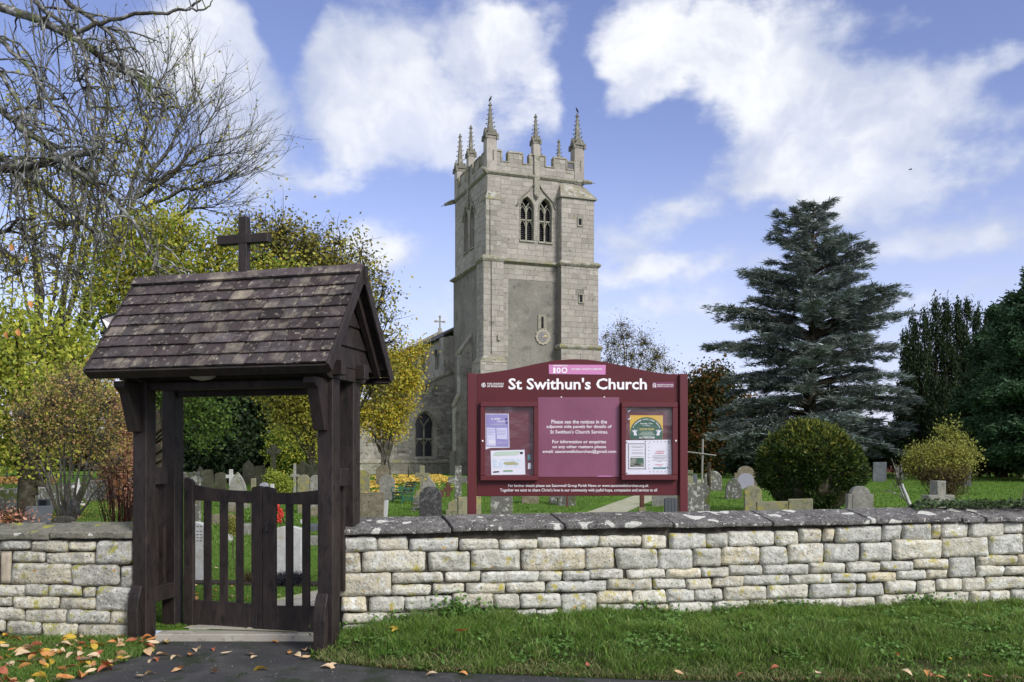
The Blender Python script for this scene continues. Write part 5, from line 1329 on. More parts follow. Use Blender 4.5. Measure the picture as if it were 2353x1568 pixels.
# papers in the right case
pg = sheet('poster', [(1622, 802), (1935, 802), (1935, 578), (1622, 576)], M['yellowprint'], .010, c2_, 'yellow and green concert poster')
arcp = [(1624, 802), (1933, 802)] + [(1779 + 155 * math.cos(a), 745 - 150 * math.sin(a)) for a in [i * math.pi / 16 for i in range(17)]]
sheet('poster_print', [(x, max(y, 590)) for x, y in arcp], M['greenprint'], .012, c2_)
for i, ch in enumerate("St Swithun's Church String Quartet"):
    if ch == ' ': continue
    a = math.pi - .42 - (math.pi - .84) * i / 33
    cxx, cyy = 1779 + 138 * math.cos(a), 745 - 130 * math.sin(a)
    cu = (3.4, 5.2); sn, cs_ = math.cos(a), math.sin(a)
    text(ch, cxx - 3.4, cxx + 3.4, cyy - 7, cyy + 6, wh, .0145, c2_, .03, name='lettering')
text('Saturday 1 Dec', 1720, 1840, 648, 665, wh, .0145, c2_, .02); text('at 7.30pm', 1745, 1812, 668, 680, wh, .0145, c2_, .01)
text('VISITOR CHOIR', 1712, 1853, 700, 718, M['goldprint'], .0145, c2_, .02)
for x0, x1, y in ((1730, 1836, 735), (1722, 1845, 748), (1702, 1862, 760), (1740, 1830, 772)): sheet('print_line', [(x0, y + 4), (x1, y + 4), (x1, y), (x0, y)], M['palegreen'], .0145, c2_)
text('ALL WELCOME', 1708, 1858, 779, 796, wh, .0145, c2_, .03)
for sx_, cx_ in ((1, 1664), (-1, 1898)):
    sheet('angel_print', [(cx_ - 4 * sx_, 768), (cx_ + 26 * sx_, 768), (cx_ + 16 * sx_, 735), (cx_ + 32 * sx_, 715), (cx_ + 8 * sx_, 722), (cx_ + 2 * sx_, 710), (cx_ - 6 * sx_, 722), (cx_ - 26 * sx_, 718), (cx_ - 6 * sx_, 740)][::sx_], M['whitepaper'], .0145, c2_)
sheet('notice', [(1580, 1138), (2020, 1135), (2008, 808), (1575, 814)], M['whitepaper'], .010, c2_)
dots = MB()
def dot(x, y, r=4.2): dots.prism([(x - r, y + r), (x + r, y + r), (x + r, y - r), (x - r, y - r)], lambda p, q, d: spt(*q6(p, q), d), .0125, .014)
for i in range(12): dot(1610 + i * 14.3, 847); dot(1614 + i * 14, 1084)
for i in range(18): dot(1610, 860 + i * 13); dot(1768, 860 + i * 13)
for i in range(11):
    if i % 2 == 0: dot(1812 + i * 18, 828, 3.4); dot(1812 + i * 18, 1112, 3.4)
for i in range(16):
    if i % 2 == 0: dot(1803, 842 + i * 17, 3.2); dot(2000, 842 + i * 17, 3.2)
dots.build('printed_border', M['blackprint'], c2_)
sheet('photo_print', [(1625, 1065), (1755, 1065), (1753, 980), (1628, 978)], M['greyprint'], .0125, c2_)
sheet('photo_print', [(1690, 1030), (1752, 1030), (1752, 982), (1690, 982)], M['greenprint'], .014, c2_)
sheet('photo_print', [(1655, 1050), (1720, 1052), (1700, 1030), (1670, 1035)], M['blackprint'], .015, c2_)
for x0, x1, y in ((1635, 1750, 868), (1640, 1745, 880), (1640, 1742, 905), (1636, 1750, 930), (1640, 1744, 940), (1634, 1752, 965)): sheet('print_line', [(x0, y + 3), (x1, y + 3), (x1, y), (x0, y)], M['greyprint'], .0125, c2_)
text('ST NICHOLAS', 1872, 1948, 914, 926, M['redprint'], .0125, c2_, .03); text('WORKSHOP', 1858, 1944, 931, 943, M['redprint'], .0125, c2_, .03)
for x0, x1, y in ((1842, 1965, 958), (1830, 1975, 972), (1850, 1955, 985), (1832, 1972, 1000), (1880, 1925, 1014)): sheet('print_line', [(x0, y + 3), (x1, y + 3), (x1, y), (x0, y)], M['greyprint'], .0125, c2_)
text('December 1st', 1862, 1940, 1038, 1048, M['redprint'], .0125, c2_, .02); text('2 - 4pm', 1880, 1925, 1052, 1062, M['redprint'], .0125, c2_, .02)
sheet('notice_print', [(1843, 1087), (1965, 1084), (1965, 1068), (1843, 1069)], M['tealprint'], .0125, c2_)
for x, y in ((1592, 836), (1990, 828), (1594, 1126), (1980, 1072), (1768, 826)): sheet('drawing_pin', [(x - 5, y + 5), (x + 5, y + 5), (x + 5, y - 5), (x - 5, y - 5)], M['blackprint'], .015, c2_)
for x, y in ((1605, 535), (1607, 608)): sheet('tape', [(x, y + 14), (x + 24, y - 2), (x + 22, y - 12), (x - 2, y + 4)], M['whitepaper'], .016, c2_)
# ================================================================== gravestones and churchyard things
def prof(kind, w, h):
    hw = w / 2
    if kind == 'round':
        k = [(hw * math.cos(a), h - hw * .85 + hw * .85 * math.sin(a)) for a in [math.pi * i / 12 for i in range(13)]]
        return [(-hw, 0), (hw, 0)] + k
    if kind == 'low':      # shallow segmental head
        k = [(hw * math.cos(a), h - hw * .4 + hw * .4 * math.sin(a)) for a in [math.pi * i / 12 for i in range(13)]]
        return [(-hw, 0), (hw, 0)] + k
    if kind == 'point':
        k = arch(0, w, 0, h * .45, h, 7)
        return k
    if kind == 'shoulder':
        k = [(hw * .74 * math.cos(a), h - hw * .62 + hw * .62 * math.sin(a)) for a in [math.pi * i / 12 for i in range(13)]]
        return [(-hw, 0), (hw, 0), (hw, h - hw * .62), (hw * .8, h - hw * .62)] + k + [(-hw * .8, h - hw * .62), (-hw, h - hw * .62)]
    if kind == 'flat': return [(-hw, 0), (hw, 0), (hw, h), (-hw, h * .99)]
    if kind == 'curved':
        return [(-hw, 0), (hw, 0), (hw, h * .955), (hw * .5, h * .985), (0, h), (-hw * .5, h * .985), (-hw, h * .955)]
    if kind == 'ogee':
        return [(-hw, 0), (hw, 0), (hw, h * .78), (hw * .8, h * .86), (hw * .45, h * .90), (hw * .2, h * .97), (0, h), (-hw * .2, h * .97), (-hw * .45, h * .90), (-hw * .8, h * .86), (-hw, h * .78)]
    if kind == 'twin':
        a = [(hw * .5 + hw * .5 * math.cos(x), h - hw * .5 + hw * .5 * math.sin(x)) for x in [math.pi * i / 8 for i in range(9)]]
        b = [(-hw * .5 + hw * .5 * math.cos(x), h - hw * .5 + hw * .5 * math.sin(x)) for x in [math.pi * i / 8 for i in range(9)]]
        return [(-hw, 0), (hw, 0)] + a + b[1:]
def grave(kind, u0, u1, vt, m, label, Y=None, vb=None, yaw=0, lean=0, side=0, th=.12, cat='gravestone', plinth=False, z_extra=0):
    if Y is None: Y = Yb(vb)
    uc = (u0 + u1) / 2
    c = W(uc, HZ, Y); z0 = GZ(Y)
    h = (H - (vt - HZ) * Y / F) - z0
    w = abs(u1 - u0) * Y / F / max(.3, math.cos(R(yaw)))
    root = thing('gravestone', label, cat, (c.x, Y, z0))
    ca_, sa_ = math.cos(R(yaw)), math.sin(R(yaw)); tl, tsd = math.tan(R(lean)), math.tan(R(side))
    def fr(x, y, z): return Vector((c.x + x * ca_ - y * sa_ + z * tsd, Y + x * sa_ + y * ca_ + z * tl, z0 + z))
    def ex(poly, d0, d1, nm, mm, bevel=.012):
        mb = MB(); mb.prism(poly, lambda a, b, d: fr(a, d, b), d0, d1); return mb.build(nm, mm, root, bevel=bevel)
    if kind in ('round', 'low', 'point', 'shoulder', 'flat', 'curved', 'ogee', 'twin'):
        p = prof(kind, w, h + .12)
        ex([(x, z - .12) for x, z in p], -th / 2, th / 2, 'headstone', m)
        if kind == 'shoulder':
            p2 = prof('round', w * .62, h * .92); ex(p2, -th / 2 - .012, -th / 2 + .005, 'raised_panel', m, .004)
        if plinth: ex([(-w * .62, -.1), (w * .62, -.1), (w * .62, .13), (-w * .62, .13)], -th, th, 'plinth', m)
    elif kind in ('cross', 'cross_wide', 'cross_block'):
        a = w * (.14 if kind == 'cross' else .17 if kind == 'cross_wide' else .22); ah = h * (.70 if kind != 'cross_block' else .52)
        ex([(-a, -.1), (a, -.1), (a, ah - a), (w / 2, ah - a), (w / 2, ah + a), (a, ah + a), (a, h), (-a, h), (-a, ah + a), (-w / 2, ah + a), (-w / 2, ah - a), (-a, ah - a)], -th / 2, th / 2, 'cross', m)
        if plinth:
            for k, (ww, hh) in enumerate(((.62, .12), (.46, .24), (.34, .36))): ex([(-w * ww, -.1 if k == 0 else .12 * k), (w * ww, -.1 if k == 0 else .12 * k), (w * ww, hh * h * .62), (-w * ww, hh * h * .62)], -w * ww * .7, w * ww * .7, 'step', m)
    elif kind == 'celtic':
        a = w * .15; ah = h - w * .52
        ex([(-a * 1.3, -.1), (a * 1.3, -.1), (a, ah - a), (w / 2, ah - a * 1.2), (w / 2, ah + a * 1.2), (a, ah + a), (a * 1.2, h), (-a * 1.2, h), (-a, ah + a), (-w / 2, ah + a * 1.2), (-w / 2, ah - a * 1.2), (-a, ah - a)], -th / 2, th / 2, 'cross', m)
        mb = MB(); n = 20; ri, ro = w * .27, w * .38
        for i in range(n):
            A, B = 2 * math.pi * i / n, 2 * math.pi * (i + 1) / n
            mb.prism([(ri * math.cos(A), ah + ri * math.sin(A)), (ro * math.cos(A), ah + ro * math.sin(A)), (ro * math.cos(B), ah + ro * math.sin(B)), (ri * math.cos(B), ah + ri * math.sin(B))], lambda p, q, d: fr(p, d, q), -th * .35, th * .35)
        mb.build('ring', m, root)
        if plinth: ex([(-w * .5, -.1), (w * .5, -.1), (w * .38, h * .3), (-w * .38, h * .3)], -w * .3, w * .3, 'pedestal', m)
    return root, fr, w, h
G_ = lambda *a, **k: grave(*a, **k)
# seen left of the lychgate
G_('shoulder', 139, 184, 1157-10, M['gs_slate'], 'small slate gravestone with a dark square panel, left of the spindly tree', vb=1188, th=.07)
r_, fr, w, h = G_('flat', 87, 116, 1147, M['gs_slate'], 'upright grey-blue gravestone with a black inset plaque, far left in the grass', vb=1183, yaw=-8, side=-1, th=.1)
mb = MB(); mb.prism([(-w * .28, h * .5), (w * .28, h * .5), (w * .28, h * .92), (-w * .28, h * .92)], lambda a, b, d: fr(a, d, b), -.07, -.045); mb.build('plaque', M['blackprint'], r_)
bpy.data.objects.remove([o for o in COL.objects if o.get('label', '').startswith('small slate gravestone with')][0].children[0]) if False else None
G_('flat', 33, 92, 1164, M['gs_slate'], 'leaning dark blue slab on edge behind the mossy wall, far left', Y=17, yaw=12, lean=14, side=6, th=.06)
G_('low', 121, 172, 1186, M['gs_brown'], 'low brown gravestone at the foot of the spindly tree', Y=12.5, th=.1)
# white angel-like monument on a stepped base
r_, fr, w, h = G_('cross', 168, 190, 1100, M['gs_white'], 'weathered white cross on a stepped base, half hidden by the russet tree', vb=1162, yaw=25, plinth=True, th=.14)
# through the gateway, above the gate
G_('low', 434, 461, 1094, M['gs_lichen'], 'pale rounded gravestone just above the left gate stile', Y=26)
G_('cross_wide', 519, 543, 1079, M['gs_white'], 'short pale cross peeping out behind the pointed grey gravestone', Y=39, th=.12)
G_('point', 525.5, 567, 1085, M['gs_grey'], 'tall grey gravestone with a pointed gothic head, seen over the left gate leaf', vb=1168, plinth=True, th=.1)
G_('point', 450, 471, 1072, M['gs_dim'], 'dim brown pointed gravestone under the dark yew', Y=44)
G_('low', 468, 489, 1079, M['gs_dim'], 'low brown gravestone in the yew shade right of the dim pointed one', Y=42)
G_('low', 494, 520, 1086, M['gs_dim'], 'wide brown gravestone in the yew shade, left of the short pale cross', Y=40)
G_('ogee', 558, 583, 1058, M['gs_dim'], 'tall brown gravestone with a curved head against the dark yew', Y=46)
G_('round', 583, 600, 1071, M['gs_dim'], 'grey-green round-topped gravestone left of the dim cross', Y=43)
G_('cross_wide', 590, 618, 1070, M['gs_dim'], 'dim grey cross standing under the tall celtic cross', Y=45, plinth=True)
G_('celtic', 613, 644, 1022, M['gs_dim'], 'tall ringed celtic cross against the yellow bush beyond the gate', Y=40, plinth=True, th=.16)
G_('flat', 577, 588, 1099, M['gs_yellow'], 'small square stone post with yellow lichen above the gate middle', Y=27, th=.1)
G_('round', 597, 617, 1109, M['gs_pale'], 'small bluish round gravestone just over the gate join', Y=24)
G_('flat', 621, 630, 1112, M['gs_white'], 'tiny bright white marker stone right of the gate join', Y=24, th=.08)
G_('cross', 666.5, 688, 1066, M['gs_grey'], 'slender pale green cross right of the yellow bush beyond the gate', Y=33, th=.1, plinth=True)
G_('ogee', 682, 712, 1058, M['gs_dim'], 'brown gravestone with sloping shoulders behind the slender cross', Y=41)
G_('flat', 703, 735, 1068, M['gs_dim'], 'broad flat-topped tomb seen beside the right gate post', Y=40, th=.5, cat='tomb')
G_('round', 684, 712, 1091, M['gs_yellow'], 'round gravestone with a bright yellow lichen streak over the right gate leaf', Y=29)
G_('round', 713, 736, 1092, M['gs_grey'], 'grey round gravestone paired with the yellow-streaked one', Y=29)
# through the slats
r_, fr, w, h = G_('curved', 430, 476, 1199, M['gs_white'], 'pale headstone with incised lines seen through the left gate slats', vb=1336, yaw=-9, th=.13)
mb = MB()
for i, z in enumerate((.92, .84, .78, .73, .68)):
    for k in range(3): mb.prism([(w * (-.1 + k * .18), h * z), (w * (.02 + k * .18), h * z + .006), (w * (.02 + k * .18), h * z + .014), (w * (-.1 + k * .18), h * z + .010)], lambda a, b, d: fr(a, d, b), -.069, -.064)
mb.build('inscription', M['iron'], r_)
G_('curved', 634, 694, 1208, M['gs_white'], 'pale mottled headstone behind a dark tufted plant, seen through the right gate leaf', vb=1330, th=.11)
G_('flat', 484, 539, 1182, M['gs_brown'], 'wide low buff stone seen between the left gate slats', vb=1205, th=.2)
G_('flat', 548, 579, 1204, M['gs_grey'], 'low grey grave kerb between the gate slats beside the yellow plant', vb=1228, th=.5, cat='grave kerb')
G_('flat', 709, 745, 1232, M['gs_grey'], 'grey grave kerb with a white edge behind the right gate leaf', vb=1252, th=.35, cat='grave kerb')
G_('flat', 706, 733, 1206, M['gs_slate'], 'dark flat ledger stone behind the right gate leaf', vb=1219, th=.8, cat='ledger stone')
G_('flat', 522, 535, 1228, M['gs_white'], 'small white stone vase on the grass between the gate slats', vb=1244, th=.08, cat='grave vase')
G_('flat', 690, 698, 1194, M['gs_white'], 'tiny white vase on the grass seen between the right slats', vb=1204, th=.06, cat='grave vase')
G_('flat', 520, 546, 1160, M['gs_brown'], 'low buff plinth stone in the grass behind the left gate leaf', vb=1176, th=.3)
G_('low', 705, 742, 1165, M['gs_brown'], 'brown rounded stone at the right end of the gate opening', vb=1188, th=.15)
# between lychgate and notice board
G_('round', 822, 850, 1080, M['gs_yellow'], 'gravestone with yellow lichened head right beside the lychgate post', vb=1134, side=-1)
G_('flat', 824, 880, 1131, M['gs_brown'], 'broad brown flat-topped gravestone streaked with white, behind the coping by the lychgate', Y=22, side=1.5, th=.1)
G_('flat', 878, 887, 1150, M['gs_white'], 'thin white-edged slab leaning beside the broad brown gravestone', Y=22.6, side=4, th=.15)
G_('round', 863, 893, 1069, M['gs_brown'], 'tall round-topped brown gravestone at the foot of the golden tree', Y=44, side=2)
G_('round', 872, 907, 1091, M['gs_grey'], 'large grey-green round gravestone behind the green bench', vb=1150)
G_('round', 964, 1014.5, 1118, M['gs_dark'], 'nearly black lichened round gravestone left of the notice board', Y=24, th=.14)
G_('cross_wide', 954, 986, 1070, M['gs_yellow'], 'mossy yellow stone cross behind the black gravestone', Y=36, plinth=True, th=.16)
G_('cross_wide', 1030, 1075, 1071, M['gs_lichen'], 'tall lichen-spotted stone cross just left of the notice board post', Y=29, th=.16)
G_('cross_block', 1019.5, 1040, 1109, M['rust'], 'small rust-brown cross gravestone in the grass', vb=1142, th=.1)
G_('round', 1009, 1020, 1126, M['rust'], 'tiny rust-brown rounded stone beside the rust-brown cross', vb=1143, th=.1)
G_('ogee', 969, 1001, 1094, M['gs_grey'], 'carved gravestone with scrolled wings above the black gravestone', Y=27, th=.12)
G_('round', 955, 972, 1126, M['gs_yellow'], 'narrow mossy stone left of the black gravestone', Y=30)
G_('cross_block', 946, 968, 1143, M['gs_moss'], 'stubby stone cross base in the grass left of the black gravestone', vb=1174, plinth=True)
r_, fr, w, h = G_('ogee', 1030, 1058, 1148, M['gs_yellow'], 'stepped mossy pedestal left of the notice board', vb=1180, plinth=True, th=.5, cat='pedestal')
G_('flat', 1052, 1104, 1141, M['gs_yellow'], 'brown-green slab with a sloping top, cut by the notice board post', Y=20, side=0, yaw=20, th=.1)
# under the notice board
G_('round', 1127, 1178, 1120, M['gs_lichen'], 'pale lichened gravestone below the left of the notice board', Y=24, th=.13)
G_('low', 1198, 1238, 1118, M['gs_brown'], 'brown stone behind two dark green posts under the notice board', vb=1157, th=.2)
G_('low', 1262, 1290, 1118, M['gs_lichen'], 'grey lichened stone under the middle of the notice board', vb=1158, th=.2)
G_('low', 1280, 1322, 1124, M['gs_moss'], 'mossy brown stone beneath the middle of the notice board', vb=1162, th=.3)
G_('low', 1500, 1553, 1122, M['gs_grey'], 'big smooth grey stone beside the path under the notice board', vb=1163, th=.4, yaw=-15)
# right of the notice board
G_('round', 1566, 1617, 1113, M['gs_lichen'], 'large lichen-covered round gravestone against the right notice board post', Y=22, side=-1, th=.14)
G_('round', 1582, 1628, 1109, M['gs_moss'], 'dark gravestone close behind the large lichened one, right of the notice board', Y=23.5, side=2, th=.12)
G_('round', 1619, 1659, 1082, M['gs_lichen'], 'spotted grey round gravestone standing in the open grass', vb=1128, side=-2)
G_('point', 1667, 1704, 1098, M['gs_moss'], 'small mossy gravestone with dark head and green foot', vb=1147, th=.15)
G_('round', 1693, 1732, 1088, M['gs_pale'], 'smooth lilac-grey oval gravestone leaning on a taller stone', vb=1124, lean=3, side=2, th=.08)
G_('shoulder', 1688, 1740, 1071, M['gs_brown'], 'tall lichened gravestone behind the smooth lilac-grey one', vb=1121, side=-1.5)
G_('round', 1712, 1752, 1116, M['gs_yellow'], 'yellow-green gravestone at the left foot of the clipped yew', Y=24, side=-2)
G_('cross_block', 1744, 1757, 1080, M['gs_brown'], 'narrow brown stone partly behind the clipped yew', vb=1124)
G_('flat', 1738, 1813, 1152, M['gs_yellow'], 'low lichened kerb end behind the coping under the clipped yew', Y=21, th=.1, cat='grave kerb')
G_('flat', 1812, 1866, 1146, M['gs_yellow'], 'grey and yellow striped low slab right of the kerb under the clipped yew', Y=20.5, yaw=-6, th=.1)
G_('shoulder', 1943, 2002, 1117, M['gs_grey'], 'shouldered grey gravestone close behind the wall right of the clipped yew', Y=19, side=1, th=.16)
G_('flat', 2005, 2036, 1062, M['gs_slate'], 'blue slate upright slab alone on the far grass', vb=1107, side=1.5, th=.08)
G_('cross_wide', 2121, 2189, 1105, M['gs_grey'], 'rough grey granite cross among ivy behind the wall', Y=20, yaw=14, th=.26)
G_('flat', 2208, 2231, 1057, M['gs_slate'], 'tall dark slab leaning behind the golden shrub', vb=1118, side=-3, th=.1)
G_('cross_wide', 2336, 2362, 1063, M['gs_yellow'], 'tilted stone cross cut off at the right edge of the picture', Y=30, side=12, th=.16)
G_('low', 1569, 1592, 1092, M['gs_yellow'], 'yellow lichened stone low beside the right board post', vb=1112)
G_('flat', 1590, 1602, 1090, M['gs_slate'], 'small dark square stone right of the yellow lichened one', vb=1110)
G_('flat', 1896, 1904, 1108, M['gs_slate'], 'small dark stone just right of the clipped yew', vb=1120)
G_('flat', 1561, 1586, 1081, M['lightpath'], 'pale flat ledger slab in the grass beyond the board', vb=1089, th=2.2, cat='ledger stone')

# cast iron bench, green ends and dark slats, seen from the side
def bench(name, label, uc, vb, yaw, L, m_end, m_slat, sc=1.0, back=True):
    Y = Yb(vb); c = W(uc, HZ, Y); z0 = GZ(Y); root = thing(name, label, 'bench', (c.x, Y, z0))
    ca_, sa_ = math.cos(R(yaw)), math.sin(R(yaw))
    def fr(x, y, z): return Vector((c.x + (x * ca_ - y * sa_) * sc, Y + (x * sa_ + y * ca_) * sc, z0 + z * sc))
    for x in (-L / 2, L / 2):
        mb = MB()
        mb.tube([fr(x, .22, 0), fr(x, .17, .25), fr(x, .20, .42), fr(x, .28, .62), fr(x, .40, .88)], .028, 5)
        mb.tube([fr(x, -.30, 0), fr(x, -.24, .22), fr(x, -.27, .42)], .028, 5)
        mb.tube([fr(x, -.27, .42), fr(x, 0, .40), fr(x, .2, .43)], .026, 5)
        mb.tube([fr(x, -.27, .42), fr(x, -.34, .56), fr(x, -.28, .66), fr(x, -.05, .62), fr(x, .12, .66), fr(x, .27, .64)], .026, 5)
        for k in range(4):
            a0 = k * .13 - .2
            mb.tube([fr(x, a0 + .05 * math.cos(t), .25 + .08 * math.sin(t) - .02 * k) for t in [i * math.pi / 4 for i in range(9)]], .016, 4)
        mb.tube([fr(x, .0 + .08 * math.cos(t), .53 + .07 * math.sin(t)) for t in [i * math.pi / 4 for i in range(9)]], .016, 4)
        mb.tube([fr(x, -.24, .12), fr(x, 0, .2), fr(x, .18, .12)], .02, 4)
        mb.build('end_frame', m_end, root)
    for k in range(5):
        mb = MB(fr); mb.box(-L / 2 - .03, L / 2 + .03, -.26 + k * .095, -.19 + k * .095, .43, .455); mb.build('seat_slat', m_slat, root)
    for k in range(5):
        z = .50 + k * .085; y = .22 + k * .042
        mb = MB(fr); mb.hexa([(-L / 2 - .03, y, z), (L / 2 + .03, y, z), (L / 2 + .03, y + .022, z), (-L / 2 - .03, y + .022, z), (-L / 2 - .03, y + .03, z + .065), (L / 2 + .03, y + .03, z + .065), (L / 2 + .03, y + .052, z + .065), (-L / 2 - .03, y + .052, z + .065)]); mb.build('back_slat', m_slat, root)
    return root
bench('park_bench', 'green cast iron bench with dark slats on the grass by the round gravestone', 926, 1156, -62, 1.15, M['greenpaint'], M['benchwood'], .86)
bench('park_bench', 'silvery wooden bench in front of the church wall', 911, 1101, -172, 1.4, M['iron'], M['greywood'], 1.0)

# wooden cross of two thin poles
Yp = 48; P0 = W(1613, 1092, Yp)
t = thing('pole_cross', 'thin pale pole with a slanting crossbar right of the notice board', 'pole', (P0.x, Yp, GZ(Yp)))
mb = MB(); mb.tube([(P0.x, Yp, GZ(Yp)), (P0.x + .05, Yp, H + (HZ - 1009) * Yp / F)], .055, 6); mb.build('pole', M['greywood'], t)
mb = MB(); a = W(1575, 1038, Yp - .07); b = W(1646, 1047, Yp - .07); mb.tube([a, b], .035, 5); mb.build('crossbar', M['greywood'], t)
P0 = W(1629, HZ, 40); mb = MB(); mb.tube([(P0.x, 40, GZ(40)), W(1629, 1062, 40), ], .09, 6); o = mb.build('tree_stump', M['bark_dark'], None, loc=(P0.x, 40, GZ(40))); tag(o, 'dark thin stump post in the grass left of the spotted gravestone', 'post')
# small posts under the board
for (u, v0, vb, wpx, m, lab) in ((1207, 1110, 1156, 7, M['greenpaint'], 'left one of two dark green posts under the notice board'), (1224, 1110, 1156, 7, M['greenpaint'], 'right one of two dark green posts under the notice board'),
                              (1303, 1110, 1166, 5, M['rust'], 'thin brown stake under the middle of the notice board'), (1427, 1105, 1136, 14, M['gs_slate'], 'short dark post on the far side of the path under the board'),):
    Y = Yb(vb); c = W(u, HZ, Y); w = wpx * Y / F
    mb = MB(); mb.box(c.x - w / 2, c.x + w / 2, Y - w / 2, Y + w / 2, GZ(Y) - .05, H - (v0 - HZ) * Y / F)
    o = mb.build('stake', m, None, loc=(c.x, Y, GZ(Y)), bevel=.01); tag(o, lab, 'post')
Y = 13.5; c = W(1475, HZ, Y)
t = thing('stake', 'brown timber post with a mossy base beside the path under the board', 'post', (c.x, Y, GZ(Y)))
mb = MB(); mb.box(c.x - .032, c.x + .032, Y - .03, Y + .03, 0.3, 1.5); mb.build('shaft', M['rust'], t, bevel=.006)
mb = MB(); mb.box(c.x - .05, c.x + .05, Y - .05, Y + .05, 0.08, H - (1166 - HZ) * Y / F); mb.build('base_block', M['gs_yellow'], t)
# black bin lid / grave vase by the right post
Y = 14; c = W(1540, 1155, Y)
t = thing('flower_holder', 'small dark slatted flower holder behind the coping by the right board post', 'flower holder', (c.x, Y, GZ(Y)))
for k in range(4):
    x = c.x - .08 + k * .05; mb = MB(); mb.hexa([(x - .02, Y - .05, .2), (x + .02, Y - .05, .2), (x + .02, Y + .05, .2), (x - .02, Y + .05, .2), (x - .008, Y - .05, H - (1146 - HZ) * Y / F), (x + .038, Y - .05, H - (1144 - HZ) * Y / F), (x + .038, Y + .05, H - (1144 - HZ) * Y / F), (x - .008, Y + .05, H - (1146 - HZ) * Y / F)]); mb.build('slat', M['gs_slate'], t)

# poppy wreath on its stake
Y = 15; c = W(633, 1181, Y); rr = 21 * Y / F
t = thing('poppy_wreath', 'round red poppy wreath standing on the grass behind the gate leaves', 'wreath', (c.x, Y, GZ(Y)))
wr_ = MB(); rs = random.Random(4)
for i in range(150):
    a = rs.uniform(0, 2 * math.pi); q = rs.gauss(.72, .16) * rr
    p = c + Vector((q * math.cos(a), -.03 - rs.random() * .03, q * math.sin(a) * 1.1)); r1 = rs.uniform(.016, .028)
    wr_.lathe([(r1 * .3, -.004), (r1, .0), (r1 * 1.05, .008), (r1 * .4, .012)], tuple(p), 6) if False else wr_.tube([p, p + Vector((rs.uniform(-.01, .01), -.012, rs.uniform(-.008, .008))), p + Vector((0, -.022, 0))], [r1 * .5, r1, r1 * .4], 6)
wr_.build('poppies', M['poppy'], t)
mb = MB(); mb.tube([c + Vector((.0, .01, -rr * 1.0)), Vector((c.x, Y + .02, GZ(Y)))], .014, 5); mb.build('stake', M['iron'], t)

# birds
def bird(u, v, Y, s, label, flying=False, face=1):
    p = W(u, v, Y); t = thing('bird', label, 'bird', tuple(p))
    mb = MB()
    if not flying:
        mb.tube([p + Vector((-.14 * face, 0, -.10)) * s, p + Vector((-.08 * face, 0, .0)) * s, p + Vector((0, 0, .12)) * s, p + Vector((.05 * face, 0, .24)) * s, p + Vector((.06 * face, 0, .30)) * s, p + Vector((.09 * face, 0, .36)) * s, p + Vector((.14 * face, 0, .37)) * s, p + Vector((.20 * face, 0, .35)) * s],
                [s * x for x in (.03, .06, .10, .085, .06, .055, .03, .006)], 7)
        mb.tube([p + Vector((.0, .02, .03)) * s, p + Vector((.0, .02, -.12)) * s], .012 * s, 4); mb.tube([p + Vector((.0, -.03, .03)) * s, p + Vector((.0, -.03, -.12)) * s], .012 * s, 4)
    else:
        mb.tube([p + Vector((-.25, 0, 0)) * s, p + Vector((-.1, 0, .02)) * s, p + Vector((.12, 0, .02)) * s, p + Vector((.25, 0, 0)) * s], [s * x for x in (.02, .07, .07, .01)], 6)
        for k in (-1, 1):
            mb.add([p + Vector((-.08, 0, .03)) * s, p + Vector((.10, 0, .03)) * s, p + Vector((.02, k * .35, .12)) * s, p + Vector((-.08, k * .62, .05)) * s, p + Vector((-.08, 0, .05)) * s, p + Vector((.10, 0, .05)) * s, p + Vector((.02, k * .35, .14)) * s],
                   [(0, 1, 2), (0, 2, 3), (4, 6, 5), (4, 3, 6), (1, 5, 6, 2)])
    mb.build('body', M['black'], t, smooth=True)
def topof(s, t, z):
    p = TW(s, t, z); return CX + F * p.x / p.y, HZ - F * (p.z - H) / p.y, p.y
u, v, y = topof(.3, .3, 26.16); bird(u, v, y, .72, 'black bird perched on the tallest front corner pinnacle of the tower', face=1)
u, v, y = topof(CW - .3, .3, 26.26); bird(u, v, y, .7, 'black bird perched on the right front corner pinnacle of the tower', face=-1)
bird(2092, 390, 55, .45, 'tiny dark bird flying in the clouds above the cedar', True)

# estate fence and field wall at far left
t = thing('estate_fence', 'thin dark rail fence at the edge of the field, far left', 'fence', (-30, 52, .7))
def fp_(u, v): return W(u, v, 52)
for i in range(8):
    u = -60 + i * 38; mb = MB(); mb.tube([fp_(u, 1116), fp_(u, 1066)], .045, 4); mb.build('post', M['iron'], t)
for v in (1068, 1080, 1093, 1106): mb = MB(); mb.tube([fp_(-60, v + 2), fp_(205, v)], .025, 4); mb.build('rail', M['iron'], t)
# low rubble wall with ivy behind
t = thing('rubble_wall', 'low mossy rubble wall running back at the far left', 'stone wall', (-16, 26, .1))
for i in range(46):
    f_ = i / 45; p = Vector((-17.5, 25, 0)).lerp(Vector((-15.2, 44, 0)), rnd.random()) ; z = GZ(p.y) + rnd.uniform(0, .62)
    pts, fs = stone_verts(-rnd.uniform(.2, .4), rnd.uniform(.2, .4), z, z + rnd.uniform(.18, .3), 900 + i)
    mkmesh('stone', [(p.x + y * .6 + x * .35, p.y + x, zz) for x, y, zz in pts], fs, M['stone_wall2'], t, smooth=True)
mb = MB(); mb.hexa([(-17.8, 24.5, 0), (-17.1, 24.5, 0), (-14.8, 44.5, 0), (-15.4, 44.5, 0), (-17.7, 24.5, .85), (-17.2, 24.5, .85), (-14.9, 44.5, 1.35), (-15.3, 44.5, 1.35)]); mb.build('wall_core', M['gs_moss'], t)
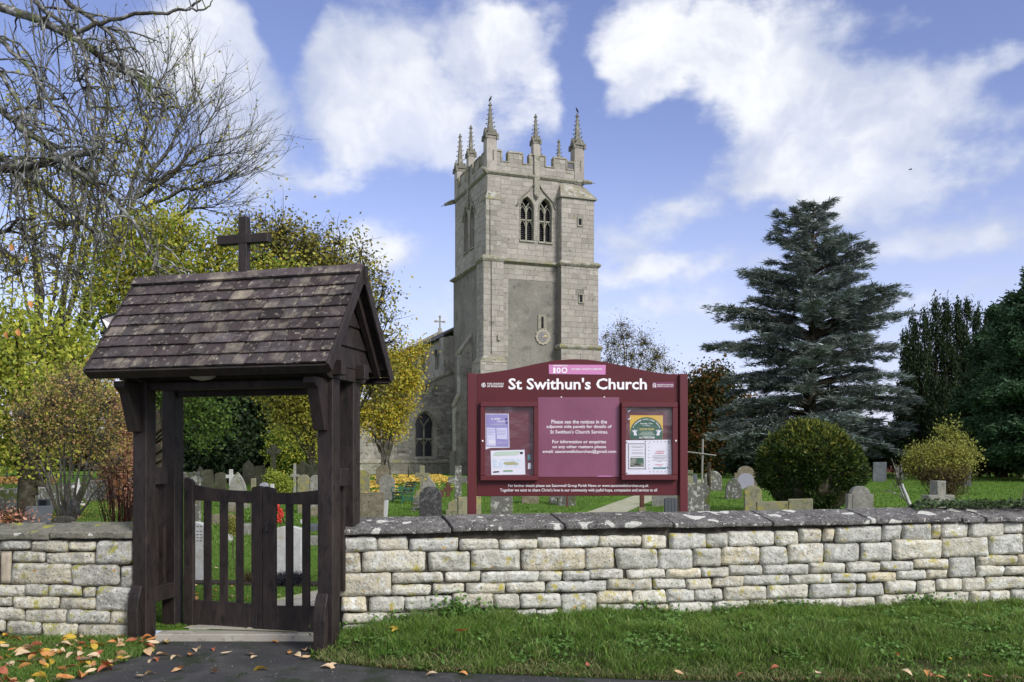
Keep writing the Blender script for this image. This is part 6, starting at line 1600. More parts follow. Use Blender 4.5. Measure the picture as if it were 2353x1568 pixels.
# brick wall of the far right garden and iron gates beyond
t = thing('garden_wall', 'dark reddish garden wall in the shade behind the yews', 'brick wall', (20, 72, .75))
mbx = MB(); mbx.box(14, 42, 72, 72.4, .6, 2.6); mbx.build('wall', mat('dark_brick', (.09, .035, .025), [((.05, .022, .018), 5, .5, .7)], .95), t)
for k in range(7):
    mb = MB(); c_ = 15.2 + k * 1.25
    mb.tube([(c_ + .55 * math.cos(a), 71.9, 2.7 + .42 * math.sin(a)) for a in [math.pi * i / 8 for i in range(9)]], .05, 4); mb.build('iron_arch', M['iron'], t)
# ================================================================== trees
def rnds(seed): return np.random.RandomState(seed)
def bez(p0, p1, p2, n):
    t = np.linspace(0, 1, n)[:, None]
    return (1 - t) ** 2 * p0 + 2 * t * (1 - t) * p1 + t ** 2 * p2
def blob_tree(name, label, cat, base, blobs, nclump, per, lsize, spread, leaf, bark, tr, seed, stems=1, fork=.35, shell=.55, twigr=.012, group=None, leaf2=None, droop=0.3, stemspread=.3, twign=3, flat=None, aspect=.6, lean=(0, 0)):
    """base (x, y, z); blobs [(u, v, r_px, Y, weight)]: the crown's lobes. Limbs grow from the forks to the lobes, twigs from limbs to leaf clumps."""
    rs = rnds(seed); base = np.array(base, float)
    root = thing(name, label, cat, tuple(base), group)
    C = []; Rr = []; Wt = []
    for (u, v, r, Y, w) in blobs:
        C.append(np.array(W(u, v, Y))); Rr.append(r * Y / F); Wt.append(w * r ** 2)
    C = np.array(C); Rr = np.array(Rr); Wt = np.array(Wt, float); Wt /= Wt.sum()
    curves = []; limbpts = []; limbrad = []
    top = C[:, 2].max(); Ht = top - base[2]
    for k, c in enumerate(C):
        sa = rs.uniform(0, 6.28); so = base + np.array([math.cos(sa), math.sin(sa), 0]) * stemspread * rs.random() * (stems > 1)
        fz = base[2] + min(Ht * fork, (c[2] - base[2]) * .6)
        fpt = np.array([base[0] + (c[0] - base[0]) * .12 + lean[0], base[1] + (c[1] - base[1]) * .12, fz])
        n = 9
        mid = np.array([fpt[0] + (c[0] - fpt[0]) * .55, fpt[1] + (c[1] - fpt[1]) * .55, fpt[2] + (c[2] - fpt[2]) * .75 + .0])
        mid = fpt * .5 + mid * .5 + rs.normal(size=3) * Rr[k] * .12
        limb = bez(fpt, np.array([mid[0], mid[1], mid[2]]), c, n); limb[1:-1] += rs.normal(size=(n - 2, 3)) * Rr[k] * .035
        trunk = bez(so, (so + fpt) / 2 + rs.normal(size=3) * .04 * Ht * .3, fpt, 5)
        P = np.concatenate([trunk[:-1], limb]); rad = tr * np.concatenate([np.linspace(1, .8, 4) * (1 if stems == 1 else .6), np.linspace(.62, .12, n)])
        if stems == 1 and k > 0: P = P[3:]; rad = rad[3:] * .8
        curves.append((P, rad)); limbpts.append(limb); limbrad.append(Rr[k])
    LP = np.concatenate([l[2:] for l in limbpts])
    idx = rs.choice(len(C), nclump, p=Wt)
    d = rs.normal(size=(nclump, 3)); d /= np.linalg.norm(d, axis=1)[:, None]
    q = (shell + (1 - shell) * rs.random(nclump)) ** 1.0 * np.where(rs.random(nclump) < .3, rs.random(nclump), 1)
    cc = C[idx] + d * (q * Rr[idx])[:, None] * np.array([1, 1, .85])
    cc[:, 2] = np.maximum(cc[:, 2], base[2] + .1 * Ht * fork)
    tw = []
    for i in range(0, nclump):
        if i % twign: continue
        j = np.argmin(((LP - cc[i]) ** 2).sum(1)); p0 = LP[j]; L = np.linalg.norm(cc[i] - p0)
        m_ = (p0 + cc[i]) / 2 + rs.normal(size=3) * L * .12 + np.array([0, 0, L * .12])
        tw.append((bez(p0, m_, cc[i], 5), np.linspace(twigr * 1.8, twigr * .5, 5)))
        for _ in range(2):
            e = cc[i] + rs.normal(size=3) * spread * 1.1
            tw.append((bez(m_, (m_ + e) / 2 + rs.normal(size=3) * spread * .3, e, 4), np.linspace(twigr * .8, twigr * .3, 4)))
    V, Q = tubes_np(curves, 7); mkmesh('trunk', V, Q, bark, root, smooth=True)
    V, Q = tubes_np(tw, 3); tag(mkmesh('branches', V, Q, bark, root), kind='stuff')
    if per:
        lc = np.repeat(cc, per, 0) + rs.normal(size=(nclump * per, 3)) * spread
        if leaf2 is not None:
            mk = rs.random(len(lc)) < .5
            sel = np.repeat(rs.random(nclump) < .4, per)
            V, Q = leaf_quads(lc[~sel], lsize, rs, aspect, droop, flat); tag(mkmesh('crown', V, Q, leaf, root), kind='stuff')
            V, Q = leaf_quads(lc[sel], lsize, rs, aspect, droop, flat); tag(mkmesh('crown', V, Q, leaf2, root), kind='stuff')
        else:
            V, Q = leaf_quads(lc, lsize, rs, aspect, droop, flat); tag(mkmesh('crown', V, Q, leaf, root), kind='stuff')
    return root
def gp(u, Y): p = W(u, HZ, Y); return (p.x, Y, GZ(Y))

# tall sparse tree behind, upper left
fan_root = blob_tree('tree', 'tall sparse autumn tree with thin upswept branches, upper left', 'tree', gp(105, 33),
  [(60,420,110,33,1.2),(150,520,110,32,1.3),(200,400,90,34,1),(290,330,90,33,.8),(380,250,75,33,.55),(350,420,90,34,1),(60,250,90,34,.7),(250,250,70,35,.5),(40,600,110,33,1.3),(160,640,90,32,1.2),(470,420,60,33,.4),(330,200,50,34,.15)],
  280, 16, .15, .45, M['lf_sparse'], M['bark'], .22, 11, fork=.30, twigr=.022, twign=1, shell=.3)
def fan(root, guides, Y, seed):
    rs = rnds(seed); cv = []; tips = []
    def child(p, d, L, r, lev):
        d = d / np.linalg.norm(d); e = p + d * L + [0, 0, L * .12]; m_ = p + d * L * .5 + rs.normal(size=3) * L * .05
        P = bez(p, m_, e, 5); cv.append((P, np.linspace(r, r * .4, 5)))
        tips.extend([P[2], P[3], P[4]])
        if lev:
            for _ in range([0, 3, 5][lev]):
                q = P[rs.randint(1, 5)]; a = d + rs.normal(size=3) * [.55, .5, .4] + [0, 0, .25]; child(q, a, L * rs.uniform(.3, .6), r * .5, lev - 1)
    for g_ in guides:
        P0 = np.array([W(u, v, Y) for u, v in g_]); n = len(P0); t = np.linspace(0, n - 1, n * 4); P = np.stack([np.interp(t, range(n), P0[:, j]) for j in range(3)], 1)
        P[1:-1] += rs.normal(size=(len(P) - 2, 3)) * .04; cv.append((P, np.linspace(.10, .02, len(P))))
        for i in range(3, len(P)):
            d = P[i] - P[i - 1]
            for _ in range(2): child(P[i], d / np.linalg.norm(d) + rs.normal(size=3) * [.6, .6, .5] + [0, 0, .2], rs.uniform(.9, 2.3), .019, 2)
    V, Q = tubes_np(cv, 3); tag(mkmesh('fine_branches', V, Q, M['bark'], root), kind='stuff')
    tips = np.array(tips); c = tips[rs.randint(0, len(tips), 9000)] + rs.normal(size=(9000, 3)) * .10
    low = rs.random(9000) < np.clip((9.5 - c[:, 2]) / 6 + .25, .12, 1); c = c[low]
    V, Q = leaf_quads(c, .11, rs, .6); tag(mkmesh('crown', V, Q, M['lf_sparse'], root), kind='stuff')
fan(fan_root, [[(150, 900), (215, 690), (300, 470), (330, 330), (350, 240), (385, 150)], [(215, 690), (308, 455), (415, 385), (470, 365), (530, 350)], [(300, 470), (370, 360), (420, 290), (450, 215)],
    [(308, 455), (400, 400), (455, 330), (500, 240)], [(330, 480), (430, 430), (490, 425), (540, 405)], [(120, 800), (170, 560), (200, 400), (240, 260), (260, 170)], [(90, 800), (80, 560), (60, 380), (90, 220), (100, 120)], [(350, 540), (440, 480), (500, 470)]], 33, 77)
# dense yellow-green weeping tree, left
blob_tree('tree', 'bushy yellow-green tree filling the left edge below the bare branches', 'tree', gp(70, 24),
  [(40,760,90,24,1),(120,780,90,23.5,1),(170,830,70,24,1),(20,860,90,24,1),(110,880,80,23,1),(200,900,60,24,.8),(60,960,90,24,1),(240,860,40,24,.6),(-60,800,110,25,1),(150,960,80,24.5,1),(-80,950,100,25,1),(20,1040,60,24,.6),(110,1040,55,24,.6),(240,930,60,25,.8),(270,1000,50,25,.8)],
  640, 32, .125, .26, M['lf_yellowgreen'], M['bark_dark'], .26, 12, fork=.35, twigr=.014, droop=.9)
# green and gold tree behind the lychgate roof
blob_tree('tree', 'broad green and gold tree rising behind the lychgate roof', 'tree', gp(380, 31),
  [(340,560,75,31,1.2),(420,540,70,30.5,1.1),(300,620,80,31,1.2),(260,700,80,30.5,1.3),(380,620,80,30,1.2),(470,600,70,31,1),(520,560,55,31,.8),(330,500,50,31,.7),(230,790,60,31,1),(560,640,70,31,.8),(480,660,60,31,1),(300,800,70,31,1),(250,560,60,31,.7),(400,480,40,32,.4),(640,640,60,31,.6)],
  560, 32, .135, .28, M['lf_green'], M['bark_dark'], .34, 13, fork=.30, twigr=.016)
# thin tree with dark olive leaves, right half behind the roof
blob_tree('tree', 'thin leaved olive-brown tree arching down to the right of the lychgate roof', 'tree', gp(800, 36),
  [(560,540,50,36,.7),(640,540,60,36,.8),(700,580,65,36,.9),(760,620,65,36,.9),(820,640,55,36,.8),(860,700,45,36,.6),(780,560,40,36,.35),(620,600,70,36,.8),(690,650,60,36,.8),(880,790,45,36,.6),(860,880,55,36,.9),(600,500,35,36,.25),(880,660,30,36,.25),(890,740,30,36,.3),(830,580,30,36,.2)],
  760, 15, .14, .46, M['lf_olive'], M['bark_dark'], .20, 14, fork=.3, twigr=.016, twign=1, shell=.3, leaf2=M['lf_sparse'])
# golden tree in front of the church
blob_tree('tree', 'small golden autumn tree with forked trunk in front of the church', 'tree', gp(884, 46),
  [(900,830,45,46,1.2),(940,810,30,46,.8),(870,880,50,46,1.1),(930,880,45,46,1.2),(890,930,55,46,1.1),(935,940,22,46,.7),(840,950,45,46,1),(900,975,50,46,.8),(950,850,22,46,.5),(970,800,20,46,.45),(860,990,35,46,.5),(925,770,25,46,.35),(850,850,35,46,.8)],
  520, 28, .14, .24, M['lf_gold'], M['bark'], .13, 15, stems=3, fork=.20, twigr=.013, stemspread=.35, shell=.25)
# spindly russet tree behind the left wall
blob_tree('tree', 'spindly multi-stemmed tree with russet and olive leaves behind the left wall', 'tree', gp(152, 13.2),
  [(60,960,50,13.4,.8),(120,930,55,13.2,1),(180,900,50,13,1),(240,930,55,13,1),(100,1000,50,13.4,.8),(170,990,60,13.2,1),(240,1010,55,13.2,1),(280,970,35,13.2,.9),(150,880,45,13.3,.6),(60,1020,30,13.4,.5),(220,870,30,13.2,.5),(275,1060,30,13.2,.8)],
  620, 13, .038, .17, M['lf_red'], M['bark'], .038, 16, stems=3, fork=.33, twigr=.0042, stemspread=.1, twign=1, shell=.15)
blob_tree('shrub', 'pinkish red leaved shrub close against the left lychgate post', 'shrub', gp(285, 13.9),
  [(285,930,28,13.9,1),(290,990,28,13.9,1),(292,1050,28,13.9,1),(270,1090,25,13.9,.8),(297,890,18,13.9,.5),(280,1140,20,13.9,.5)], 230, 34, .045, .10, M['lf_pink'], M['bark_red'], .03, 17, stems=4, fork=.2, twigr=.004, stemspread=.12)
# bare twiggy shrub with three big leaves
rs = rnds(18); sh = thing('shrub', 'bare dark red twiggy shrub with a few large orange leaves by the lychgate', 'shrub', gp(275, 11.6)); cv = []
b0 = np.array(gp(278, 11.6))
for i in range(64):
    e = np.array(W(rs.uniform(222, 318), rs.uniform(1075, 1165), 11.6 + rs.uniform(-.3, .4)))
    cv.append((bez(b0 + rs.normal(size=3) * [.05, .05, 0], (b0 + e) / 2 + rs.normal(size=3) * .05 + [0, 0, .07], e, 6), np.linspace(.008, .003, 6)))
    for _ in range(3):
        p = cv[-1][0][rs.randint(2, 5)]if len(cv[-1][0]) > 5 else e; e2 = p + rs.normal(size=3) * [.1, .08, .06] + [0, 0, .10]
        cv.append((bez(p, (p + e2) / 2, e2, 3), np.linspace(.004, .002, 3)))
V, Q = tubes_np(cv, 3); mkmesh('stems', V, Q, M['bark_red'], sh)
def bigleaf(p, s, yaw, pitch, roll, mm, parent=None, name='leaf', bend=.25, asp=.42, loc=None):
    n = 6; V = []; ys = [0, .16, .38, .62, .84, 1.0]; wd = [.02, .62, 1, .86, .42, .0]
    for i in range(n):
        x = (ys[i] - .5) * s; w_ = wd[i] * asp * s * .5; zc = -bend * s * (2 * (ys[i] - .5)) ** 2 * .35
        V += [(x, -w_, zc + w_ * .45), (x, 0, zc), (x, w_, zc + w_ * .45)]
    V.append((-.5 * s - .16 * s, 0, .02 * s))
    Fc = []
    for i in range(n - 1):
        a = i * 3; Fc += [(a, a + 1, a + 4, a + 3), (a + 1, a + 2, a + 5, a + 4)]
    Fc.append((1, 0, 18)); Fc.append((2, 1, 18))
    m_ = Matrix.Rotation(yaw, 3, 'Z') @ Matrix.Rotation(pitch, 3, 'Y') @ Matrix.Rotation(roll, 3, 'X')
    return mkmesh(name, [Vector(p) + m_ @ Vector(v) for v in V], Fc, mm, parent, smooth=True, loc=tuple(p) if parent is None else None)
for (u, v, s) in ((268, 1112, .11), (276, 1134, .10), (285, 1108, .09)): bigleaf(W(u, v, 11.45), s, rnd.uniform(-.3, .3), R(80), R(90), M['leaf2'], sh, 'leaf', asp=.7)

# yews and dark evergreen through the gateway
blob_tree('yew_tree', 'large dark yew with black-green foliage seen through the gateway', 'tree', gp(560, 50),
  [(480,960,75,50,1),(560,930,80,50,1),(600,920,70,50,1),(520,900,70,50,1),(450,900,70,50,1),(640,1020,60,50,1),(700,1060,50,50,.7),(620,980,70,50,1),(520,1030,70,49,1),(450,1040,60,50,1),(600,1040,60,49,1),(400,980,70,51,1),(660,930,60,51,.8),(430,900,70,51,1),(560,1060,50,48,.7),(350,960,60,52,1),(340,1050,60,52,1)],
  1100, 60, .26, .55, M['lf_yew'], M['bark_dark'], .5, 19, fork=.2)
blob_tree('tree', 'green maple boughs hanging in the top left of the gateway', 'tree', gp(300, 27),
  [(450,925,26,24,1),(485,945,24,24,1),(505,975,20,24,.9),(450,985,24,24,.9),(430,950,24,24,.8),(530,925,18,24,.5),(470,1015,16,24,.5),(380,900,40,25,1)],
  190, 18, .10, .18, M['lf_maple'], M['bark_dark'], .10, 20, fork=.85, twigr=.01)
blob_tree('tree', 'thin yellow leaved tree at the right side of the gateway', 'tree', gp(720, 42),
  [(660,920,35,42,.8),(700,900,40,42,.9),(700,960,40,42,.7),(650,960,30,42,.6),(730,930,30,42,.7),(720,1000,30,42,.5),(610,905,25,42,.5)], 330, 18, .14, .35, M['lf_sparse'], M['bark_dark'], .14, 21, twign=1, twigr=.014, shell=.2)
blob_tree('bush', 'yellow-green bush behind the slender cross beyond the gate', 'bush', gp(670, 47),
  [(650,1010,28,47,1),(680,1030,26,47,1),(640,1040,22,47,.9),(705,1045,22,47,1),(665,1060,22,47,1),(725,1055,20,47,1)], 240, 44, .15, .28, M['lf_yellowgreen'], M['bark_dark'], .06, 22, leaf2=M['lf_maple'])
blob_tree('bush', 'small bright yellow-green bush among the gravestones over the right gate leaf', 'bush', gp(641, 25),
  [(628,1098,12,25,1),(645,1105,16,25,1),(655,1115,14,25,1),(632,1115,14,25,1),(645,1125,18,25,1)], 170, 34, .05, .10, M['lf_yellowgreen'], M['bark_dark'], .02, 23, stems=3)
blob_tree('plant', 'small yellow flowering plant seen between the gate slats', 'plant', gp(535, 15),
  [(535,1195,8,15,1),(538,1208,8,15,1),(534,1218,7,15,1)], 70, 26, .028, .045, M['lf_shrubtop'], M['bark_dark'], .008, 24, stems=3, twigr=.003)
# dark grass-like plants on the grave strip
def spiky(label, u, Y, r, hgt, n, mm, seed, name='grass_tuft_plant'):
    rs = rnds(seed); p = W(u, HZ, Y); c = np.array([p.x, Y, GZ(Y)]); cv = []
    for _ in range(n):
        a = rs.uniform(0, 6.28); L = r * rs.uniform(.5, 1.1); e = c + [math.cos(a) * L, math.sin(a) * L, hgt * rs.uniform(.3, 1) * (1.2 - L / r * .5)]
        b = c + rs.normal(size=3) * [r * .35, r * .3, 0]
        cv.append((bez(b, (b + e) / 2 + [0, 0, hgt * .5], e, 4), np.array([.006, .006, .004, .001])))
    V, Q = tubes_np(cv, 3); o = mkmesh(name, V, Q, mm, None, loc=tuple(c)); tag(o, label, 'plant')
blk = mat('black_grass', (.018, .017, .026), [((.05, .05, .07), 30, .5, .7)], .45, rand=.4)
spiky('spiky black plant at the foot of the pale headstone behind the right gate leaf', 664, 13.95, .34, .24, 420, blk, 25)
spiky('small dull green tuft on the dark planting strip between the gate slats', 573, 14.1, .10, .26, 70, M['lf_brown'], 26)

# bare tree right of the tower
blob_tree('tree', 'rounded nearly bare tree right of the tower', 'tree', gp(1440, 82),
  [(1410,790,35,82,1),(1440,770,35,82,1),(1480,790,35,82,1),(1510,820,35,82,.9),(1530,850,30,82,.8),(1400,830,30,82,.9),(1450,820,45,82,1),(1490,850,40,82,.9),(1545,870,18,82,.5),(1390,770,15,82,.4),(1430,745,18,82,.5)],
  430, 7, .17, .5, M['lf_olive'], M['bark'], .20, 27, twign=1, twigr=.018, shell=.2)
blob_tree('tree', 'copper brown tree between the notice board and the cedar', 'tree', gp(1620, 70),
  [(1610,900,35,70,1),(1640,880,35,70,1),(1600,950,40,70,1),(1660,930,45,70,1),(1610,1010,40,70,1),(1670,1000,45,70,1),(1700,960,40,70,1),(1720,1030,45,70,1),(1590,1050,30,70,.8),(1640,1060,40,70,1)],
  700, 48, .26, .55, M['lf_copper'], M['bark_dark'], .3, 28, twigr=.03, leaf2=M['lf_yew'])
blob_tree('tree', 'pale leafless tree far off just right of the notice board', 'tree', gp(1590, 110),
  [(1590,900,30,110,1),(1570,930,30,110,1),(1605,940,30,110,1)], 260, 0, .2, 1.0, None, M['bark_pale'], .3, 29, twign=1, twigr=.05, shell=.2)

# cedar
def cedar():
    rs = rnds(31); Y0 = 54.0; base = np.array(gp(1862, Y0)); root = thing('cedar_tree', 'big blue-grey cedar with tiered branches on the right', 'tree', tuple(base))
    zt = H + (HZ - 468) * Y0 / F; Ht = zt - base[2]
    sc = Y0 / F
    # outline: v -> reach left, right of the trunk line
    tb = [(462, 6, 8), (480, 26, 30), (500, 78, 50), (530, 100, 85), (552, 112, 100), (580, 90, 138), (600, 120, 120), (626, 155, 130), (655, 150, 165), (690, 175, 212), (722, 240, 228), (750, 205, 215), (769, 215, 240), (795, 243, 220), (830, 205, 215), (894, 220, 270), (925, 210, 255), (958, 243, 225), (1010, 230, 200), (1060, 130, 110)]
    vs = [t[0] for t in tb]
    cv = []; pts = []; nrm = []; br = []
    def trunk(v): return np.array([base[0] + (1870 - 1862) * sc * (1048 - v) / 600, Y0, H + (HZ - v) * sc])
    cv.append((np.array([base, trunk(1000), trunk(800), trunk(620), trunk(530), trunk(475)]), np.array([.42, .36, .24, .14, .08, .03])))
    v = 478.0
    levels = []
    while v < 1052:
        levels.append(v); v += rs.uniform(12, 19)
    br_list = []
    for v in levels:
        Lr, Rr_ = np.interp(v, vs, [t[1] for t in tb]), np.interp(v, vs, [t[2] for t in tb])
        for k in range(5 if v > 560 else 4):
            a = k * 1.26 + rs.uniform(-.5, .5) + v * .37
            cx_ = math.cos(a); reach = (Rr_ if cx_ > 0 else Lr)
            dep = .5 * (Lr + Rr_)
            L = math.hypot(reach * cx_, dep * math.sin(a)) * sc * rs.uniform(.5, .98)
            br_list.append((v + rs.uniform(-8, 8), a, L))
    # the long boughs that make the outline
    for (v, du) in ((468,-24),(466,44),(482,-50),(490,56),(505,-95),(520,58),(537,-112),(560,85),(545,70),(580,138),(600,120),(626,-155),(627,-150),(640,-120),(655,78),(690,-150),(690,210),(660,150),(655,-140),(716,-242),(722,225),(738,190),(752,-180),(770,150),(793,-245),(800,205),(830,-160),(850,150),(880,-200),(900,200),(925,272),(940,235),(930,-190),(975,-228),(985,225),(1020,-242),(1030,180),(1045,-200),(1062,-120),(1000,215)):
        for q_ in (0, 1):
            a = (0 if du > 0 else math.pi) + rs.uniform(-.3, .3); br_list.append((v + rs.uniform(-4, 4) + 6 * q_, a, abs(du) * sc * (1.0 - .14 * q_) / max(.9, abs(math.cos(a)))))
    for (v, a, L) in br_list:
        rise = .50 - .58 * (v - 470) / 580
        p0 = trunk(max(470, min(v + L / sc * rise * .9, 1062))); d = np.array([math.cos(a), math.sin(a), 0])
        tip = p0 + d * L + [0, 0, L * (rise + rs.uniform(-.06, .06))]
        mid = p0 + d * L * .5 + [0, 0, L * (rise * .5 + .13)]
        n = 10; P = bez(p0, mid, tip, n); cv.append((P, np.linspace(.035 + L * .016, .012, n)))
        side = np.array([-d[1], d[0], 0])
        nb_ = int(8 + L * 6.0)
        for _ in range(nb_):
            t = rs.uniform(.18, 1.0) ** .8; q = P[min(n - 1, int(t * (n - 1)))] + (P[min(n - 1, int(t * (n - 1)) + 1)] - P[min(n - 1, int(t * (n - 1)))]) * rs.random()
            sg = rs.choice([-1, 1]); bl = (.30 + .26 * L * (1 - t * .85)) * rs.uniform(.4, 1)
            dd = d * rs.uniform(.35, .9) + side * sg * rs.uniform(.3, 1); dd /= np.linalg.norm(dd)
            e = q + dd * bl + [0, 0, -bl * rs.uniform(-.10, .75)]
            br.append((bez(q, (q + e) / 2 + [0, 0, bl * .06], e, 4), np.linspace(.014, .006, 4)))
            m_ = int(4 + bl * 9)
            tt = rs.random(m_)[:, None]
            c = q + (e - q) * tt + rs.normal(size=(m_, 3)) * [.08, .08, .03] + [0, 0, .02]
            pts.append(c); nrm.append(np.repeat(dd[None], m_, 0))
    V, Q = tubes_np(cv, 5); mkmesh('trunk', V, Q, M['bark_dark'], root, smooth=True)
    V, Q = tubes_np(br, 3); tag(mkmesh('branchlets', V, Q, M['bark_dark'], root), kind='stuff')
    c = np.concatenate(pts); dd = np.concatenate(nrm); N = len(c)
    # each shoot: slender sprays of needles, most of them along the bough and a little upward
    out = []
    for k in range(3):
        a = dd + rs.normal(size=(N, 3)) * [.42, .42, .26] + [0, 0, .10]; a /= np.linalg.norm(a, axis=1)[:, None]
        b = np.cross(a, rs.normal(size=(N, 3)) * [.6, .6, .3] + [0, 0, 1]); b /= np.linalg.norm(b, axis=1)[:, None] + 1e-9
        s = (.20 + .26 * rs.random(N))[:, None]; cc = c + rs.normal(size=(N, 3)) * [.07, .07, .05]
        out.append(np.stack([cc - a * s * .3, cc + b * s * .075 + a * s * .1, cc + a * s * .85, cc - b * s * .075 + a * s * .1], 1).reshape(-1, 3))
    V = np.concatenate(out); tag(mkmesh('crown', V, np.arange(len(V)).reshape(-1, 4), M['lf_cedar'], root), kind='stuff')
    return N * 3
ncd = cedar()

# clipped yew ball
def ball():
    rs = rnds(33); Y0 = 28; c = np.array(W(1864, 1076, Y0)); s = Y0 / F; base = gp(1864, Y0)
    root = thing('clipped_yew', 'large clipped yew bush, dome shaped with golden tips, behind the wall', 'bush', base)
    N = 52000; d = rs.normal(size=(N, 3)); d /= np.linalg.norm(d, axis=1)[:, None]
    lump = np.array([noise.noise(Vector(x * 2.6)) for x in d[:6000]])
    nz0 = np.array([noise.noise(Vector(x * 7) + Vector((1, 4, 2))) for x in d[:6000]])
    idx = rs.randint(0, 6000, N); d = d[idx] + rs.normal(size=(N, 3)) * .03
    r = 1 + lump[idx] * .18 + nz0[idx] * .05 + rs.normal(size=N) * .026 - np.abs(rs.normal(size=N)) * .02
    z = d[:, 2]
    rx, rz = 108 * s, 101 * s
    w_ = np.where(z < 0, 1 - .10 * z * z, 1 - .10 * np.clip(z, 0, 1) ** 2)
    p = np.stack([d[:, 0] * rx * w_, d[:, 1] * rx * w_, np.maximum(z * rz, -(c[2] - base[2]) * .98)], 1) * r[:, None]
    nz = np.array([noise.noise(Vector(x * 3.3) + Vector((5, 1, 2))) for x in d[:6000]])
    tipw = (z + .2 + rs.normal(size=N) * .3 + nz[idx] * .9) > .66
    tip = tipw & (rs.random(N) < .62)
    def spr(sel, nm, mm):
        n = sel.sum(); q = p[sel]; dd = d[sel] + rs.normal(size=(n, 3)) * .55 + [0, 0, .25]; dd /= np.linalg.norm(dd, axis=1)[:, None]
        b = np.cross(dd, rs.normal(size=(n, 3))); b /= np.linalg.norm(b, axis=1)[:, None]; L = (.07 + .08 * rs.random(n))[:, None]
        V = np.stack([q - dd * L * .5, q + b * L * .22, q + dd * L * .8, q - b * L * .22], 1).reshape(-1, 3) + c
        tag(mkmesh(nm, V, np.arange(len(V)).reshape(-1, 4), mm, root), kind='stuff')
    spr(~tip, 'foliage', M['lf_ball']); spr(tip, 'golden_tips', M['lf_balltip'])
    me = MB(); me.lathe([(.02, -rz * .95), (rx * .6, -rz * .85), (rx * .86, -rz * .5), (rx * .93, 0), (rx * .8, rz * .5), (rx * .5, rz * .8), (.05, rz * .93)], tuple(c), 20); me.build('inner_branches', M['bark_dark'], root)
ball()
# golden-topped shrub
blob_tree('shrub', 'golden-topped brown shrub behind the granite cross on the right', 'shrub', gp(2165, 27),
  [(2110,1050,26,27,1),(2150,1040,28,27,1),(2190,1045,26,27,1),(2095,1075,20,27,.8),(2215,1065,22,27,.9),(2140,1070,30,27,1),(2185,1075,30,27,1)], 330, 44, .055, .13, M['lf_shrubtop'], M['bark_red'], .03, 34, stems=5, fork=.12, stemspread=.2, twigr=.005, twign=1)
blob_tree('shrub', 'brown twiggy undergrowth of the golden-topped shrub', 'shrub', gp(2168, 26.8),
  [(2140,1095,26,26.8,1),(2175,1100,28,26.8,1),(2205,1095,22,26.8,1),(2180,1125,22,26.8,1),(2120,1085,16,26.8,.8)], 260, 34, .05, .12, M['lf_brown'], M['bark_red'], .03, 35, stems=5, fork=.12, stemspread=.2, twigr=.006, twign=1)
blob_tree('sapling', 'yellow leaved sapling in front of the dark evergreens, right', 'tree', gp(2215, 38),
  [(2185,1000,16,38,1),(2160,985,12,38,.6),(2210,1010,14,38,.8),(2225,1030,14,38,.7),(2195,970,10,38,.4),(2240,1050,14,38,.7)], 80, 14, .11, .16, M['lf_shrubtop'], M['bark_dark'], .03, 36, stems=2, twigr=.007, twign=1)
blob_tree('bush', 'dull olive bush in front of the far garden wall, right', 'bush', gp(2275, 56),
  [(2260,1040,28,56,1),(2300,1050,28,56,1),(2240,1065,22,56,1),(2330,1065,26,56,1),(2370,1060,30,56,1)], 300, 40, .17, .35, M['lf_brown'], M['bark_dark'], .05, 37, leaf2=M['lf_yew'])
# snapped sapling with peeled stem
rs = rnds(38); Yq = 22.0
sp = thing('broken_sapling', 'snapped sapling with a peeled pale stem between the clipped yew and the shrub', 'sapling', (W(2085, 1150, Yq).x, Yq, GZ(Yq)))
cv = [(np.array([W(2092, 1165, Yq), W(2083, 1140, Yq), W(2074, 1118, Yq), W(2073, 1112, Yq)]), np.array([.05, .04, .032, .03]))]
V, Q = tubes_np(cv, 6); mkmesh('stem', V, Q, M['gs_white'], sp)
cv = [(np.array([W(2078, 1148, Yq), W(2068, 1120, Yq), W(2058, 1080, Yq), W(2048, 1052, Yq)]), np.array([.035, .03, .022, .012])), (np.array([W(2088, 1156, Yq), W(2065, 1137, Yq), W(2046, 1130, Yq), W(2026, 1128, Yq)]), np.array([.02, .018, .014, .008])), (np.array([W(2046, 1130, Yq), W(2046, 1118, Yq), W(2052, 1113, Yq)]), np.array([.012, .01, .006]))]
for _ in range(22):
    a = np.array(W(rs.uniform(2058, 2072), rs.uniform(1085, 1125), Yq)); b = a + [rs.uniform(-.15, .2), rs.uniform(-.1, .1), rs.uniform(.15, .45)]
    cv.append((bez(a, (a + b) / 2 + [rs.uniform(-.05, .05), 0, 0], b, 4), np.linspace(.010, .004, 4)))
V, Q = tubes_np(cv, 4); mkmesh('shoots', V, Q, M['bark_pale'], sp)

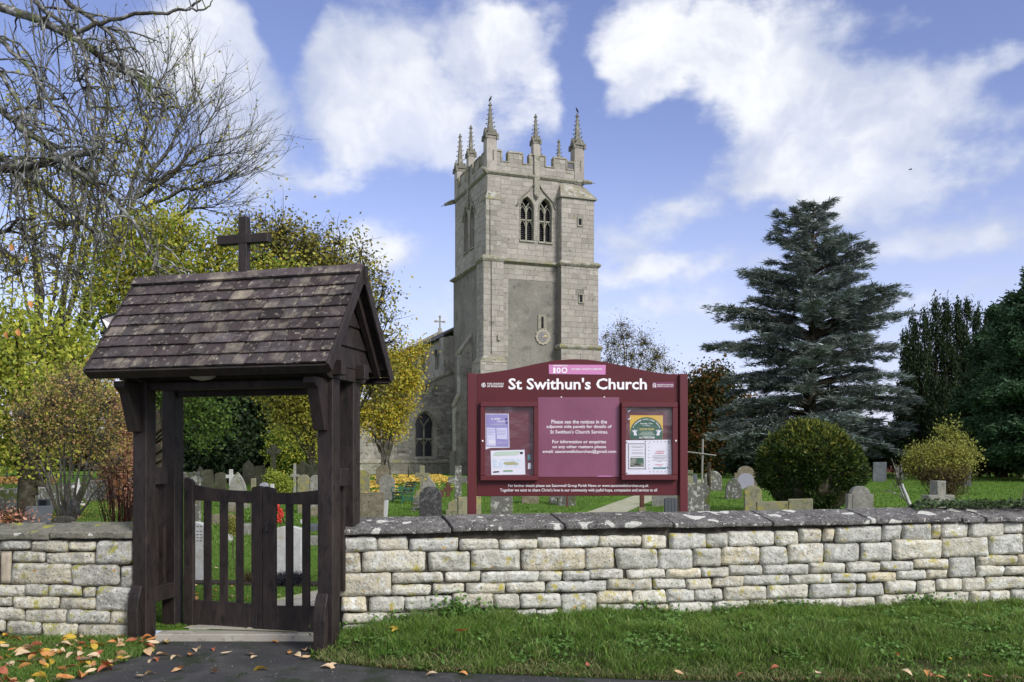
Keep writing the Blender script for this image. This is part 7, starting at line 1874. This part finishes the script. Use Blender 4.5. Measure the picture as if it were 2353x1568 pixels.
# dark evergreens at right
def columnar(name, label, u, Y, v_top, v_bot, wpx, n, seed, m, spires, lsize=.24, per=34, base_w=1.0):
    rs = rnds(seed); s = Y / F; base = np.array(gp(u, Y)); root = thing(name, label, 'tree', tuple(base))
    cc = []
    for (du, vt, w) in spires:
        k = n // len(spires); zt = H + (HZ - vt) * s; zb = base[2] + .3
        z = zb + (zt - zb) * rs.random(k) ** .85; f_ = (z - zb) / (zt - zb)
        rad = w * s * np.where(f_ > .72, np.sqrt(np.clip((1 - f_) / .28, 0, 1)), 1) * (.82 + .18 * rs.random(k)) * (base_w + (1 - base_w) * f_)
        a = rs.uniform(0, 6.28, k)
        cc.append(np.stack([base[0] + du * s + rad * np.cos(a), Y + rad * np.sin(a) * .9, z], 1))
    cc = np.concatenate(cc); N = len(cc) * per
    lc = np.repeat(cc, per, 0) + rs.normal(size=(N, 3)) * [.13, .13, .34]
    V, Q = leaf_quads(lc, lsize, rs, .34, -2.2); tag(mkmesh('crown', V, Q, m, root), kind='stuff')
    mb = MB(); mb.tube([base, base + [0, 0, 3], base + [0, 0, 7]], [.35, .28, .15], 7)
    for (du, vt, w) in spires: mb.tube([base + [0, 0, .5], base + [du * s * .8, 0, 3.5], base + [du * s, 0, (H + (HZ - vt) * s - base[2]) * .85]], [.2, .16, .05], 5)
    mb.build('trunk', M['bark_dark'], root)
columnar('irish_yew', 'cluster of dark columnar yews with upright spires between cedar and conifer', 2170, 62, 695, 1080, 60, 1500, 41, M['lf_yew'],
  [(-72, 724, 11), (-46, 716, 12), (-20, 698, 14), (6, 694, 13), (30, 706, 11), (53, 699, 13), (77, 714, 12), (100, 730, 13), (-88, 770, 14), (-60, 800, 28), (0, 780, 34), (60, 790, 34), (-30, 880, 40), (40, 900, 45), (100, 860, 36), (-85, 880, 26)], .22, 62)
def conifer(label, u, Y, vt, tb, seed, m, n_w=5):
    rs = rnds(seed); s = Y / F; base = np.array(gp(u, Y)); root = thing('conifer_tree', label, 'tree', tuple(base)); zt = H + (HZ - vt) * s
    vs = [t[0] for t in tb]; cv = [(np.array([base, base + [0, 0, (zt - base[2]) * .5], [base[0], base[1], zt]]), np.array([.4, .22, .03]))]; pts = []; nr = []
    v = vt + 8.
    while v < 1060:
        L0, R0 = np.interp(v, vs, [t[1] for t in tb]), np.interp(v, vs, [t[2] for t in tb])
        for k in range(n_w):
            a = rs.uniform(0, 6.28); rc = R0 if math.cos(a) > 0 else L0; L = rc * s * rs.uniform(.7, 1.05)
            p0 = np.array([base[0], base[1], H + (HZ - v - 12) * s]); d = np.array([math.cos(a), math.sin(a), 0]); tip = p0 + d * L + [0, 0, L * rs.uniform(-.12, .18)]
            P = bez(p0, p0 + d * L * .5 + [0, 0, -L * .02], tip, 7); cv.append((P, np.linspace(.07, .015, 7)))
            side = np.array([-d[1], d[0], 0]); m_ = int(16 + L * 24)
            t = rs.random(m_) ** .7; w_ = .2 + .40 * L * (1 - t) * .8
            c = p0 + (tip - p0) * t[:, None] + side * (rs.uniform(-1, 1, m_) * w_)[:, None] + rs.normal(size=(m_, 3)) * [.12, .12, .10]
            c[:, 2] -= np.abs(rs.normal(size=m_)) * .12
            pts.append(c); nr.append(np.repeat((d * .8)[None], m_, 0))
        v += rs.uniform(9, 14)
    V, Q = tubes_np(cv, 5); mkmesh('trunk', V, Q, M['bark_dark'], root)
    c = np.concatenate(pts); dd = np.concatenate(nr); out = []
    for k in range(9):
        a = dd + rs.normal(size=c.shape) * [.6, .6, .45]; a /= np.linalg.norm(a, axis=1)[:, None]; b = np.cross(a, rs.normal(size=c.shape)); b /= np.linalg.norm(b, axis=1)[:, None]
        L = (.16 + .16 * rs.random(len(c)))[:, None]; q = c + rs.normal(size=c.shape) * .14
        out.append(np.stack([q - a * L * .5, q + b * L * .2, q + a * L * .6, q - b * L * .2], 1).reshape(-1, 3))
    V = np.concatenate(out); tag(mkmesh('crown', V, np.arange(len(V)).reshape(-1, 4), m, root), kind='stuff')
conifer('large dark green conifer cut off by the right edge of the picture', 2385, 50, 600, [(600, 20, 20), (680, 70, 60), (740, 90, 90), (800, 130, 120), (860, 120, 130), (900, 170, 150), (960, 150, 160), (1040, 120, 150)], 43, M['lf_conifer'], 6)
conifer('second green conifer left of the large one at the right edge', 2300, 56, 690, [(690, 18, 18), (740, 45, 45), (800, 70, 70), (860, 80, 80), (920, 110, 90), (980, 95, 100), (1050, 80, 90)], 44, M['lf_conifer'], 5)
# far hedge and woods that close the view: one mass
def hedge(name, segs, n, seed, m, ls, per=30, kind='stuff'):
    rs = rnds(seed); cc = []
    tot = sum(abs(s[1] - s[0]) for s in segs)
    for (u0, u1, vt0, vt1, vb, Y) in segs:
        k = int(n * abs(u1 - u0) / tot); u = rs.uniform(u0, u1, k); f_ = (u - u0) / (u1 - u0)
        top = vt0 + (vt1 - vt0) * f_ + np.array([14 * noise.noise(Vector((x * .035, Y, 0))) + 7 * noise.noise(Vector((x * .12, Y, 3))) for x in u])
        v = top + (vb - top) * rs.random(k) ** 1.2; y = Y + rs.uniform(-1.5, 1.5, k)
        cc.append(np.stack([(u - CX) * y / F, y, H - (v - HZ) * y / F], 1))
    cc = np.concatenate(cc); N = len(cc) * per
    lc = np.repeat(cc, per, 0) + rs.normal(size=(N, 3)) * .5
    V, Q = leaf_quads(lc, ls, rs, .6); o = mkmesh(name, V, Q, m); tag(o, kind=kind)
hedge('far_woods', [(1575, 1760, 985, 1010, 1085, 84), (1760, 2140, 1010, 1000, 1085, 84), (2080, 2800, 960, 930, 1085, 80)], 1500, 51, M['lf_yew'], .5, 26)
hedge('far_hedge', [(-500, 60, 1010, 1020, 1075, 125), (60, 420, 1000, 1030, 1085, 80), (380, 850, 1035, 1045, 1085, 95), (850, 1600, 1040, 1030, 1080, 118)], 1900, 52, M['lf_brown'], .55, 22)
hedge('far_treeline', [(-900, -60, 930, 960, 1080, 110), (2700, 3600, 900, 930, 1080, 100)], 900, 53, M['lf_green'], .7, 22)
blob_tree('tree', 'dark leaning bough under the cedar seen against the bright gap', 'tree', gp(1735, 62),
  [(1745,1040,30,62,1),(1700,1060,30,62,1),(1780,1020,35,62,1),(1960,1010,40,62,1),(2020,1030,40,62,1),(1900,1040,40,62,1)], 360, 40, .28, .5, M['lf_yew'], M['bark_dark'], .2, 54)

# ------------------------------------------------------------------ bare tree hanging in from the upper left, close by
def foreground_tree():
    rs = rnds(61); Y0 = 13.5
    base = np.array([-10.8, 13.8, .1]); root = thing('tree', 'lichened bare branches of a near tree hanging in at the upper left', 'tree', tuple(base))
    px = lambda pts, y0, y1: np.array([W(u, v, y0 + (y1 - y0) * i / (len(pts) - 1)) for i, (u, v) in enumerate(pts)])
    k = .3517
    L = [([(-60,-20),(10,21),(70,39),(141,70),(197,102),(246,137),(281,162),(306,172),(334,197),(352,236)], 13.4, 12.4, .060, .016),
         ([(-60,398),(0,390),(70,383),(141,366),(183,355),(215,352)], 13.2, 12.6, .060, .030),
         ([(-40,350),(20,375),(70,404),(123,457),(176,499),(215,530),(250,560)], 13.6, 13, .045, .012),
         ([(141,366),(151,373),(185,395),(218,422),(264,464),(299,499),(327,548),(355,590),(368,645)], 12.8, 12.3, .034, .012),
         ([(120,-40),(151,0),(218,46),(267,91),(281,141),(300,190)], 13, 12.6, .038, .010),
         ([(176,74),(215,60),(246,49),(309,33),(350,30),(387,32),(436,18),(464,0),(480,-20)], 12.6, 12.2, .028, .010),
         ([(430,22),(455,25),(475,21),(489,0)], 12.2, 12.1, .014, .006),
         ([(-40,215),(0,246),(53,299),(105,327),(141,366)], 13.3, 12.9, .045, .030),
         ([(-60,60),(0,90),(60,150),(100,210),(130,260),(150,330)], 13.2, 12.8, .035, .012),
         ([(-60,560),(0,540),(40,505),(90,500)], 13.4, 13, .03, .01), ([(-60,140),(0,170),(40,235),(60,300),(70,350)], 13, 12.6, .03, .01),
         ([(190,100),(200,160),(205,230),(215,300),(222,360)], 12.6, 12.4, .022, .008), ([(60,-30),(100,20),(150,60),(170,110),(180,170),(200,250)], 13, 12.6, .03, .01),
         ([(40,500),(70,560),(120,600),(150,650)], 13.2, 13, .02, .008)]
    cv = []
    for pts, y0, y1, ra, rb in L:
        P = px(pts, y0, y1); n = len(P); t = np.linspace(0, n - 1, n * 3); Pi = np.stack([np.interp(t, range(n), P[:, j]) for j in range(3)], 1)
        Pi[1:-1] += rs.normal(size=(len(Pi) - 2, 3)) * .012
        cv.append((Pi, np.linspace(ra, rb, len(Pi)) * 1.25))
    trunk_top = np.array(W(-150, 120, 13.8))
    cv.append((bez(base, base + [.1, 0, 4], trunk_top, 10), np.linspace(.28, .16, 10)))
    for tgt in ((-60, -20), (-60, 398), (-40, 350), (-40, 215), (-60, 60), (-60, 560), (-60, 140), (120, -40), (60, -30)):
        e = np.array(W(tgt[0], tgt[1], 13.3)); cv.append((bez(np.array([base[0] + .3, base[1], max(3.0, e[2] - 1.6)]), (base + e) / 2 * [1, 1, 0] + [0, 0, e[2] + .1], e, 8), np.linspace(.11, .05, 8)))
    V, Q = tubes_np(cv, 7); mkmesh('limbs', V, Q, M['bark_pale'], root, smooth=True)
    # second order: hanging then turning up at the tip
    main = cv[:14]; tw = []; lens = np.array([len(c[0]) * (.06 if i in (5, 6) else 1.) for i, c in enumerate(main)]); w_ = lens / lens.sum()
    tips = []
    for _ in range(240):
        P, r_ = main[rs.choice(14, p=w_)]; i = rs.randint(1, len(P) - 1); p = P[i]
        Lh = rs.uniform(.4, 1.5); dx = rs.normal() * .38 + .30
        e = p + [dx * Lh * .8, rs.normal() * .25, -Lh * rs.uniform(.1, .95)]
        m1 = p + [dx * Lh * .7, rs.normal() * .16, Lh * rs.uniform(-.15, .25)]
        Pq = bez(p, m1, e, 8); hook = e + [rs.uniform(.08, .34) * rs.choice([-1, 1, 1]), rs.normal() * .05, rs.uniform(.02, .26)]
        Pq = np.concatenate([Pq, bez(e, e + (e - Pq[-2]) * 1.0, hook, 5)[1:]]); Pq[1:] += rs.normal(size=(len(Pq) - 1, 3)) * .008
        tw.append((Pq, np.linspace(min(r_[i] * .7, .018), .0042, len(Pq)))); tips.append(Pq)
    for _ in range(520):
        Pq = tips[rs.randint(len(tips))]; p = Pq[rs.randint(2, len(Pq))]; Lh = rs.uniform(.12, .5); a = rs.uniform(0, 6.28)
        e = p + [math.cos(a) * Lh * .7, math.sin(a) * Lh * .4, rs.uniform(-.9, .2) * Lh]; m1 = (p + e) / 2 + [0, 0, -Lh * .12]; hook = e + [rs.normal() * .05, 0, rs.uniform(.02, .10)]
        c_ = np.concatenate([bez(p, m1, e, 4), [hook]]); tw.append((c_, np.linspace(.0065, .0035, 5)))
    for _ in range(110):       # upright shoots
        P, r_ = main[rs.choice(14, p=w_)]; p = P[rs.randint(2, len(P))]; e = p + [rs.normal() * .12, rs.normal() * .1, rs.uniform(.2, .6)]
        tw.append((bez(p, (p + e) / 2 + rs.normal(size=3) * .03, e, 5), np.linspace(.009, .004, 5)))
    V, Q = tubes_np(tw, 4); tag(mkmesh('twigs', V, Q, M['bark_pale'], root), kind='stuff')
    for (u, v) in ((28, 570), (62, 596), (70, 700), (15, 770), (42, 765), (330, 835)):
        bigleaf(W(u, v, 12.9), .12, rnd.uniform(-.6, .6), R(75), R(90), M['leaf2'], root, 'leaf', asp=.6)
    # buds
    return root
foreground_tree()

# ================================================================== grass, clover, leaves
def blades(name, P, hgt, seed, m, wid=.0045, lean=.45, nrm=None):
    rs = rnds(seed); N = len(P); h = hgt * (.5 + .8 * rs.random(N)); a = rs.uniform(0, 6.28, N); ln = lean * h * (.3 + rs.random(N))
    d = np.stack([np.cos(a), np.sin(a), np.zeros(N)], 1); b2 = rs.uniform(0, 6.28, N); s = np.stack([np.cos(b2), np.sin(b2), np.zeros(N)], 1) * (wid * (.6 + .8 * rs.random(N)))[:, None]
    z = np.array([0, 0, 1.])
    m1 = P + d * (ln * .3)[:, None] + z * (h * .55)[:, None]; t = P + d * ln[:, None] + z * (h * (1 - .25 * rs.random(N)))[:, None]
    V = np.stack([P - s, P + s, m1 + s * .8, m1 - s * .8, t], 1).reshape(-1, 3)
    i = np.arange(N)[:, None] * 5
    me_f = np.concatenate([i + [0, 1, 2], i + [0, 2, 3], i + [3, 2, 4]], 1).reshape(-1, 3)
    o = mkmesh(name, V, me_f, m); tag(o, kind='stuff'); return o
rs = rnds(71)
# right verge
xs_ = rs.uniform(-2.2, 7.6, 150000); ys_ = rs.uniform(8.15, 11.2, 150000)
P = []
cl = []
for x, y in zip(xs_, ys_):
    y1 = wallY(x) + .02; y0 = edgeY(x) if x > -2.1 else 9.3
    if y > y1 or y < y0 or (x < -1.98 and y > 9.9): continue
    if x < -2.12: continue
    e = y - y0
    dn = noise.noise(Vector((x * 1.3, y * 1.3, 5))) + .5 * noise.noise(Vector((x * 4, y * 4, 1)))
    if e < .10 and rs.random() < .5: continue
    if e < .45 and noise.noise(Vector((x * 2.2, y * 3, 8))) < -.05 and rs.random() < .85: continue
    hh = (.5 + .8 * max(0, dn + .35)) * (1.45 if y > y1 - .18 else 1)
    P.append((x, y, verge_z(x, y) - .01, hh))
P = np.array(P)
for k in range(3):
    sel = P[(P[:, 3] > [0, .62, .95][k]) & (P[:, 3] <= [.62, .95, 9][k])]
    blades('verge_grass', sel[:, :3], [.045, .072, .125][k], 72 + k, M['grass'], [.0040, .0042, .0048][k], [.9, .85, .7][k])
tuft = []
for _ in range(46):
    tx = rs.uniform(-1.9, 6.8); f_ = rs.random() ** .7; ty = edgeY(tx) + .15 + (wallY(tx) - edgeY(tx) - .2) * f_; k = rs.randint(60, 170); r_ = rs.uniform(.05, .14)
    for _ in range(k):
        x, y = tx + rs.normal() * r_, ty + rs.normal() * r_ * .8
        if y < wallY(x) - .02: tuft.append((x, y, verge_z(x, y) - .01))
blades('verge_tufts', np.array(tuft), .17, 78, M['grass'], .0045, .8)
gx_ = rs.uniform(-4, 7, 1500); gy_ = rs.uniform(7.9, 10.0, 1500)
gr_ = [(x, y, .004) for x, y in zip(gx_, gy_) if (x < edge[3][0] + .1 or y < edgeY(x) + .05) and x > lx(min(y, 10.05))]
V, Q = leaf_quads(np.array(gr_), .009, rs, .8, flat=.4); tag(mkmesh('grit', V, Q, M['slab']), kind='stuff')
ex = rs.uniform(-2.0, 7.5, 9000); ey = np.array([edgeY(x) for x in ex]) + np.abs(rs.normal(size=9000)) * .12
dry = mat('dry_grass', (0, 0, 0), [], .7, rand=.3, trans=.2, pal=[(.22, .21, .09), (.12, .17, .04), (.30, .28, .14), (.07, .14, .025)])
blades('dry_edge_grass', np.stack([ex, ey, [verge_z(x, y) for x, y in zip(ex, ey)]], 1), .055, 79, dry, .0035, 1.4)
q = P[rs.randint(0, len(P), 5200)]
q = q[[noise.noise(Vector((x * 1.6 + 7, y * 1.6, 2))) > -.02 for x, y in q[:, :2]]]
lc = np.repeat(q[:, :3] + [0, 0, .045], 5, 0) + rs.normal(size=(len(q) * 5, 3)) * [.035, .035, .012]
V, Q = leaf_quads(lc, .036, rs, .95, flat=.30); tag(mkmesh('clover', V, Q, M['clover'], None), kind='stuff')
# weeds tall against the wall
q = []
for cxw, n_, hh in ((-.62, 700, .26), (-.45, 500, .20), (-1.85, 260, .16), (-1.25, 300, .14), (1.6, 300, .15), (3.3, 350, .15), (5.0, 500, .16), (2.6, 200, .12)):
    for _ in range(n_): q.append((cxw + rs.normal() * .16, wallY(cxw) - .05 - abs(rs.normal()) * .08, verge_z(cxw, wallY(cxw) - .1) + abs(rs.normal()) * hh * .5))
q = np.array(q); V, Q = leaf_quads(q, .045, rs, .6, flat=.8); tag(mkmesh('wall_weeds', V, Q, M['clover'], None), kind='stuff')
# left verge
xs_ = rs.uniform(-9, -3.8, 60000); ys_ = rs.uniform(7.9, 10.2, 60000)
P2 = np.array([(x, y, lverge_z(x, y) - .008, 0) for x, y in zip(xs_, ys_) if x < lx(min(y, 10.05)) + .03 * rs.normal() and y < 10.17])
blades('left_verge_grass', P2[:, :3], .06, 80, M['grass'], .0042, .7)
# churchyard turf: blades seen through and beside the gate, thinner with distance
n = 150000; yy_ = 10.5 + 16 * rs.random(n) ** 1.5; xx_ = (rs.uniform(-.60, -.10, n)) * yy_
keep = np.array([abs(x - ctrpt(y)) > .74 + .3 * sm(y, 10, 34) for x, y in zip(xx_, yy_)])
strip = (xx_ > -5.4) & (xx_ < -2.35) & (yy_ > 14.0 - (xx_ + 5.4) * .1) & (yy_ < 14.4 - (xx_ + 5.4) * .115)
keep &= ~strip
P3 = np.stack([xx_, yy_, [GZ(y) - .005 for y in yy_]], 1)[keep]
lawnblade = mat('lawn_blades', (0, 0, 0), [((.075, .155, .018), .9, .48, .62)], .6, rand=.2, trans=.25, pal=[(.10, .18, .030), (.14, .235, .042), (.08, .150, .025), (.18, .25, .06)])
blades('lawn_grass', P3, .035, 81, lawnblade, .005, .6)
n = 130000; yy_ = 20 + 50 * rs.random(n) ** 1.3; xx_ = rs.uniform(-.6, .75, n) * yy_
keep = np.array([abs(x - ctrpt(y)) > .74 + .3 * sm(y, 10, 34) and not (x < -8 and y < 24) for x, y in zip(xx_, yy_)])
P3 = np.stack([xx_, yy_, [GZ(y) - .005 for y in yy_]], 1)[keep]
blades('far_lawn_grass', P3, .075, 82, lawnblade, .016, .6)

# carpets of small fallen leaves (past counting)
def carpet(name, pts, size, m, seed, flat=.25):
    rs = rnds(seed); V, Q = leaf_quads(np.array(pts), size, rs, .65, flat=flat); tag(mkmesh(name, V, Q, m), kind='stuff')
pts = []
for _ in range(9000):
    u = rs.uniform(828, 1042); v = 1093 + abs(rs.normal()) * 9 + (rs.uniform(0, 26) if u < 915 else 0)
    if noise.noise(Vector((u * .03, v * .1, 0))) < -.25: continue
    Y = Yb(min(v, 1150)) if v > 1092 else 60; Y = min(Y, 63); pts.append(((u - CX) * Y / F, Y, GZ(Y) + .06))
carpet('golden_leaf_carpet', pts, .17, mat('golden_litter', (0, 0, 0), [], .7, rand=.2, pal=[(.55, .40, .06), (.62, .48, .10), (.45, .28, .04), (.60, .46, .14)]), 91)
pts = [((u - CX) * y / F, y, .80) for u, y in zip(rs.uniform(-100, 130, 2600), rs.uniform(46, 56, 2600))] 
pts = [(x, y, GZ(y) + .05) for x, y, z in pts]
carpet('brown_leaf_litter', pts, .20, mat('brown_litter', (0, 0, 0), [], .8, rand=.2, pal=[(.36, .17, .05), (.42, .26, .09), (.25, .12, .04)]), 92)
pts = []
for _ in range(2200):
    u = rs.uniform(-30, 330); v = rs.uniform(1120, 1195); Y = Yb(v); pts.append(((u - CX) * Y / F, Y, GZ(Y) + .04))
carpet('scattered_yellow_leaves', pts, .055, mat('yellow_litter', (0, 0, 0), [], .8, rand=.2, pal=[(.45, .36, .08), (.5, .30, .07), (.36, .34, .10)]), 93)
# dead leaves along the wet edge of the right verge
pts = [(x, edgeY(x) + abs(rs.normal()) * .12, .012 + verge_z(x, edgeY(x) + .1) * .5) for x in rs.uniform(-1.8, 7.5, 900)]
carpet('rotting_edge_leaves', pts, .03, M['leaf6'], 94)
# ivy on the coping at far right
pts = []
for _ in range(3000):
    u = rs.uniform(2130, 2500); f_ = (u - 2100) / 250
    x, y, z = wall_hit(min(u, 2600), 1215); 
    d = .46 - abs(rs.normal()) * .09 * (1 + f_); 
    p = np.array([x, y, 0]) + np.array(wn) * d; pts.append((p[0], p[1], zf(su(min(u, 2353))) + .14 + abs(rs.normal()) * .03 + (.06 * noise.noise(Vector((u * .02, 0, 0))) + .03) * 1.2))
V, Q = leaf_quads(np.array(pts), .042, rs, .9, flat=.6)
iv = thing('ivy', 'dark ivy creeping over the back of the coping at the right', 'ivy', tuple(np.array(pts).mean(0)))
tag(mkmesh('leaves', V, Q, M['lf_ivy'], iv), kind='stuff')

# single fallen leaves, large enough to pick out
LM = [M['leaf1'], M['leaf2'], M['leaf3'], M['leaf4'], M['leaf5']]
CN = {'leaf_tan': 'tan', 'leaf_orange': 'orange', 'leaf_red': 'dark red', 'leaf_yellow': 'yellow', 'leaf_pale': 'pale buff'}
def fallen(x, y, z, s, label, grp, mm=None, flatp=True):
    mm = mm or rnd.choice(LM)
    label = label.replace('CLR', CN[mm.name])
    o = bigleaf((x, y, z), s, rnd.uniform(0, 6.28), rnd.uniform(-.35, .35), rnd.uniform(-.5, .5) if flatp else rnd.uniform(-1.2, 1.2), mm or rnd.choice(LM), None, 'fallen_leaf', bend=rnd.uniform(-.5, .9), asp=rnd.uniform(.38, .6))
    tag(o, label, 'leaf', grp + ', ' + CN[mm.name])
def gnd(u, v): Y = H * F / (v - HZ); return (u - CX) * Y / F, Y
tl = 'CLR curled leaf fallen on the dark tarmac before the gate'
for (u, v, mi, s) in ((395, 1452, 0, .16), (398, 1466, 0, .16), (385, 1475, 4, .15), (380, 1480, 3, .17), (375, 1508, 0, .17), (405, 1512, 4, .18), (440, 1508, 1, .16), (350, 1520, 4, .16), (360, 1518, 2, .14), (452, 1494, 4, .18), (490, 1494, 2, .12), (520, 1506, 4, .13), (575, 1508, 4, .15),
    (585, 1514, 4, .12), (665, 1500, 0, .12), (666, 1505, 1, .10), (700, 1496, 0, .14), (683, 1508, 4, .13), (703, 1516, 0, .12), (412, 1543, 1, .18), (496, 1541, 1, .10), (493, 1549, 1, .13), (600, 1541, 3, .17), (345, 1550, 0, .12), (322, 1560, 4, .12), (630, 1478, 1, .10), (754, 1536, 4, .20), (766, 1532, 4, .16), (405, 1545, 0, .1),
    (990, 1553, 4, .13), (1065, 1551, 1, .10), (1210, 1541, 4, .16), (1390, 1547, 4, .10), (1935, 1556, 0, .16), (1780, 1556, 3, .08)):
    x, y = gnd(u, v); fallen(x, y, .02 if v > 1465 else .10, s, tl, 'leaves on the tarmac', LM[mi])
ll = 'CLR autumn leaf lying in the grass left of the lychgate'
for i in range(230):
    while True:
        x = rnd.uniform(-6.3, -3.75); y = rnd.uniform(7.9, 10.05)
        if x < lx(y) + .15: break
    fallen(x, y, lverge_z(min(x, lx(y)), y) + rnd.uniform(.03, .06), rnd.uniform(.10, .19), ll, 'leaves on the left verge', flatp=rnd.random() < .7)
rl = 'CLR autumn leaf caught in the green verge grass below the long wall'
for (u, v, mi, s) in ((1240, 1500, 0, .07), (1620, 1520, 3, .07), (1350, 1530, 2, .08), (1560, 1548, 0, .09), (1700, 1552, 2, .09), (2020, 1540, 0, .08), (2250, 1530, 2, .08), (1880, 1550, 4, .09), (905, 1446, 3, .14), (912, 1450, 3, .14), (1060, 1454, 1, .15), (1015, 1500, 3, .07), (958, 1508, 4, .09), (1000, 1496, 1, .07), (1463, 1475, 4, .07), (2060, 1506, 1, .10), (2066, 1510, 0, .09), (1935, 1524, 4, .09), (1940, 1530, 0, .09), (2085, 1545, 4, .11), (2130, 1545, 1, .10), (2180, 1515, 3, .08), (2145, 1552, 2, .10), (2230, 1556, 0, .10), (2270, 1558, 2, .10), (2310, 1556, 4, .10), (2335, 1560, 0, .10), (1800, 1530, 4, .07), (1780, 1535, 2, .09), (2160, 1558, 1, .09)):
    z = .16; Y = (H - z) * F / (v - HZ); x = (u - CX) * Y / F; z = verge_z(x, min(Y, wallY(x) - .05)); Y = (H - z - .05) * F / (v - HZ)
    fallen((u - CX) * Y / F, Y, z + .06, s, rl, 'leaves on the right verge', LM[mi])
gl_ = 'CLR leaf on the lawn just inside the gate'
for (u, v, mi, s) in ((450, 1372, 1, .16), (448, 1379, 1, .16), (487, 1380, 1, .16), (494, 1362, 1, .08), (533, 1376, 4, .13), (535, 1353, 1, .08), (556, 1372, 4, .06), (568, 1380, 2, .08), (497, 1310, 4, .07), (637, 1375, 4, .12), (450, 1350, 0, .08)):
    Y = Yb(v); fallen((u - CX) * Y / F, Y, GZ(Y) + .04, s, gl_, 'leaves inside the gate', LM[mi])
cl_ = 'orange leaf resting on the mossy left coping'
for (u, v) in ((118, 1199), (20, 1196), (8, 1203)):
    p = W(u, v, 10.45); fallen(p.x, p.y, H - (v - HZ) * 10.45 / F + .02, .16, cl_, 'leaves on the left coping', LM[1])
# red-berried sprays and debris at the left edge behind the coping
rs = rnds(99); c0 = np.array(W(18, 1190, 10.9)); cv = []
for _ in range(40):
    e = c0 + [rs.uniform(-.4, .35), rs.uniform(-.1, .2), rs.uniform(-.05, .2)]; s0 = c0 + [rs.uniform(-.3, .1), 0, -.1]; cv.append((bez(s0, (s0 + e) / 2 + [0, 0, .05], e, 4), np.linspace(.006, .003, 4)))
V, Q = tubes_np(cv, 3); bs = thing('cut_sprays', 'heap of reddish cut sprays behind the coping at the far left', 'dead plants', tuple(c0)); mkmesh('twigs', V, Q, M['bark_red'], bs)
V, Q = leaf_quads(c0 + rs.normal(size=(260, 3)) * [.22, .1, .06], .05, rs); mkmesh('leaves', V, Q, M['lf_pink'], bs)
print('cedar quads', ncd, 'objects', len(bpy.data.objects), 'tris', sum(len(o.data.polygons) * 2 for o in bpy.data.objects if o.type == 'MESH'))
